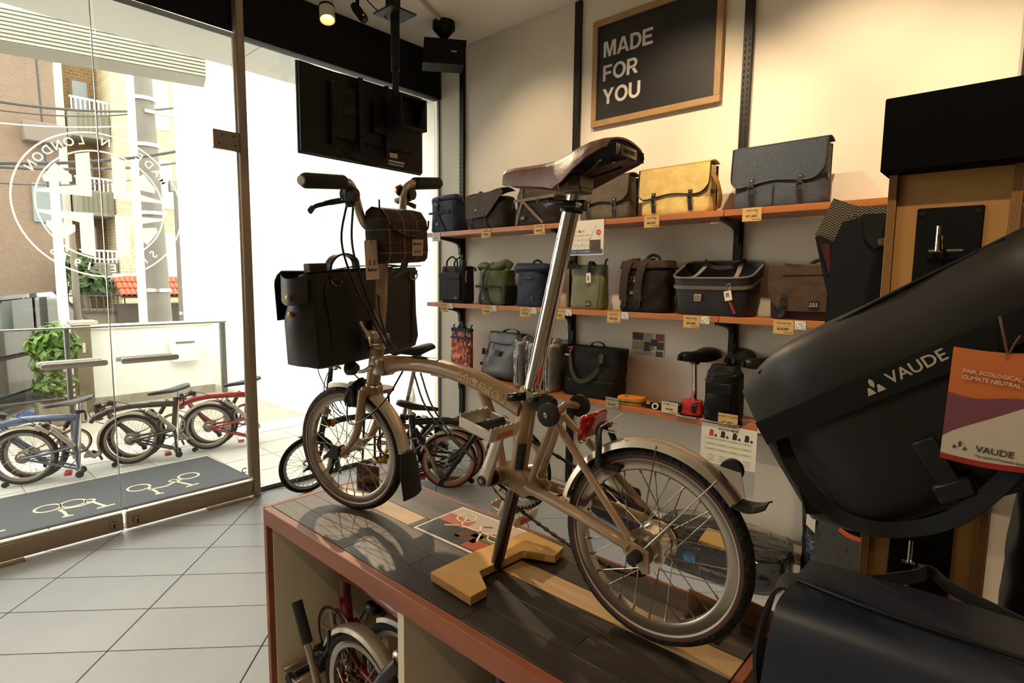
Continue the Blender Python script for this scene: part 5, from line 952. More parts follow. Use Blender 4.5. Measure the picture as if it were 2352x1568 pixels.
patch(t, -.085, -.094, .15, .034, '2c2a22'); strap(t, [(-.16, -.093, .09), (-.16, -.092, .05), (-.125, -.09, .006)], .018, web); strap(t, [(.01, -.094, .11), (.01, -.093, .06), (.04, -.09, .006)], .018, web); strap(t, [(-.12, -.03, .275), (-.09, -.04, .292), (-.06, -.03, .278)], .012, web, 'grab_loop')
t = bag('strapped_roll_bag', 'dark grey roll-top bag with taupe straps behind the saddle nose', 2.60, Z1, 3.17); tau = mat('webbing_taupe', '776a5c', .8)
obj('body', soft(.37, .18, .20, top=(1.0, .95), seed=3, wr=.008), gm3, t, 60); obj('rolled_top', soft(.385, .19, .12, e=3, bot=(.96, .96), top=(.9, .8), seed=4, wr=.01), gm2, t, 60).location = (0, 0, .19)
strap(t, [(-.10, .02, .32), (-.10, -.08, .29), (-.10, -.102, .23), (-.10, -.1, .19)], .022, tau); strap(t, [(-.185, -.092, .178), (0, -.1, .182), (.185, -.092, .19)], .022, tau, side=(0, 0, 1)); strap(t, [(-.095, -.099, .17), (-.13, -.098, .09), (-.16, -.09, .008)], .02, tau); strap(t, [(-.09, -.099, .17), (.0, -.098, .09), (.09, -.092, .012)], .02, tau); buckle(t, -.1, -.106, .24, .026, .03, web); patch(t, -.09, -.098, .055, .04, '0f0d0c'); strap(t, [(-.185, -.09, .17), (-.195, -.095, .14), (-.18, -.1, .13)], .01, web, 'key_loop'); obj('zip_loop', MB().tube(cat([(.05, -.104, .19), (.04, -.108, .165), (.05, -.108, .15), (.06, -.108, .165)], 4, True), .002, 5, True), tau, t)
def game_bag(lab, y, w_, d, h, cm, name='game_bag', bl=dlth, sidestrap=None, lean=0):
    t = bag(name, lab, y, Z1, 3.16, 0); f0 = -d/2
    obj('body', soft(w_, d, h*.955, e=5, top=(.98, .78), seed=w_*37, wr=.006), cm, t, 60); tl_ = .22*d/2/h; fy = lambda z: f0-.007+tl_*z
    lw = w_*.5; zt = h
    low = [(-lw-.004, zt*.96), (-lw-.006, zt*.5), (-lw+.004, zt*.4), (-lw+.025, zt*.345), (-lw+.06, zt*.34), (-.05, zt*.40), (.02, zt*.41), (lw-.09, zt*.37), (lw-.04, zt*.40), (lw-.012, zt*.48), (lw+.004, zt*.6), (lw+.006, zt*.97)]
    flp = obj('flap', MB().prism(low, 0, .006, frame((0, f0-.001, 0), (1, 0, 0), (0, tl_, 1))), cm, t, 20); obj('flap_top', MB().grid(lambda u, v: V(-lw-.004+(w_+.01)*u, fy(zt*.95)+(d*.80)*v, zt*.952+.014*math.sin(PI*v)+.004*u), 8, 8, .005), cm, t, 60)
    obj('piping', MB().tube(cat([(x, fy(z)-.002, z) for x, z in low], 4), .0042, 8), bl, t)
    for x in (-w_*.27, w_*.26):
        s_ = obj('buckle_strap', MB().ribbon(cat([(x, fy(zt*.46)-.004, zt*.46), (x, fy(zt*.36)-.007, zt*.36), (x+.004, f0-.013, zt*.2), (x+.008, f0-.011, zt*.05)], 4), .024, .004, (1, 0, 0)), bl, t); obj('rivet', MB().ball((x, fy(zt*.425)-.008, zt*.425), .004, 8), mat('buckle_steel', ''), s_); buckle(s_, x+.002, f0-.017, zt*.27, .03, .034); obj('keeper', MB().box((x+.002, f0-.014, zt*.33), (.028, .008, .012), .002), bl, s_)
    obj('side_tab', MB().box((lw+.004, -.02, zt*.42), (.006, .05, .022), .002), bl, t); obj('back_panel', MB().box((0, d*.42, zt*.48), (w_*.98, .008, zt*.94), .004), bl, t)
    if sidestrap: strap(t, [(lw+.01, -.03, zt*.75), (lw+.04, -.045, zt*.55), (lw+.05, -.03, zt*.3), (lw+.03, .0, zt*.08)], .05, sidestrap, 'shoulder_strap', (0, 1, 0))
    strap(t, [(-.06, .02, zt*.985), (0, .02, zt*1.02), (.06, .02, zt*1.0)], .02, cm if sidestrap else bl, 'top_handle', (0, 1, 0)); return t
game_bag('taupe canvas satchel with two buckles directly behind the brown saddle', 2.035, .37, .16, .275, cloth('taupe_canvas', '5e5347', .75), sidestrap=None)
yc = cloth('mustard_canvas', 'd3b672', .75, .15); game_bag('mustard yellow canvas satchel with black piping and two buckles', 1.555, .43, .15, .285, yc, sidestrap=mat('strap_mustard', 'a07a24', .7))
tw = mat('tweed_blue_grey', '474e58', .9, var=(220, .4), bump=(300, .5)); t = game_bag('blue-grey tweed satchel with brown leather piping on the upper shelf', .985, .445, .16, .325, tw, bl=mat('leather_brown_black', '241a14', .45)); obj('pleat', MB().box((-.01, -.083, .06), (.006, .004, .1), .001), gm3, t); obj('side_ring', MB().ball((-.235, 0, .19), .02, 10), prd, t); strap(t, [(-.22, -.02, .25), (-.245, -.03, .2), (-.225, -.03, .15)], .03, dlth, 'side_strap', (0, 1, 0))
# middle shelf
Z2 = 1.3253
ck = cloth('charcoal_nylon', '1f1b18', .65); t = bag('city_bag', 'charcoal upright city bag with two thin handles nearest the window on the middle shelf', 3.47, Z2, 3.16)
obj('body', soft(.285, .14, .30, e=6, top=(.98, .95), seed=7, wr=.003), ck, t, 60); obj('front_pocket', MB().box((-.01, -.075, .12), (.25, .018, .2), .008), ck, t); obj('pocket_flap', MB().box((-.01, -.086, .222), (.255, .008, .055), .004), ck, t); handle_arc(t, -.085, .045, -.045, .30, .075, .014, web, tube=True); handle_arc(t, -.075, .06, .03, .30, .07, .014, web, tube=True)
strap(t, [(-.085, -.073, .30), (-.085, -.077, .25)], .016, web); strap(t, [(.045, -.073, .30), (.045, -.077, .25)], .016, web); patch(t, .07, -.085, .045, .028, '0f0d0c'); obj('zip_pull', MB().tube([(.145, -.04, .26), (.15, -.05, .2), (.148, -.045, .17)], .003, 6), mat('tag_white', ''), t); strap(t, [(.06, .03, .30), (.15, .04, .29), (.16, .05, .26)], .02, web, 'shoulder_strap', (0, 1, 0))
ol = cloth('olive_nylon', '4f5130', .55); old = cloth('dark_olive_nylon', '23221a', .6)
t = bag('olive_roll_top', 'olive roll-top bag with black strap and buckle on the middle shelf', 3.02, Z2, 3.16)
obj('body', soft(.315, .15, .265, top=(.97, .85), seed=8, wr=.009), ol, t, 60); obj('side_panel', MB().box((.145, -.01, .08), (.05, .155, .15), .01), old, t); obj('rolled_top', MB().tube(cat([(-.17, -.02, .285), (-.12, -.035, .30), (-.02, -.04, .285), (.06, -.04, .29), (.13, -.035, .31), (.165, -.02, .29)], 5), [.026]*6+[.03]*8+[.036]*7+[.03]*5, 12, flat=.9), ol, t, 60); strap(t, [(-.02, -.01, .325), (-.04, -.075, .29), (-.06, -.085, .22), (-.07, -.085, .15)], .02, web); buckle(t, -.062, -.09, .21, .024, .04, web); strap(t, [(-.155, -.083, .14), (0, -.086, .14), (.155, -.08, .138)], .018, web, side=(0, 0, 1)); strap(t, [(-.07, -.085, .135), (-.1, -.083, .07), (-.115, -.078, .006)], .018, web); strap(t, [(-.065, -.085, .135), (-.03, -.083, .07), (.01, -.078, .01)], .018, web); patch(t, -.065, -.084, .05, .03, '14120d')
t = bag('navy_roll_top', 'navy matt roll-top bag with dark patch on the middle shelf left of the seat post', 2.655, Z2, 3.16)
obj('body', soft(.255, .14, .26, top=(.97, .85), seed=9, wr=.008), nb, t, 60); obj('rolled_top', MB().box((0, -.01, .275), (.31, .12, .075), .03, (0, .02, 0)), nb, t, 60); obj('zip_line', MB().box((-.02, -.072, .205), (.14, .005, .012), .002), mat('zip_green', '2e352f', .6), t); patch(t, .045, -.073, .06, .04, '191b20', ink='2c2f36'); handle_arc(t, -.03, .05, .03, .305, .03, .016, web, tube=True); obj('cord_loop', MB().tube(cat([(-.11, -.075, .2), (-.125, -.08, .17), (-.11, -.082, .15), (-.1, -.08, .18)], 4, True), .002, 5, True), web, t)
olg = mat('olive_sheen_nylon', '5d5c38', .5, var=(5, .15), bump=(260, .2)); t = bag('olive_tote', 'olive tote bag with white hang tag right of the seat post on the middle shelf', 2.165, Z2, 3.16)
obj('body', soft(.265, .11, .295, e=5, top=(1.02, .55), seed=10, wr=.006), olg, t, 60); strap(t, [(-.14, -.04, .27), (-.135, -.05, .31), (-.1, -.05, .31), (-.09, -.05, .27)], .035, web, 'handle'); strap(t, [(.03, -.045, .24), (.035, -.05, .3), (.05, -.045, .31), (.06, -.03, .29)], .03, web, 'handle'); strap(t, [(.12, .0, .28), (.125, 0, .32), (.14, 0, .33)], .014, web, 'corner_loop'); patch(t, .03, -.058, .04, .042, '14120d'); obj('seam', MB().tube(cat([(.115, -.052, .24), (.118, -.058, .13), (.1, -.055, .02)], 4), .0015, 5), old, t); obj('hang_tag', MB().prism([(-.018, -.033), (.02, -.033), (.022, .03), (-.012, .03)], 0, .001, frame((.025, -.055, .21), (1, 0, .12), (0, 0, 1))), tagw, t); obj('barcode', MB().box((.026, -.0565, .205), (.014, .0006, .03), 0, (0, -.12, 0)), mat('print_grey', ''), t)
bw = cloth('dark_brown_nylon', '1a130f', .6, .3); bw2 = cloth('brown_strap_pad', '35291f', .7)
t = bag('strapped_backpack', 'dark brown backpack with padded shoulder straps facing out on the middle shelf', 1.73, Z2, 3.16)
obj('body', soft(.325, .19, .285, top=(.98, .95), seed=11, wr=.010), bw, t, 60); obj('lid', soft(.34, .2, .05, bot=(.98, .98), top=(.94, .9), seed=12, wr=.005), bw2, t, 60).location = (0, 0, .265)
for x in (-.1, .0):
    s_ = strap(t, [(x+.03, -.02, .325), (x+.02, -.09, .30), (x, -.108, .22), (x-.008, -.11, .12), (x-.005, -.105, .07)], .052, bw2, 'shoulder_strap', th=.014); strap(t, [(x-.005, -.107, .07), (x-.002, -.105, .035), (x-.02, -.1, .016)], .02, web, 'strap_web'); buckle(t, x-.004, -.112, .055, .028, .03, mat('buckle_grey', '55504a', .4))
handle_arc(t, -.02, .07, .01, .315, .035, .018, web, tube=True)
for x in (-.07, -.045): obj('zip_ring', MB().tube([V(x+.009*math.cos(a), -.102, .2+.016*math.sin(a)) for a in [i*PI/6 for i in range(12)]], .0018, 5, True), mat('buckle_steel', ''), t)
patch(t, -.05, -.1, .12, .034, '1a1613')
t = bag('basket_bag', 'open-topped black basket bag with grey trim and hang tag on the middle shelf', 1.30, Z2, 3.17); bsk = mat('basket_black', '130f0d', .5, var=(8, .25), bump=(160, .1)); trim = mat('trim_grey_brown', '5c5046', .5)
def bring(z, s, dz=0, sy=None): return sring((0, 0, z), .225*s, .115*(sy or s), 6, 44)
bm_ = MB().loft([bring(.0, .86), bring(.01, .9), bring(.08, .93), bring(.16, .97), bring(.235, 1.0), bring(.29, 1.02), bring(.295, 1.02), bring(.295, .99), bring(.23, .965), bring(.1, .9), bring(.015, .86)])
for i, p in enumerate(bm_.v): bm_.v[i] = p+V(0, 0, (-.038+.05*p.y/.117)*max(0, p.z-.1)/.195)+V(1, 1, 0)*noise.noise(p*9)*.004
obj('body', bm_, bsk, t, 60); obj('front_band', MB().loft([[p+V(0, 0, -.03+.04*p.y/.117) for p in sring((0, 0, .215), .225*.995+.004, .1175, 6, 44)], [p+V(0, 0, -.03+.04*p.y/.117) for p in sring((0, 0, .236), .225+.005, .1185, 6, 44)]], cap=False), trim, t, 60); obj('rim', MB().tube([p+V(0, 0, -.038+.05*p.y/.117) for p in sring((0, 0, .297), .228, .117, 6, 44)], .006, 8, True), mat('rim_satin', '6d6257', .35), t)
obj('badge', MB().box((-.06, -.118, .1), (.044, .004, .04), .003), mat('badge_taupe', '8c7d6c', .5), t); text('BROMPTON', .0075, pk, t, frame((-.06, -.1202, .092), (1, 0, 0), (0, 0, 1)), bold=.01)
for i, dx in enumerate((-.012, 0, .012)): obj('badge_mark', MB().box((-.06+dx, -.1203, .106), (.005, .0006, .006)), pk, t)
for x in (-.13, .13): strap(t, [(x, -.105, .212), (x*.9, -.02, .225), (x*.75, .1, .30)], .024, tau if False else mat('webbing_taupe', ''), 'inner_strap')
strap(t, [(-.12, .1, .315), (-.05, .06, .275), (.05, .06, .275), (.12, .1, .315)], .022, web_b, 'handle', (0, 0, 1)); obj('hang_tag', MB().prism([(-.02, -.026), (.02, -.026), (.02, .026), (-.02, .026)], 0, .001, frame((.115, -.127, .115), (1, 0, .2), (0, 0, 1))), tagw, t); obj('barcode', MB().box((.112, -.1285, .12), (.018, .0006, .022), 0, (0, -.2, 0)), mat('print_grey', ''), t); obj('red_tag', MB().prism([(-.008, -.045), (.006, -.045), (.008, .045), (-.006, .045)], 0, .001, frame((.135, -.123, .06), (.9, 0, .45), (0, 0, 1))), mat('tag_dark_red', '7a2417', .6), t); obj('tag_loop', MB().tube(cat([(.1, -.122, .17), (.12, -.127, .18), (.125, -.129, .16), (.115, -.128, .14)], 4), .001, 5), tagw, t)
t = bag('brown_messenger', 'brown canvas messenger bag with clip strap at the right of the middle shelf', .80, Z2, 3.17); brc = cloth('brown_canvas', '4b3a2d', .75)
obj('body', soft(.38, .15, .27, top=(.98, .85), seed=13, wr=.007), cloth('brown_canvas_dark', '35291f', .75), t, 60); obj('flap', MB().prism([(-.19, .27), (-.195, .16), (-.18, .105), (-.15, .065), (-.1, .045), (.19, .05), (.19, .27)], 0, .006, frame((0, -.078, 0), (1, 0, 0), (0, -.05, 1))), brc, t, 20); obj('flap_top', MB().grid(lambda u, v: V(-.19+.38*u, -.085+.15*v, .268+.012*math.sin(PI*v)), 6, 6, .004), brc, t, 60); obj('flap_binding', MB().tube(cat([(-.19, -.086, .27), (-.195, -.087, .16), (-.18, -.087, .105), (-.15, -.087, .065), (-.1, -.087, .045), (.19, -.087, .05)], 4), .0028, 6), web_b, t); obj('zip_line', MB().tube([(-.12, -.098, .225), (.15, -.096, .228)], .002, 5), web, t); strap(t, [(-.11, -.09, .13), (-.11, -.094, .08), (-.115, -.09, .03), (-.13, -.1, .012)], .024, web, th=.004); buckle(t, -.112, -.096, .085, .028, .04, web); patch(t, .03, -.093, .08, .045, '0f0d0c'); strap(t, [(-.12, -.08, .27), (-.02, -.09, .255), (.1, -.095, .235), (.18, -.09, .225)], .035, web_b, 'shoulder_strap', (0, 0, 1)); handle_arc(t, -.02, .12, .02, .27, .04, .02, web, tube=True)
# lower shelf
Z3 = .7353
op = mat('orange_pattern', 'b5402a', .8); nt = op.node_tree; _v = nt.nodes.new('ShaderNodeTexVoronoi'); _v.inputs['Scale'].default_value = 75; _r2 = nt.nodes.new('ShaderNodeValToRGB'); _r2.color_ramp.interpolation = 'CONSTANT'; _tc = nt.nodes.new('ShaderNodeTexCoord'); _mp = nt.nodes.new('ShaderNodeMapping'); _mp.inputs['Scale'].default_value = (1, 1, .5); _mp.inputs['Rotation'].default_value = (0, .5, 0)
for i, c_ in enumerate(('c2452b', 'd9764f', '2f3347', 'b63d28', 'd8b29a')):
    e_ = _r2.color_ramp.elements[0] if i == 0 else _r2.color_ramp.elements.new(i*.2); e_.position = i*.2; e_.color = lin(c_)
nt.links.new(_tc.outputs['Object'], _mp.inputs[0]); nt.links.new(_mp.outputs[0], _v.inputs['Vector']); nt.links.new(_v.outputs['Color'], _r2.inputs[0]); nt.links.new(_r2.outputs[0], nt.nodes['Principled BSDF'].inputs['Base Color'])
dn = cloth('denim_trim', '38435a', .8); t = bag('patterned_pouch', 'flat orange patterned pouch bag with blue trim at the window end of the lower shelf', 3.46, Z3, 3.2, 4)
obj('body', soft(.225, .06, .37, e=5, top=(1, .6), seed=14, wr=.004), op, t, 60); obj('trim_band', MB().box((0, -.026, .30), (.21, .012, .018), .003), dn, t); obj('top_band', MB().box((0, 0, .365), (.225, .045, .03), .006), dn, t); handle_arc(t, -.03, .05, -.01, .37, .045, .022, dn); strap(t, [(.1, 0, .37), (.105, 0, .4), (.12, 0, .41)], .012, web, 'corner_loop'); strap(t, [(-.085, 0, .37), (-.085, -.01, .4), (-.07, 0, .405)], .012, web, 'corner_loop')
gd = mat('grey_coated', '2c2823', .4, var=(6, .2), bump=(30, .15)); t = bag('coated_duffel', 'glossy dark grey coated backpack leaning back on the lower shelf', 2.99, Z3+.013, 3.22, -3); t.rotation_euler = (math.radians(-8), 0, RZ-.05)
obj('body', soft(.44, .17, .36, e=4.5, top=(.9, .6), seed=15, wr=.012), gd, t, 60); obj('zip_line', MB().tube(cat([(-.12, -.074, .27), (-.02, -.078, .262), (.09, -.072, .265)], 4), .004, 6), web, t); obj('zip_cord', MB().tube([(-.12, -.078, .27), (-.125, -.084, .235), (-.13, -.084, .22)], .003, 6), web, t); patch(t, -.03, -.083, .19, .06, '1c1a18', ink='34302c'); handle_arc(t, -.06, .1, .0, .35, .04, .03, gd, th=.006); obj('side_clip', MB().box((-.2, -.07, .19), (.03, .02, .05), .006), web, t); obj('side_stud', MB().box((-.21, -.07, .09), (.02, .02, .025), .005), web, t)
def plastic_mat(name='clear_plastic_wrap', k=.13):
    m = glass_mat(name, (.93, .93, .92), k, .08); nt = m.node_tree; n_ = nt.nodes.new('ShaderNodeTexNoise'); n_.inputs['Scale'].default_value = 15; n_.inputs['Detail'].default_value = 3; tc = nt.nodes.new('ShaderNodeTexCoord'); b_ = nt.nodes.new('ShaderNodeBump'); b_.inputs['Strength'].default_value = .6; b_.inputs['Distance'].default_value = .03
    nt.links.new(tc.outputs['Object'], n_.inputs[0]); nt.links.new(n_.outputs[0], b_.inputs['Height'])
    for q in nt.nodes:
        if q.type in ('BSDF_GLOSSY', 'FRESNEL'): nt.links.new(b_.outputs[0], q.inputs['Normal'])
    return m
plw = plastic_mat()
for k, (y, c_, lab) in enumerate(((2.70, 'b3aea6', 'grey sleeve bag in clear plastic, leftmost of three on the lower shelf'), (2.585, 'bcb6ac', 'grey sleeve bag in clear plastic, middle of three on the lower shelf'), (2.425, 'd0c9bc', 'pale sleeve bag in clear plastic beside the black tote'))):
    t = bag('wrapped_sleeve', lab, y, Z3, 3.16, 0); mm_ = cloth('sleeve_'+c_, c_, .7)
    obj('body', soft(.06, .22, .33, e=4, seed=20+k, wr=.004), mm_, t, 60); obj('handle', MB().tube(cat([(0, -.05, .32), (0, -.045, .355), (0, .0, .37), (0, .045, .355), (0, .05, .32)], 4), .006, 8), mm_, t); obj('piping', MB().tube(cat([(0, -.112, .03), (0, -.116, .16), (0, -.1, .31)], 4), .004, 6), web, t)
    wv = soft(.10, .27, .345, e=3.2, bot=(.75, .85), seed=30+k, wr=.012); wv.v = [p+V(0, 0, .0 if p.z < .02 else .01) for p in wv.v]; obj('plastic_wrap', wv, plw, t, 60)
t = bag('black_tote', 'large black tote bag with long olive handles on the lower shelf', 2.125, Z3, 3.19, 2); bt = cloth('black_canvas', '17120e', .65); bt2 = cloth('black_vinyl', '0e0b09', .45); olw = mat('webbing_olive', '3b3425', .8)
obj('body', soft(.43, .17, .33, e=5, top=(1.06, .8), seed=40, wr=.009), bt, t, 60); obj('base_panel', soft(.437, .178, .12, e=5, bot=(.95, .92), seed=40, wr=.004), bt2, t, 60); obj('top_band', MB().loft([sring((0, 0, .275), .232, .073, 5, 40), sring((0, 0, .335), .236, .071, 5, 40), sring((0, 0, .335), .228, .063, 5, 40), sring((0, 0, .3), .224, .06, 5, 40)], cap=False), bt2, t, 60)
strap(t, [(-.15, -.075, .31), (-.145, -.085, .25), (-.12, -.095, .16), (-.06, -.1, .105), (.03, -.098, .14), (.09, -.09, .22), (.1, -.085, .28)], .03, olw, 'handle', (.3, 0, 1)); obj('handle_tab', MB().box((.1, -.083, .265), (.036, .008, .07), .002), olw, t); obj('brand_tag', MB().box((-.175, -.079, .275), (.032, .002, .01)), tagw, t); obj('red_loop', MB().tube(cat([(-.16, -.08, .325), (-.13, -.085, .33), (-.14, -.088, .3), (-.15, -.086, .31)], 4), .003, 6), prd, t); handle_arc(t, -.06, .04, .05, .335, .03, .02, bt2)
t = bag('orange_pouch', 'small orange zip pouch lying on the lower shelf beside the black tote', 1.80, Z3, 3.13, 12, 'pouch'); obj('body', soft(.17, .11, .05, e=4, seed=41, wr=.003), mat('orange_nylon', 'd27a1c', .5, var=(20, .1)), t, 60); obj('print_band', MB().loft([sring((0, 0, .012), .0865, .0565, 4, 40), sring((0, 0, .034), .0865, .0565, 4, 40)], cap=False), mat('camo_print', '8a8a3a', .7, var=(30, .6)), t, 60); obj('zip_band', MB().loft([sring((0, 0, .02), .0875, .0575, 4, 40), sring((0, 0, .026), .0875, .0575, 4, 40)], cap=False), web, t, 60); patch(t, -.02, 0, .0, .02, '1a1613').matrix_local = Matrix.Translation((-.01, -.01, .0505)) @ Matrix.Rotation(PI/2*-1, 4, 'X')
t = bag('tool_roll', 'black tool pouch with yellow bands lying open on the lower shelf', 1.59, Z3, 3.15, 6, 'pouch'); obj('body', soft(.26, .1, .025, e=4, seed=42, wr=.006), bt2, t, 60)
for i in range(4): obj('yellow_band', MB().box((-.09+.05*i, -.02, .028), (.022, .045, .004), .001, (0, 0, .4)), mat('band_yellow', 'b59a3c', .6), t)
obj('white_ring', MB().lathe([(.02, -.008), (.014, -.008), (.014, .008), (.02, .008)], 20, axis_m((-.03, -.055, .022), (0, -1, .3)), True), tagw, t); obj('red_cord', MB().tube(cat([(-.13, -.02, .02), (-.15, -.06, .01), (-.12, -.08, .008), (-.09, -.06, .012)], 4), .002, 5), prd, t); obj('clip', MB().box((.07, .0, .035), (.1, .05, .03), .01), blk, t)
t = bag('red_roll_pouch', 'bright red rolled pouch with black strap on the lower shelf', 1.395, Z3+.0045, 3.13, 8, 'pouch'); rp = soft(.13, .09, .085, e=2.3, bot=(.9, .85), top=(.95, .8), seed=43, wr=.010); obj('body', rp, mat('red_nylon', 'a81c16', .5, var=(12, .15)), t, 60); obj('strap', MB().loft([sring((.02, 0, -.001), .001, .049, 3, 24)]*0 + [[V(.012+dx, .049*math.cos(a), .043+.046*math.sin(a)) for a in [2*PI*i/24 for i in range(24)]] for dx in (0, .022)], cap=False), web, t); obj('buckle', MB().box((.023, -.052, .05), (.03, .008, .03), .003), blk, t); obj('cord', MB().tube([(-.02, 0, .08), (-.01, .0, .105)], .003, 5), prd, t)
t = bag('tall_black_bag', 'tall black drawstring bag with flap pocket standing on the chrome tray', 1.215, Z3+.0045, 3.14); obj('body', soft(.20, .15, .27, e=4, top=(.93, .9), bot=(.9, .9), seed=44, wr=.010), bt2, t, 60); obj('crumpled_top', soft(.185, .14, .05, e=3, bot=(.95, .95), top=(.8, .75), seed=45, wr=.02), bt, t, 60).location = (0, 0, .26); obj('front_pocket', MB().box((.0, -.078, .13), (.14, .012, .16), .006), bt2, t, 60); obj('pocket_flap', MB().box((.0, -.086, .185), (.145, .008, .06), .004), bt2, t); obj('seam', MB().tube([(-.095, -.07, .225), (0, -.078, .222), (.095, -.07, .225)], .0018, 5), bt, t)
def saddle_post(lab, y, x, hgt, rz, tilt=0):
    t = thing('saddle_on_post', lab, 'saddle', (x, y, Z3), math.radians(rz), 'display saddles on the lower shelf'); obj('post', MB().cyl((0, 0, .0), (.02, 0, hgt), .0155, 18), chrome_m, t); P2 = [(.14, .012, 0, .03), (.12, .024, .008, .042), (.05, .03, .004, .046), (-.02, .05, .006, .05), (-.07, .07, .016, .05), (-.11, .072, .022, .044), (-.128, .055, .018, .034)]
    def sf(u, v):
        k = u*(len(P2)-1); i = min(int(k), len(P2)-2); f = k-i; x_, hw, z_, sk = [P2[i][j]*(1-f)+P2[i+1][j]*f for j in range(4)]; a = (v-.5)*2; return V(x_, hw*math.sin(a*1.35)/math.sin(1.35), hgt+.045+z_-sk*(abs(a)**2.5))
    obj('saddle', MB().grid(sf, 18, 16, -.016), mat('saddle_black', '0f0d0d', .4), t, 60); obj('rails', MB().tube([(.11, .012, hgt+.03), (.03, .02, hgt+.015), (-.08, .022, hgt+.03)], .0035, 6).tube([(.11, -.012, hgt+.03), (.03, -.02, hgt+.015), (-.08, -.022, hgt+.03)], .0035, 6), blk, t, kind='stuff'); obj('clamp', MB().box((.02, 0, hgt+.005), (.04, .05, .035), .004), blk, t); return t
saddle_post('black saddle on a chrome post left of the tall black bag', 1.43, 3.245, .30, 165); saddle_post('black saddle half hidden behind the tall black bag', 1.2, 3.262, .315, 185); saddle_post('black saddle with a small logo at the right of the tall black bag', 1.03, 3.23, .30, 150)
t = bag('dark_hanging_bag', 'dark navy bag on the lower shelf half hidden by the big black bag', .90, Z3, 3.14); obj('body', soft(.2, .14, .22, e=4, top=(.95, .8), seed=46, wr=.008), cloth('midnight_nylon', '151722', .6), t, 60); obj('tassel', MB().tube(cat([(-.08, -.07, .2), (-.1, -.09, .18), (-.115, -.09, .155)], 4), .006, 6), web, t)
# ------------------------------------------------------------------ plywood display column at the right with hanging bags
def ax_(px, py, x):
    d = _f + _r*((px-1176)/FPX) - _u*((py-784)/FPX); return V(0, 0, 1.5)+d*(x/d.x)
CX = 1.3
co = thing('display_column', 'tall plywood display column with black header and black hook plates at the right', 'display stand', (CX, .112, 0))
plyf = wood_mat('column_ply', 'a5753c', 'b98a50', 3.5, (1, 1, .12), .5, .03); plys = mat('column_ply_edge', '8a5c33', .7)
nt = plys.node_tree; _w = nt.nodes.new('ShaderNodeTexWave'); _w.bands_direction = 'Y'; _w.inputs['Scale'].default_value = 130; _w.inputs['Distortion'].default_value = .6; _tc = nt.nodes.new('ShaderNodeTexCoord'); _rr = nt.nodes.new('ShaderNodeValToRGB'); _rr.color_ramp.elements[0].color = lin('5a3519'); _rr.color_ramp.elements[1].color = lin('a5763f')
nt.links.new(_tc.outputs['Object'], _w.inputs[0]); nt.links.new(_w.outputs[0], _rr.inputs[0]); nt.links.new(_rr.outputs[0], nt.nodes['Principled BSDF'].inputs['Base Color'])
obj('back_board', MB().box((.02, 0, .86), (.018, .164, 1.72)), plyf, co)
for s in (-1, 1): obj('side_board', MB().box((.05, s*.0895, .86), (.1, .0145, 1.72), .001), plys, co)
obj('rear_hook', MB().cyl((.03, .075, 1.60), (.30, .11, 1.585), .006), chrome_m, co); obj('header', MB().box((.03, .0, 1.776), (.15, .21, .132), .002), mat('header_black', '080606', .8, spec=.08), co); obj('base', MB().box((.06, 0, .02), (.3, .3, .04), .004), black_m, co)
for z in (1.565, .97):
    pt_ = obj('hook_plate', MB().box((.008, 0, z), (.006, .098, .16 if z > 1.2 else .3), .0025), mat('plate_black', '0c0a0a', .5, spec=.2), co)
    for y in (-.04, .04): obj('plate_screw', MB().cyl((.0045, y, z+(.07 if z > 1.2 else .14)), (.003, y, z+(.07 if z > 1.2 else .14)), .005), blk, pt_)
    hk = obj('hook', MB().tube([(.006, 0, z+.0), (-.14 if z < 1.2 else -.10, 0, z+.0), (-.155 if z < 1.2 else -.115, 0, z+.02)], .0035, 8), chrome_m, co); obj('hook_bar', MB().cyl((-.01, -.025, z+.0), (-.01, .025, z+.0), .003).cyl((-.012, .012, z+.0), (-.012, .012, z+.045), .0045), chrome_m, hk)
# big black courier bag, hung askew
tarp = mat('tarpaulin_black', '171411', .5, var=(5, .15), bump=(7, .3), spec=.3); tarp2 = mat('tarpaulin_band', '0b0a09', .7, spec=.2)
vb = thing('courier_bag', 'large black roll-top courier bag with brand lettering hanging askew on the plywood column', 'bag', (1.075, .316, 1.243))
ang = math.radians(33); BX = Matrix(((0, 1, 0, 0), (-math.cos(ang), 0, math.sin(ang), 0), (math.sin(ang), 0, math.cos(ang), 0), (0, 0, 0, 1))); vb.matrix_basis = Matrix.Translation((1.075, .316, 1.243)) @ BX
# local: x along the band (right, up), y into the wall, z up across the band
def vsec(x):
    e = math.sin(min(1, max(0, (x+.05)/.14))*PI/2)*math.sin(min(1, max(0, (.52-x)/.1))*PI/2); hd = .018+.052*e
    return sring((x, .02+.04*(1-e), -.045+.0*x), .168-.035*(1-e), hd, 2.8, 36, ux=(0, 0, 1), uy=(0, 1, 0))
vm = MB().loft([vsec(x) for x in (-.048, -.035, -.015, .02, .06, .1, .16, .22, .28, .34, .40, .45, .49, .51)])
for i, p in enumerate(vm.v): vm.v[i] = p+V(0, noise.noise(p*7+V(3, 1, 5))*.014, noise.noise(p*6+V(8, 0, 2))*.012)
obj('body', vm, tarp, vb, 70); obj('roll_seam', MB().tube(cat([(.02, .0, .1), (.1, -.012, .112), (.25, -.014, .118), (.42, -.008, .116)], 5), .003, 8), tarp2, vb, 70)
obj('band', MB().grid(lambda u, v: V(-.012+.5*u, -.049-.006*math.sin(min(1, u*4)*PI/2), -.02+.042*v), 20, 3, .003), tarp2, vb, 60)
vt = mat('brand_grey', '9c9280', .5); fv = lambda x, z: frame((x, -.0585, z), (1, 0, 0), (0, 0, 1))
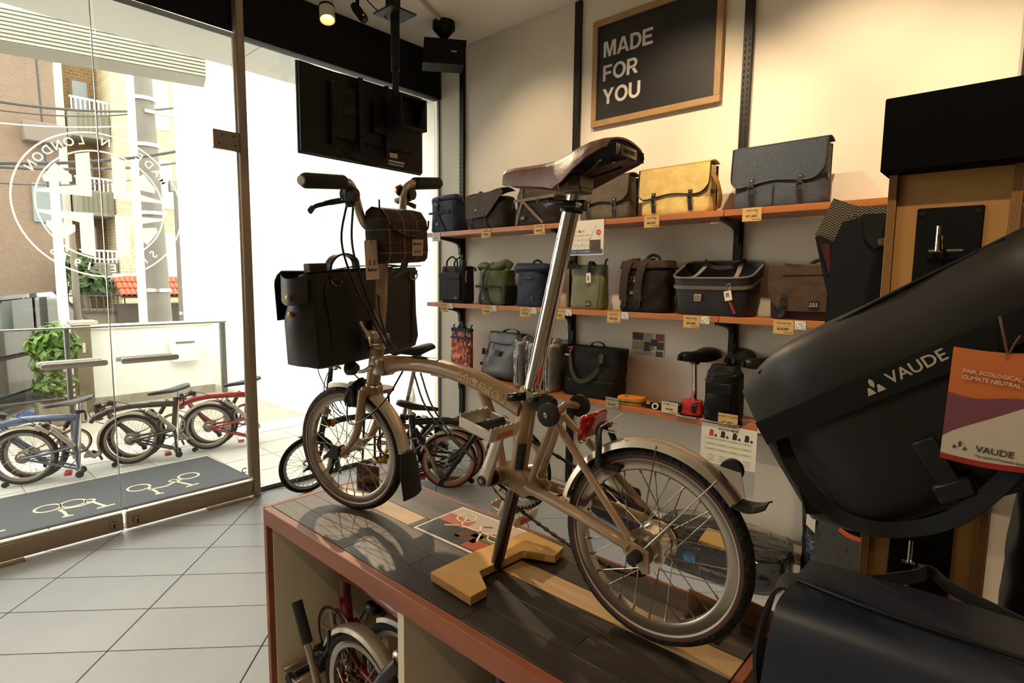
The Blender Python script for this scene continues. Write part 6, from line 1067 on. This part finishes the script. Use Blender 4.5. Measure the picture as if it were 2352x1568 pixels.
text('VAUDE', .0245, vt, vb, fv(.206, .003) @ Matrix.Rotation(.03, 4, 'Z'), 'LEFT', .012, sx=1.05)
for sx_, sz_, rot in ((.177, -.004, -.15), (.192, -.004, .15)): obj('logo_leaf', MB().prism([(-.0062, -.0045), (.0062, -.0045), (.002, .0065), (-.001, .0065)] if sx_ < .185 else [(-.0062, -.0045), (.0062, -.0045), (.001, .0065), (-.002, .0065)], 0, .0006, fv(sx_, sz_)), vt, vb)
obj('logo_leaf', MB().prism([(0, -.0078), (.0034, -.002), (.0034, .0034), (.0, .0078), (-.0034, .0034), (-.0034, -.002)], 0, .0006, fv(.1846, .0075)), vt, vb)
obj('lower_clip', MB().box((.2, -.05, -.175), (.05, .012, .03), .004).box((.2, -.052, -.14), (.03, .006, .09), .002), blk, vb)
inv = (Matrix.Translation((1.075, .316, 1.243)) @ BX).inverted()
def loc_(pts, x): return [inv @ ax_(px, py, xx) for (px, py), xx in zip(pts, x if isinstance(x, (list, tuple)) else [x]*len(pts))]
obj('shoulder_strap', MB().ribbon(cat(loc_([(1785, 985), (1815, 1060), (1860, 1125), (1920, 1180), (2000, 1212), (2090, 1215), (2190, 1190), (2290, 1120), (2352, 1050), (2420, 960)], [1.06, 1.05, 1.04, 1.04, 1.03, 1.03, 1.02, 1.02, 1.02, 1.03]), 4), .024, .004, inv.to_3x3() @ V(.35, .3, 1)), tarp2, vb)
obj('side_strap', MB().ribbon(cat(loc_([(1770, 960), (1800, 1030), (1845, 1100), (1870, 1180)], 1.09), 4), .028, .004, inv.to_3x3() @ V(.2, 1, 0)), tarp2, vb)
tg = obj('hang_tag', MB().grid(lambda u, v: (lambda p: inv @ V(1.0, .068-.105*u+.004*v, 1.417-.16*v-.004*math.sin(PI*u)))(0), 8, 8, .001), mat('tag_sunset', 'b5612f', .45), vb)
def tgp(u, v, off=.0022): return inv @ V(1.0-off, .068-.105*u+.004*v, 1.417-.16*v-.004*math.sin(PI*u))
obj('tag_hills', MB().grid(lambda u, v: tgp(u, .40+.02*math.sin(7*u)+v*(.42-.36*u**1.2), .0018), 10, 3), mat('tag_plum', '6d3b45', .45), vb); obj('tag_white', MB().grid(lambda u, v: tgp(u, .80-.42*u**.8+v*(.15+.42*u**.8), .0026), 10, 4), mat('tag_paper', 'b5a794', .5), vb); obj('tag_foot', MB().grid(lambda u, v: tgp(u, .95+.05*v, .0026), 8, 2), mat('tag_red', '8f2318', .45), vb)
tf = lambda u, v: frame(tgp(u, v, .0036), tgp(u+.1, v, .0036)-tgp(u, v, .0036), tgp(u, v-.1, .0036)-tgp(u, v, .0036))
tpm = mat('tag_pale_print', 'c7ab92', .5); text('FAIR. ECOLOGICAL.', .0072, tpm, vb, tf(.13, .19), 'LEFT', .02); text('CLIMATE NEUTRAL.', .0072, tpm, vb, tf(.13, .245), 'LEFT', .02); text('VAUDE', .0125, mat('tag_dark_print', '3f362f', .5), vb, tf(.36, .85), 'LEFT', .012); text('The Spirit of Mountain Sports', .0045, mat('tag_dark_print', ''), vb, tf(.36, .91), 'LEFT')
for du, dv_, w_, h_ in ((.14, .865, .05, .03), (.25, .865, .05, .03), (.195, .835, .035, .055)): obj('tag_logo', MB().grid(lambda u, v: tgp(du+w_*(u-.5)*(1-.9*abs(v-.5)*0-(.8*(1-v) if h_ < .05 else .6*abs(2*v-1))), dv_+h_*(v-.5), .0038), 4, 4), mat('tag_dark_print', ''), vb)
obj('tag_string', MB().tube(cat(loc_([(2297, 728), (2300, 745), (2308, 780), (2316, 812)], [1.01, 1.0, .996, .995])+loc_([(2330, 790), (2345, 770)], .996), 4), .0016, 6), mat('string_brown', '4a2a24', .7), vb)
# dark blue messenger bag below
bb2 = mat('night_blue_coated', '1a202e', .42, var=(4, .15), bump=(6, .2)); bbag = thing('blue_messenger', 'dark blue coated messenger bag hanging low in the right foreground', 'bag', (1.0, .012, .60))
def bsec(z, hw, hd, dx=0, yc=0, e=3.4): return sring((dx, yc, z), hd, hw, e, 48)
bmesh_ = MB().loft([bsec(-.1, .25, .10, 0, .0), bsec(.0, .268, .13, 0, .0), bsec(.1, .274, .138), bsec(.2, .272, .135), bsec(.27, .268, .125, .005), bsec(.32, .262, .112, .012), bsec(.36, .25, .095, .03), bsec(.385, .235, .075, .055, -.005), bsec(.395, .21, .045, .075, -.01)])
for i, p in enumerate(bmesh_.v): bmesh_.v[i] = p+V(noise.noise(p*6+V(1, 7, 3))*.018, noise.noise(p*7)*.008, noise.noise(p*5+V(4, 4, 4))*.010)
obj('body', bmesh_, bb2, bbag, 70)
obj('flap', MB().grid(lambda u, v: V(.09-.17*math.sin(min(1, u*1.25)*PI/2)-.045*max(0, u-.35), (.5-v)*(.475+.03*u), .402+.006*math.sin(PI*v)-.045*u*u*1.2-.22*max(0, u-.55)*(1+.15*math.sin(3*v))), 18, 20, .004), bb2, bbag, 70)
obj('flap_seam', MB().tube(cat([(.0, .235, .405), (-.02, .12, .408), (-.022, 0, .41), (-.02, -.14, .41), (0, -.24, .405)], 5), .004, 8), blk, bbag)
obj('top_handle', MB().ribbon(cat([(.09, .16, .39), (.15, .09, .405), (.17, .07, .412), (.15, .03, .40), (.1, -.1, .39)], 5), .022, .004, (0, .2, 1)), web, bbag); obj('strap_loop', MB().ribbon(cat([(.06, .245, .37), (.05, .275, .36), (.03, .29, .31), (.02, .295, .24), (.02, .285, .16)], 5), .05, .006, (1, 0, .2)), mat('webbing_wide', '1b1714', .8, bump=(300, .3)), bbag)
obj('front_strap', MB().box((-.142, .03, .1), (.006, .05, .3), .002), web, bbag)
# tweed-topped bag behind the column
hb_ = mat('herringbone', '4c453b', .95); nt = hb_.node_tree; N = nt.nodes; tc = N.new('ShaderNodeTexCoord'); sp_ = N.new('ShaderNodeSeparateXYZ'); nt.links.new(tc.outputs['Object'], sp_.inputs[0])
def mth(op, a, b=None):
    m_ = N.new('ShaderNodeMath'); m_.operation = op
    for i, q in enumerate((a, b)):
        if q is None: continue
        if isinstance(q, (int, float)): m_.inputs[i].default_value = q
        else: nt.links.new(q, m_.inputs[i])
    return m_.outputs[0]
zig = mth('MULTIPLY', mth('ABSOLUTE', mth('SUBTRACT', mth('FRACT', mth('MULTIPLY', mth('ADD', sp_.outputs['Y'], sp_.outputs['X']), 34)), .5)), 3.4); fr2 = mth('FRACT', mth('ADD', mth('MULTIPLY', sp_.outputs['Z'], 150), zig)); lt2 = mth('LESS_THAN', fr2, .48); mx = N.new('ShaderNodeMixRGB'); mx.inputs[1].default_value = lin('8c8068'); mx.inputs[2].default_value = lin('1d1a17'); nt.links.new(lt2, mx.inputs[0]); nt.links.new(mx.outputs[0], N['Principled BSDF'].inputs['Base Color'])
tb2 = thing('tweed_top_bag', 'black wool bag with herringbone tweed top hanging behind the plywood column', 'bag', (1.62, .30, 1.30))
def L2(px, py, x): return ax_(px, py, x)-V(1.62, .30, 1.30)
obj('body', MB().loft([[L2(px, py, x) for px, py in ((1890, 800), (1898, 690), (1912, 560), (1935, 510), (1980, 498), (2060, 490), (2090, 520), (2090, 800))] for x in (1.6, 1.615, 1.7, 1.78)]), mat('wool_black', '0d0c0d', .85, bump=(200, .3)), tb2, 50)
obj('gusset', MB().loft([[L2(px, py, x) for px, py in ((1905, 700), (1872, 545), (1880, 540), (1915, 555))] for x in (1.64, 1.8)]), mat('wool_black', ''), tb2); obj('lining', MB().loft([[L2(px, py, x) for px, py in ((1903, 630), (1884, 560), (1905, 560), (1908, 620))] for x in (1.630, 1.633)]), mat('lining_red', '4a0f14', .7), tb2)
obj('tweed_cover', MB().loft([[L2(px, py, 1.66) for px, py in ((1872, 540), (1915, 455), (1965, 472), (2040, 478), (2095, 480), (2095, 520), (1980, 500), (1940, 520), (1918, 566))], [L2(px, py, 1.80) for px, py in ((1885, 530), (1920, 458), (1968, 474), (2040, 480), (2090, 485), (2090, 515), (1985, 500), (1945, 518), (1922, 560))]]), hb_, tb2, 50)
obj('front_tab', MB().loft([[L2(px, py, x) for px, py in ((1981, 492), (2060, 488), (2060, 565), (2005, 570), (1985, 545))] for x in (1.588, 1.597)]), mat('wool_black', ''), tb2); obj('button', MB().lathe([(0, .004), (.007, .003), (.0095, 0)], 18, axis_m(L2(2026, 555, 1.588), (-1, 0, 0))), mat('button_brass', '9b8a63', .3, .8), tb2); obj('steel_edge', MB().tube([L2(1943, 501, 1.65), L2(1960, 496, 1.65), L2(1981, 496, 1.65)], .002, 6), chrome_m, tb2)
# plain dark bag filling the dark stretch right of the column
db = thing('dark_edge_bag', 'black bag hanging at the right edge behind the dark blue bag', 'bag', (1.42, -.11, .75)); obj('body', soft(.2, .14, .42, e=3.5, top=(.9, .7), seed=60, wr=.012), mat('bag_black', '0d0b0b', .7), db, 60).rotation_euler = (0, 0, -PI/2); obj('strap', MB().ribbon(cat([(-.06, .05, .4), (-.07, .02, .46), (-.07, -.02, .46), (-.06, -.05, .4)], 4), .02, .003, (1, 0, 0)), web, db); obj('green_tag', MB().box((-.08, .02, .33), (.002, .03, .07), .0005), mat('tag_green', '1f6b50', .5), db)
# stacked plastic-wrapped packages on the floor by the wall
def package(lab, loc, rz, w_, d, h, c, seed, tagc=None):
    t = thing('wrapped_package', lab, 'package', loc, rz); obj('body', soft(w_*.94, d*.9, h*.95, e=4, seed=seed, wr=.006), cloth('package_'+c, c, .6), t, 60); wv = soft(w_*1.04, d*1.06, h*1.05, e=3.6, bot=(.97, .97), seed=seed+1, wr=.014, n=64); obj('plastic_wrap', wv, plw, t, 60)
    if tagc: obj('kraft_label', MB().box((.06, -d*.3, h*1.14), (w_*.36, .12, .002), 0, (.35, 0, -.1)), mat('label_kraft', tagc, .7), t)
    return t
t = package('black bag in clear plastic with a kraft strip on the floor behind the rear wheel', (2.93, 1.11, 0), RZ+.05, .66, .44, .16, '100f10', 70, 'b08d4f'); obj('blue_logo', MB().box((-.08, -.235, .095), (.06, .004, .05)), mat('logo_blue', '2f74b0', .5), t); text('international', .035, mat('brand_grey', ''), t, frame((.06, -.237, .06), (1, 0, 0), (0, 0, 1)))
t = package('dark blue bag in clear plastic standing on the floor between wall and column', (3.03, .53, 0), RZ, .38, .26, .62, '151a26', 72); obj('paper_tag', MB().prism([(-.02, -.1), (.02, -.13), (.02, .1), (-.02, .1)], 0, .001, frame((-.14, -.15, .46), (1, 0, 0), (0, 0, 1))), tagw, t); obj('orange_strap', MB().ribbon(cat([(-.02, -.15, .38), (.03, -.155, .36), (.09, -.15, .355)], 4), .02, .003, (0, 0, 1)), orange, t)
t = package('flat crumpled clear plastic bag on the floor against the wall', (3.262, .95, 0), RZ, .5, .14, .07, 'a09788', 74)
# floor items seen past the table
khaki = mat('khaki_paint', '6f643f', .35, coat=.3); t = thing('khaki_canister', 'glossy khaki tube with black ends lying on the black case behind the wheel', 'canister', (3.03, 1.86, .155), RZ-.25)
obj('tube', MB().lathe([(0, -.15), (.05, -.15), (.056, -.14), (.056, .12), (.05, .13), (0, .13)], 24, axis_m((0, 0, .056), (1, 0, 0))), khaki, t); obj('end_cap', MB().lathe([(0, .13), (.045, .13), (.048, .2), (.03, .22), (0, .22)], 20, axis_m((0, 0, .056), (1, 0, 0))), blk, t); obj('end_cap', MB().lathe([(0, -.15), (.045, -.15), (.048, -.2), (.03, -.21), (0, -.21)], 20, axis_m((0, 0, .056), (1, 0, 0))), brown_wall, t)
t = thing('black_saddle_roll', 'long black roll bag with a metal ring lying on the floor beyond the table', 'bag', (2.98, 1.80, 0), RZ-.3); obj('body', MB().loft([sring((x, 0, .078), r_, r_, 2.4, 24, (0, 1, 0), (0, 0, 1)) for x, r_ in ((-.34, .05), (-.33, .068), (-.3, .076), (.3, .076), (.33, .068), (.34, .05))]), cloth('roll_black', '1a1614', .6), t, 60); obj('ring_tab', MB().box((-.25, -.06, .12), (.06, .02, .05), .006, (.8, 0, 0)), web, t); obj('d_ring', MB().tube([V(-.25+.024*math.cos(a), -.075-.0*a, .135+.024*math.sin(a)) for a in [i*PI/8 for i in range(16)]], .003, 6, True), chrome_m, t); obj('price_slip', MB().box((.09, -.05, .143), (.09, .05, .001), 0, (.7, 0, 0)), tagw, t)
# stool behind the bicycle
t = thing('wooden_stool', 'small stool with round wooden seat and black legs near the shop window', 'stool', (2.56, 3.765, 0))
obj('seat', MB().lathe([(0, .655), (.13, .655), (.138, .648), (.138, .632), (.13, .625), (0, .625)], 32), wood_mat('stool_wood', '8a4e24', 'a3642f', 12, (1, .2, 1), .4, .05), t)
for k in range(4): a = PI/4+k*PI/2; obj('leg', MB().cyl((.09*math.cos(a), .09*math.sin(a), .625), (.125*math.cos(a), .125*math.sin(a), 0), .009), blk, t)
obj('foot_ring', MB().tube([V(.112*math.cos(a), .112*math.sin(a), .22) for a in [2*PI*i/28 for i in range(28)]], .006, 8, True), blk, t)
# ------------------------------------------------------------------ folded bicycles
blue_f = mat('frame_steel_blue', '56667f', .3, coat=.4)
def folded():
    t = thing('folded_bicycle', 'folded', 'bicycle', (0, 0, 0)); W0 = Matrix.Translation((0, 0, .212)); tm, wm, rm = mat('fold_tread', '100e0d', .8), mat('fold_tyre_wall', '14110f', .8), rimm
    wheel('rear_wheel', t, W0, False, tyre_m=tm, wall_m=wm, stripe=False, gear=True); wheel('front_wheel', t, Matrix.Translation((.045, .11, .212)), False, tyre_m=tm, wall_m=wm, stripe=False)
    obj('main_tube', MB().tube(cat([(-.225, .03, .405), (-.14, .03, .448), (-.02, .022, .474), (.12, .01, .478), (.24, 0, .474), (.31, 0, .468)], 5), .025, 14), blue_f, t); obj('seat_tube', MB().tube([(.328, 0, .505), (.30, 0, .235)], .0215, 14).cyl((.297, -.036, .275), (.297, .036, .275), .022, 14), blue_f, t)
    obj('frame_hinge', MB().box((-.235, .03, .40), (.03, .05, .065), .006, (0, .5, 0)), blue_f, t); obj('head_tube', MB().cyl((-.215, .12, .47), (-.19, .1, .37), .021, 14), blue_f, t)
    for s in (-1, 1):
        obj('chain_stay', MB().tube([(0, s*.058, .212), (.12, s*.055, .225), (.29, s*.03, .25)], .0095, 10), blue_f, t); obj('seat_stay', MB().tube([(0, s*.058, .212), (.31, s*.03, .085)], .0085, 10), blue_f, t); obj('pivot_stay', MB().tube([(.30, s*.022, .25), (.315, s*.02, .09)], .0085, 10), blue_f, t)
        obj('roller', MB().lathe([(0, -.01), (.02, -.01), (.026, -.006), (.026, .006), (.02, .01), (0, .01)], 18, axis_m((.325, s*.062, .05), (0, 1, 0))), rub, t)
        obj('fork_blade', MB().tube(cat([(-.14, .11+s*.035, .40), (-.08, .11+s*.047, .33), (.0, .11+s*.05, .25), (.045, .11+s*.05, .212)], 4), .0105, 10), blue_f, t)
    obj('yoke', MB().tube([(.325, -.055, .05), (.318, -.02, .085), (.318, .02, .085), (.325, .055, .05)], .008, 8), blue_f, t); obj('rear_reflector', MB().box((.25, -.0, .055), (.05, .07, .03), .006), mat('reflector_red', ''), t)
    fender('rear_fender', t, W0, 60, 205, m_=silv); fender('front_fender', t, Matrix.Translation((.045, .11, .212)), 20, 128, m_=silv); obj('front_flap', MB().box((.262, .11, .25), (.008, .07, .09), .003, (0, .25, 0)), rub, t); obj('fender_flap', MB().box((-.2, 0, .1), (.012, .05, .05), .004, (0, -.4, 0)), rub, t)
    ez = obj('easy_wheel', MB().lathe([(0, -.007), (.014, -.007), (.02, -.004), (.02, .004), (.014, .007), (0, .007)], 14, axis_m((-.115, 0, .021), (0, 1, 0))), rub, t); obj('easy_wheel_bracket', MB().tube([(-.115, 0, .021), (-.1, 0, .045), (-.09, 0, .012)], .005, 6), blk, ez)
    obj('seat_post', MB().cyl((.308, 0, .065), (.34, 0, .575), .016, 14), chrome_m, t); obj('seat_clamp', MB().cyl((.329, 0, .5), (.331, 0, .522), .026, 14).box((.36, .0, .51), (.03, .03, .02), .004).tube([(.375, -.02, .51), (.38, -.03, .48), (.378, -.03, .45)], .006, 6), blk, t, kind='stuff'); P2 = [(.13, .012, -.012, .02), (.15, .02, -.006, .026), (.22, .026, .004, .03), (.3, .05, .018, .035), (.36, .07, .034, .03), (.41, .072, .046, .026), (.43, .058, .044, .02)]
    def sf(u, v):
        k = u*(len(P2)-1); i = min(int(k), len(P2)-2); f = k-i; x_, hw, z_, sk = [P2[i][j]*(1-f)+P2[i+1][j]*f for j in range(4)]; a = (v-.5)*2; return V(x_, hw*math.sin(a*1.35)/math.sin(1.35), .585+z_-sk*(abs(a)**2.5))
    sd_ = obj('saddle', MB().grid(sf, 16, 14, -.012), mat('saddle_black', ''), t, 60); obj('saddle_rail', MB().tube([(.16, .012, .57), (.3, .02, .575), (.4, .03, .6)], .0035, 6), blk, sd_); obj('saddle_rail', MB().tube([(.16, -.012, .57), (.3, -.02, .575), (.4, -.03, .6)], .0035, 6), blk, sd_)
    obj('crank_arm', MB().tube([(.306, -.068, .262), (.297, -.068, .275), (.18, -.076, .415), (.172, -.076, .424)], [.012, .018, .014, .009], 12, flat=.6, side=(.77, 0, .64)), cra, t); obj('crank_arm', MB().tube([(.297, .066, .275), (.40, .074, .13)], [.017, .013], 12, flat=.6, side=(.8, 0, .57)), cra, t)
    def fped(c, s, nm):
        pd = obj('pedal', MB().cyl(c, (c[0], c[1]+s*.06, c[2]), .011), blk, t); M0 = Matrix.Translation(V(*c)+V(-.02, s*.045, .012)) @ Matrix.Rotation(math.radians(40 if s < 0 else 0), 4, 'Y')
        for x in (-.044, .044): obj('cage_plate', MB(M0).box((x, 0, 0), (.006, .088, .03), .003), cra, pd)
        for y in (-.044, .044): obj('cage_side', MB(M0).box((0, y, 0), (.094, .006, .024), .002), cra, pd)
        obj('pedal_bearing', MB(M0).lathe([(0, -.05), (.02, -.05), (.02, -.035), (0, -.035)], 14, Matrix.Rotation(PI/2, 4, 'X')), rub, pd)
    fped((.172, -.085, .424), -1, 'l'); fped((.40, .084, .13), 1, 'r')
    cw = MB().lathe([(.092, -.002), (.08, -.002), (.08, .002), (.092, .002)], 44, axis_m((.297, .05, .275), (0, 1, 0)), True)
    for i in range(5): a = 2*PI*i/5; cw.tube([(.297, .051, .275), (.297+.085*math.cos(a), .05, .275+.085*math.sin(a))], [.012, .007], 6, flat=.35, side=(0, 1, 0))
    obj('chainring', cw, cra, t); obj('chain_guard', MB().lathe([(.1, -.001), (.09, -.001), (.09, .001), (.1, .001)], 40, axis_m((.297, .057, .275), (0, 1, 0)), True), blk, t); obj('chain', MB().tube(cat([(.29, .048, .37), (.1, .045, .265), (-.03, .044, .23), (-.02, .044, .17), (.1, .045, .18), (.28, .048, .183)], 5, True), .004, 5, True), mat('chain_bronze', ''), t)
    obj('stem', MB().tube([(-.19, .16, .47), (-.16, .175, .43), (.06, .2, .12), (.09, .2, .085)], [.017, .0185, .0175, .016], 14), blk, t); obj('stem_hinge', MB().box((-.185, .135, .475), (.04, .06, .035), .006), cra, t); obj('bar_clamp', MB().cyl((.09, .17, .085), (.09, .23, .085), .02, 14), blk, t)
    obj('handlebar', MB().tube(cat([(.09, .2, .085), (.115, .2, .12), (.15, .195, .22), (.185, .195, .30), (.20, .195, .33), (.27, .195, .46)], 5), .0115, 12), mat('bar_silver', ''), t); obj('grip', MB().cyl((.215, .195, .357), (.275, .195, .468), .0165, 14), rub, t); obj('shifter', MB().ball((.19, .18, .315), .026, 12, (1, .7, 1)).box((.175, .17, .33), (.04, .03, .03), .006), blk, t); obj('brake_lever', MB().tube([(.18, .18, .3), (.14, .17, .36), (.13, .17, .42)], .006, 6), blk, t)
    obj('hinge_lever', MB().tube([(-.23, -.01, .41), (-.2, -.03, .44), (-.15, -.03, .455)], .007, 8), blk, t); obj('folded_lever', MB().tube(cat([(-.2, .05, .47), (-.14, .04, .50), (-.09, .03, .495)], 3), .009, 8), blk, t); obj('bell_clamp', MB().box((-.11, .04, .515), (.06, .05, .04), .008, (0, .5, 0)).box((-.2, .06, .5), (.05, .05, .035), .008), blk, t, kind='stuff')
    for pts in (((-.2, .05, .5), (-.1, .0, .53), (.0, -.02, .5), (.1, -.03, .44)), ((-.22, .08, .5), (-.26, .06, .44), (-.2, .06, .36), (-.05, .06, .33)), ((.1, -.04, .42), (.24, -.045, .36), (.32, -.03, .2), (.26, -.04, .1))): obj('cable', MB().tube(cat(pts, 5), .003, 6), blk, t)
    obj('brake_caliper', MB().box((.13, 0, .425), (.06, .07, .03), .008).box((.15, -.035, .39), (.03, .012, .06), .004), blk, t); return t
fb_ = folded(); GB = 'folded bicycles'
fb_.location = (.568, 5.235, .002); fb_.rotation_euler = (0, 0, math.radians(-19)); fb_['label'] = 'steel blue folded bicycle at the left outside the glass doors'; fb_['group'] = GB
F = lambda n, c, r=.3: mat(n, c, r, coat=.4)
dup(fb_, (1.222, 5.222, .002), math.radians(-14), 'black and bronze folded bicycle, middle of three outside the doors', GB, {blue_f: F('frame_bronze_black', '3b2f25', .2)})
dup(fb_, (1.800, 5.20, .002), math.radians(-17), 'red folded bicycle beside the steel post outside the doors', GB, {blue_f: F('frame_red', '9a1420')})
ot = mat('tyre_orange_wall', 'c25a1c', .7)
dup(fb_, (2.745, 3.03, .002), math.radians(134), 'black folded bicycle with orange tyre walls on the floor by the shelves', GB, {blue_f: F('frame_gloss_black', '0d0c0c', .2), MATS['fold_tyre_wall']: ot})
dup(fb_, (.985, 1.33, .0385), math.radians(91), 'red folded bicycle with black stem in the first table compartment', GB, {blue_f: F('frame_dark_red', '6b0c18')})
dup(fb_, (1.0, .615, .0385), math.radians(89), 'dark blue folded bicycle in the nearer table compartment', GB, {blue_f: F('frame_dark_blue', '1c2a6b')})
# open black bicycle with gold fittings by the window
goldm = mat('anodised_gold', 'b07a1f', .25, .9)
fwd = V(-.95, .3, 0).normalized(); rear = V(1.905, 3.665, 0)-fwd*1.03
ob = dup(bk, (rear.x, rear.y, .001), math.atan2(fwd.y, fwd.x), 'open black bicycle with gold fittings standing by the shop window', None, {tan: F('frame_satin_black', '14110f', .35), brown_wall: MATS['fold_tyre_wall'], leather: mat('saddle_black', ''), cra: goldm, silv: blk, gold: blk, MATS['stripe_grey']: mat('fold_tyre_wall', '')})
for c in list(ob.children):
    if c.name.split('.')[0] in ('lower_post', 'logo_box_line', 'letter', 'serial_sticker', 'brand_sticker'): bpy.data.objects.remove(c)
ks = obj('kick_stand', MB().tube([(.36, .03, .24), (.33, .12, .12), (.31, .2, .002)], .009, 8), alu_m, ob)
flush_texts()
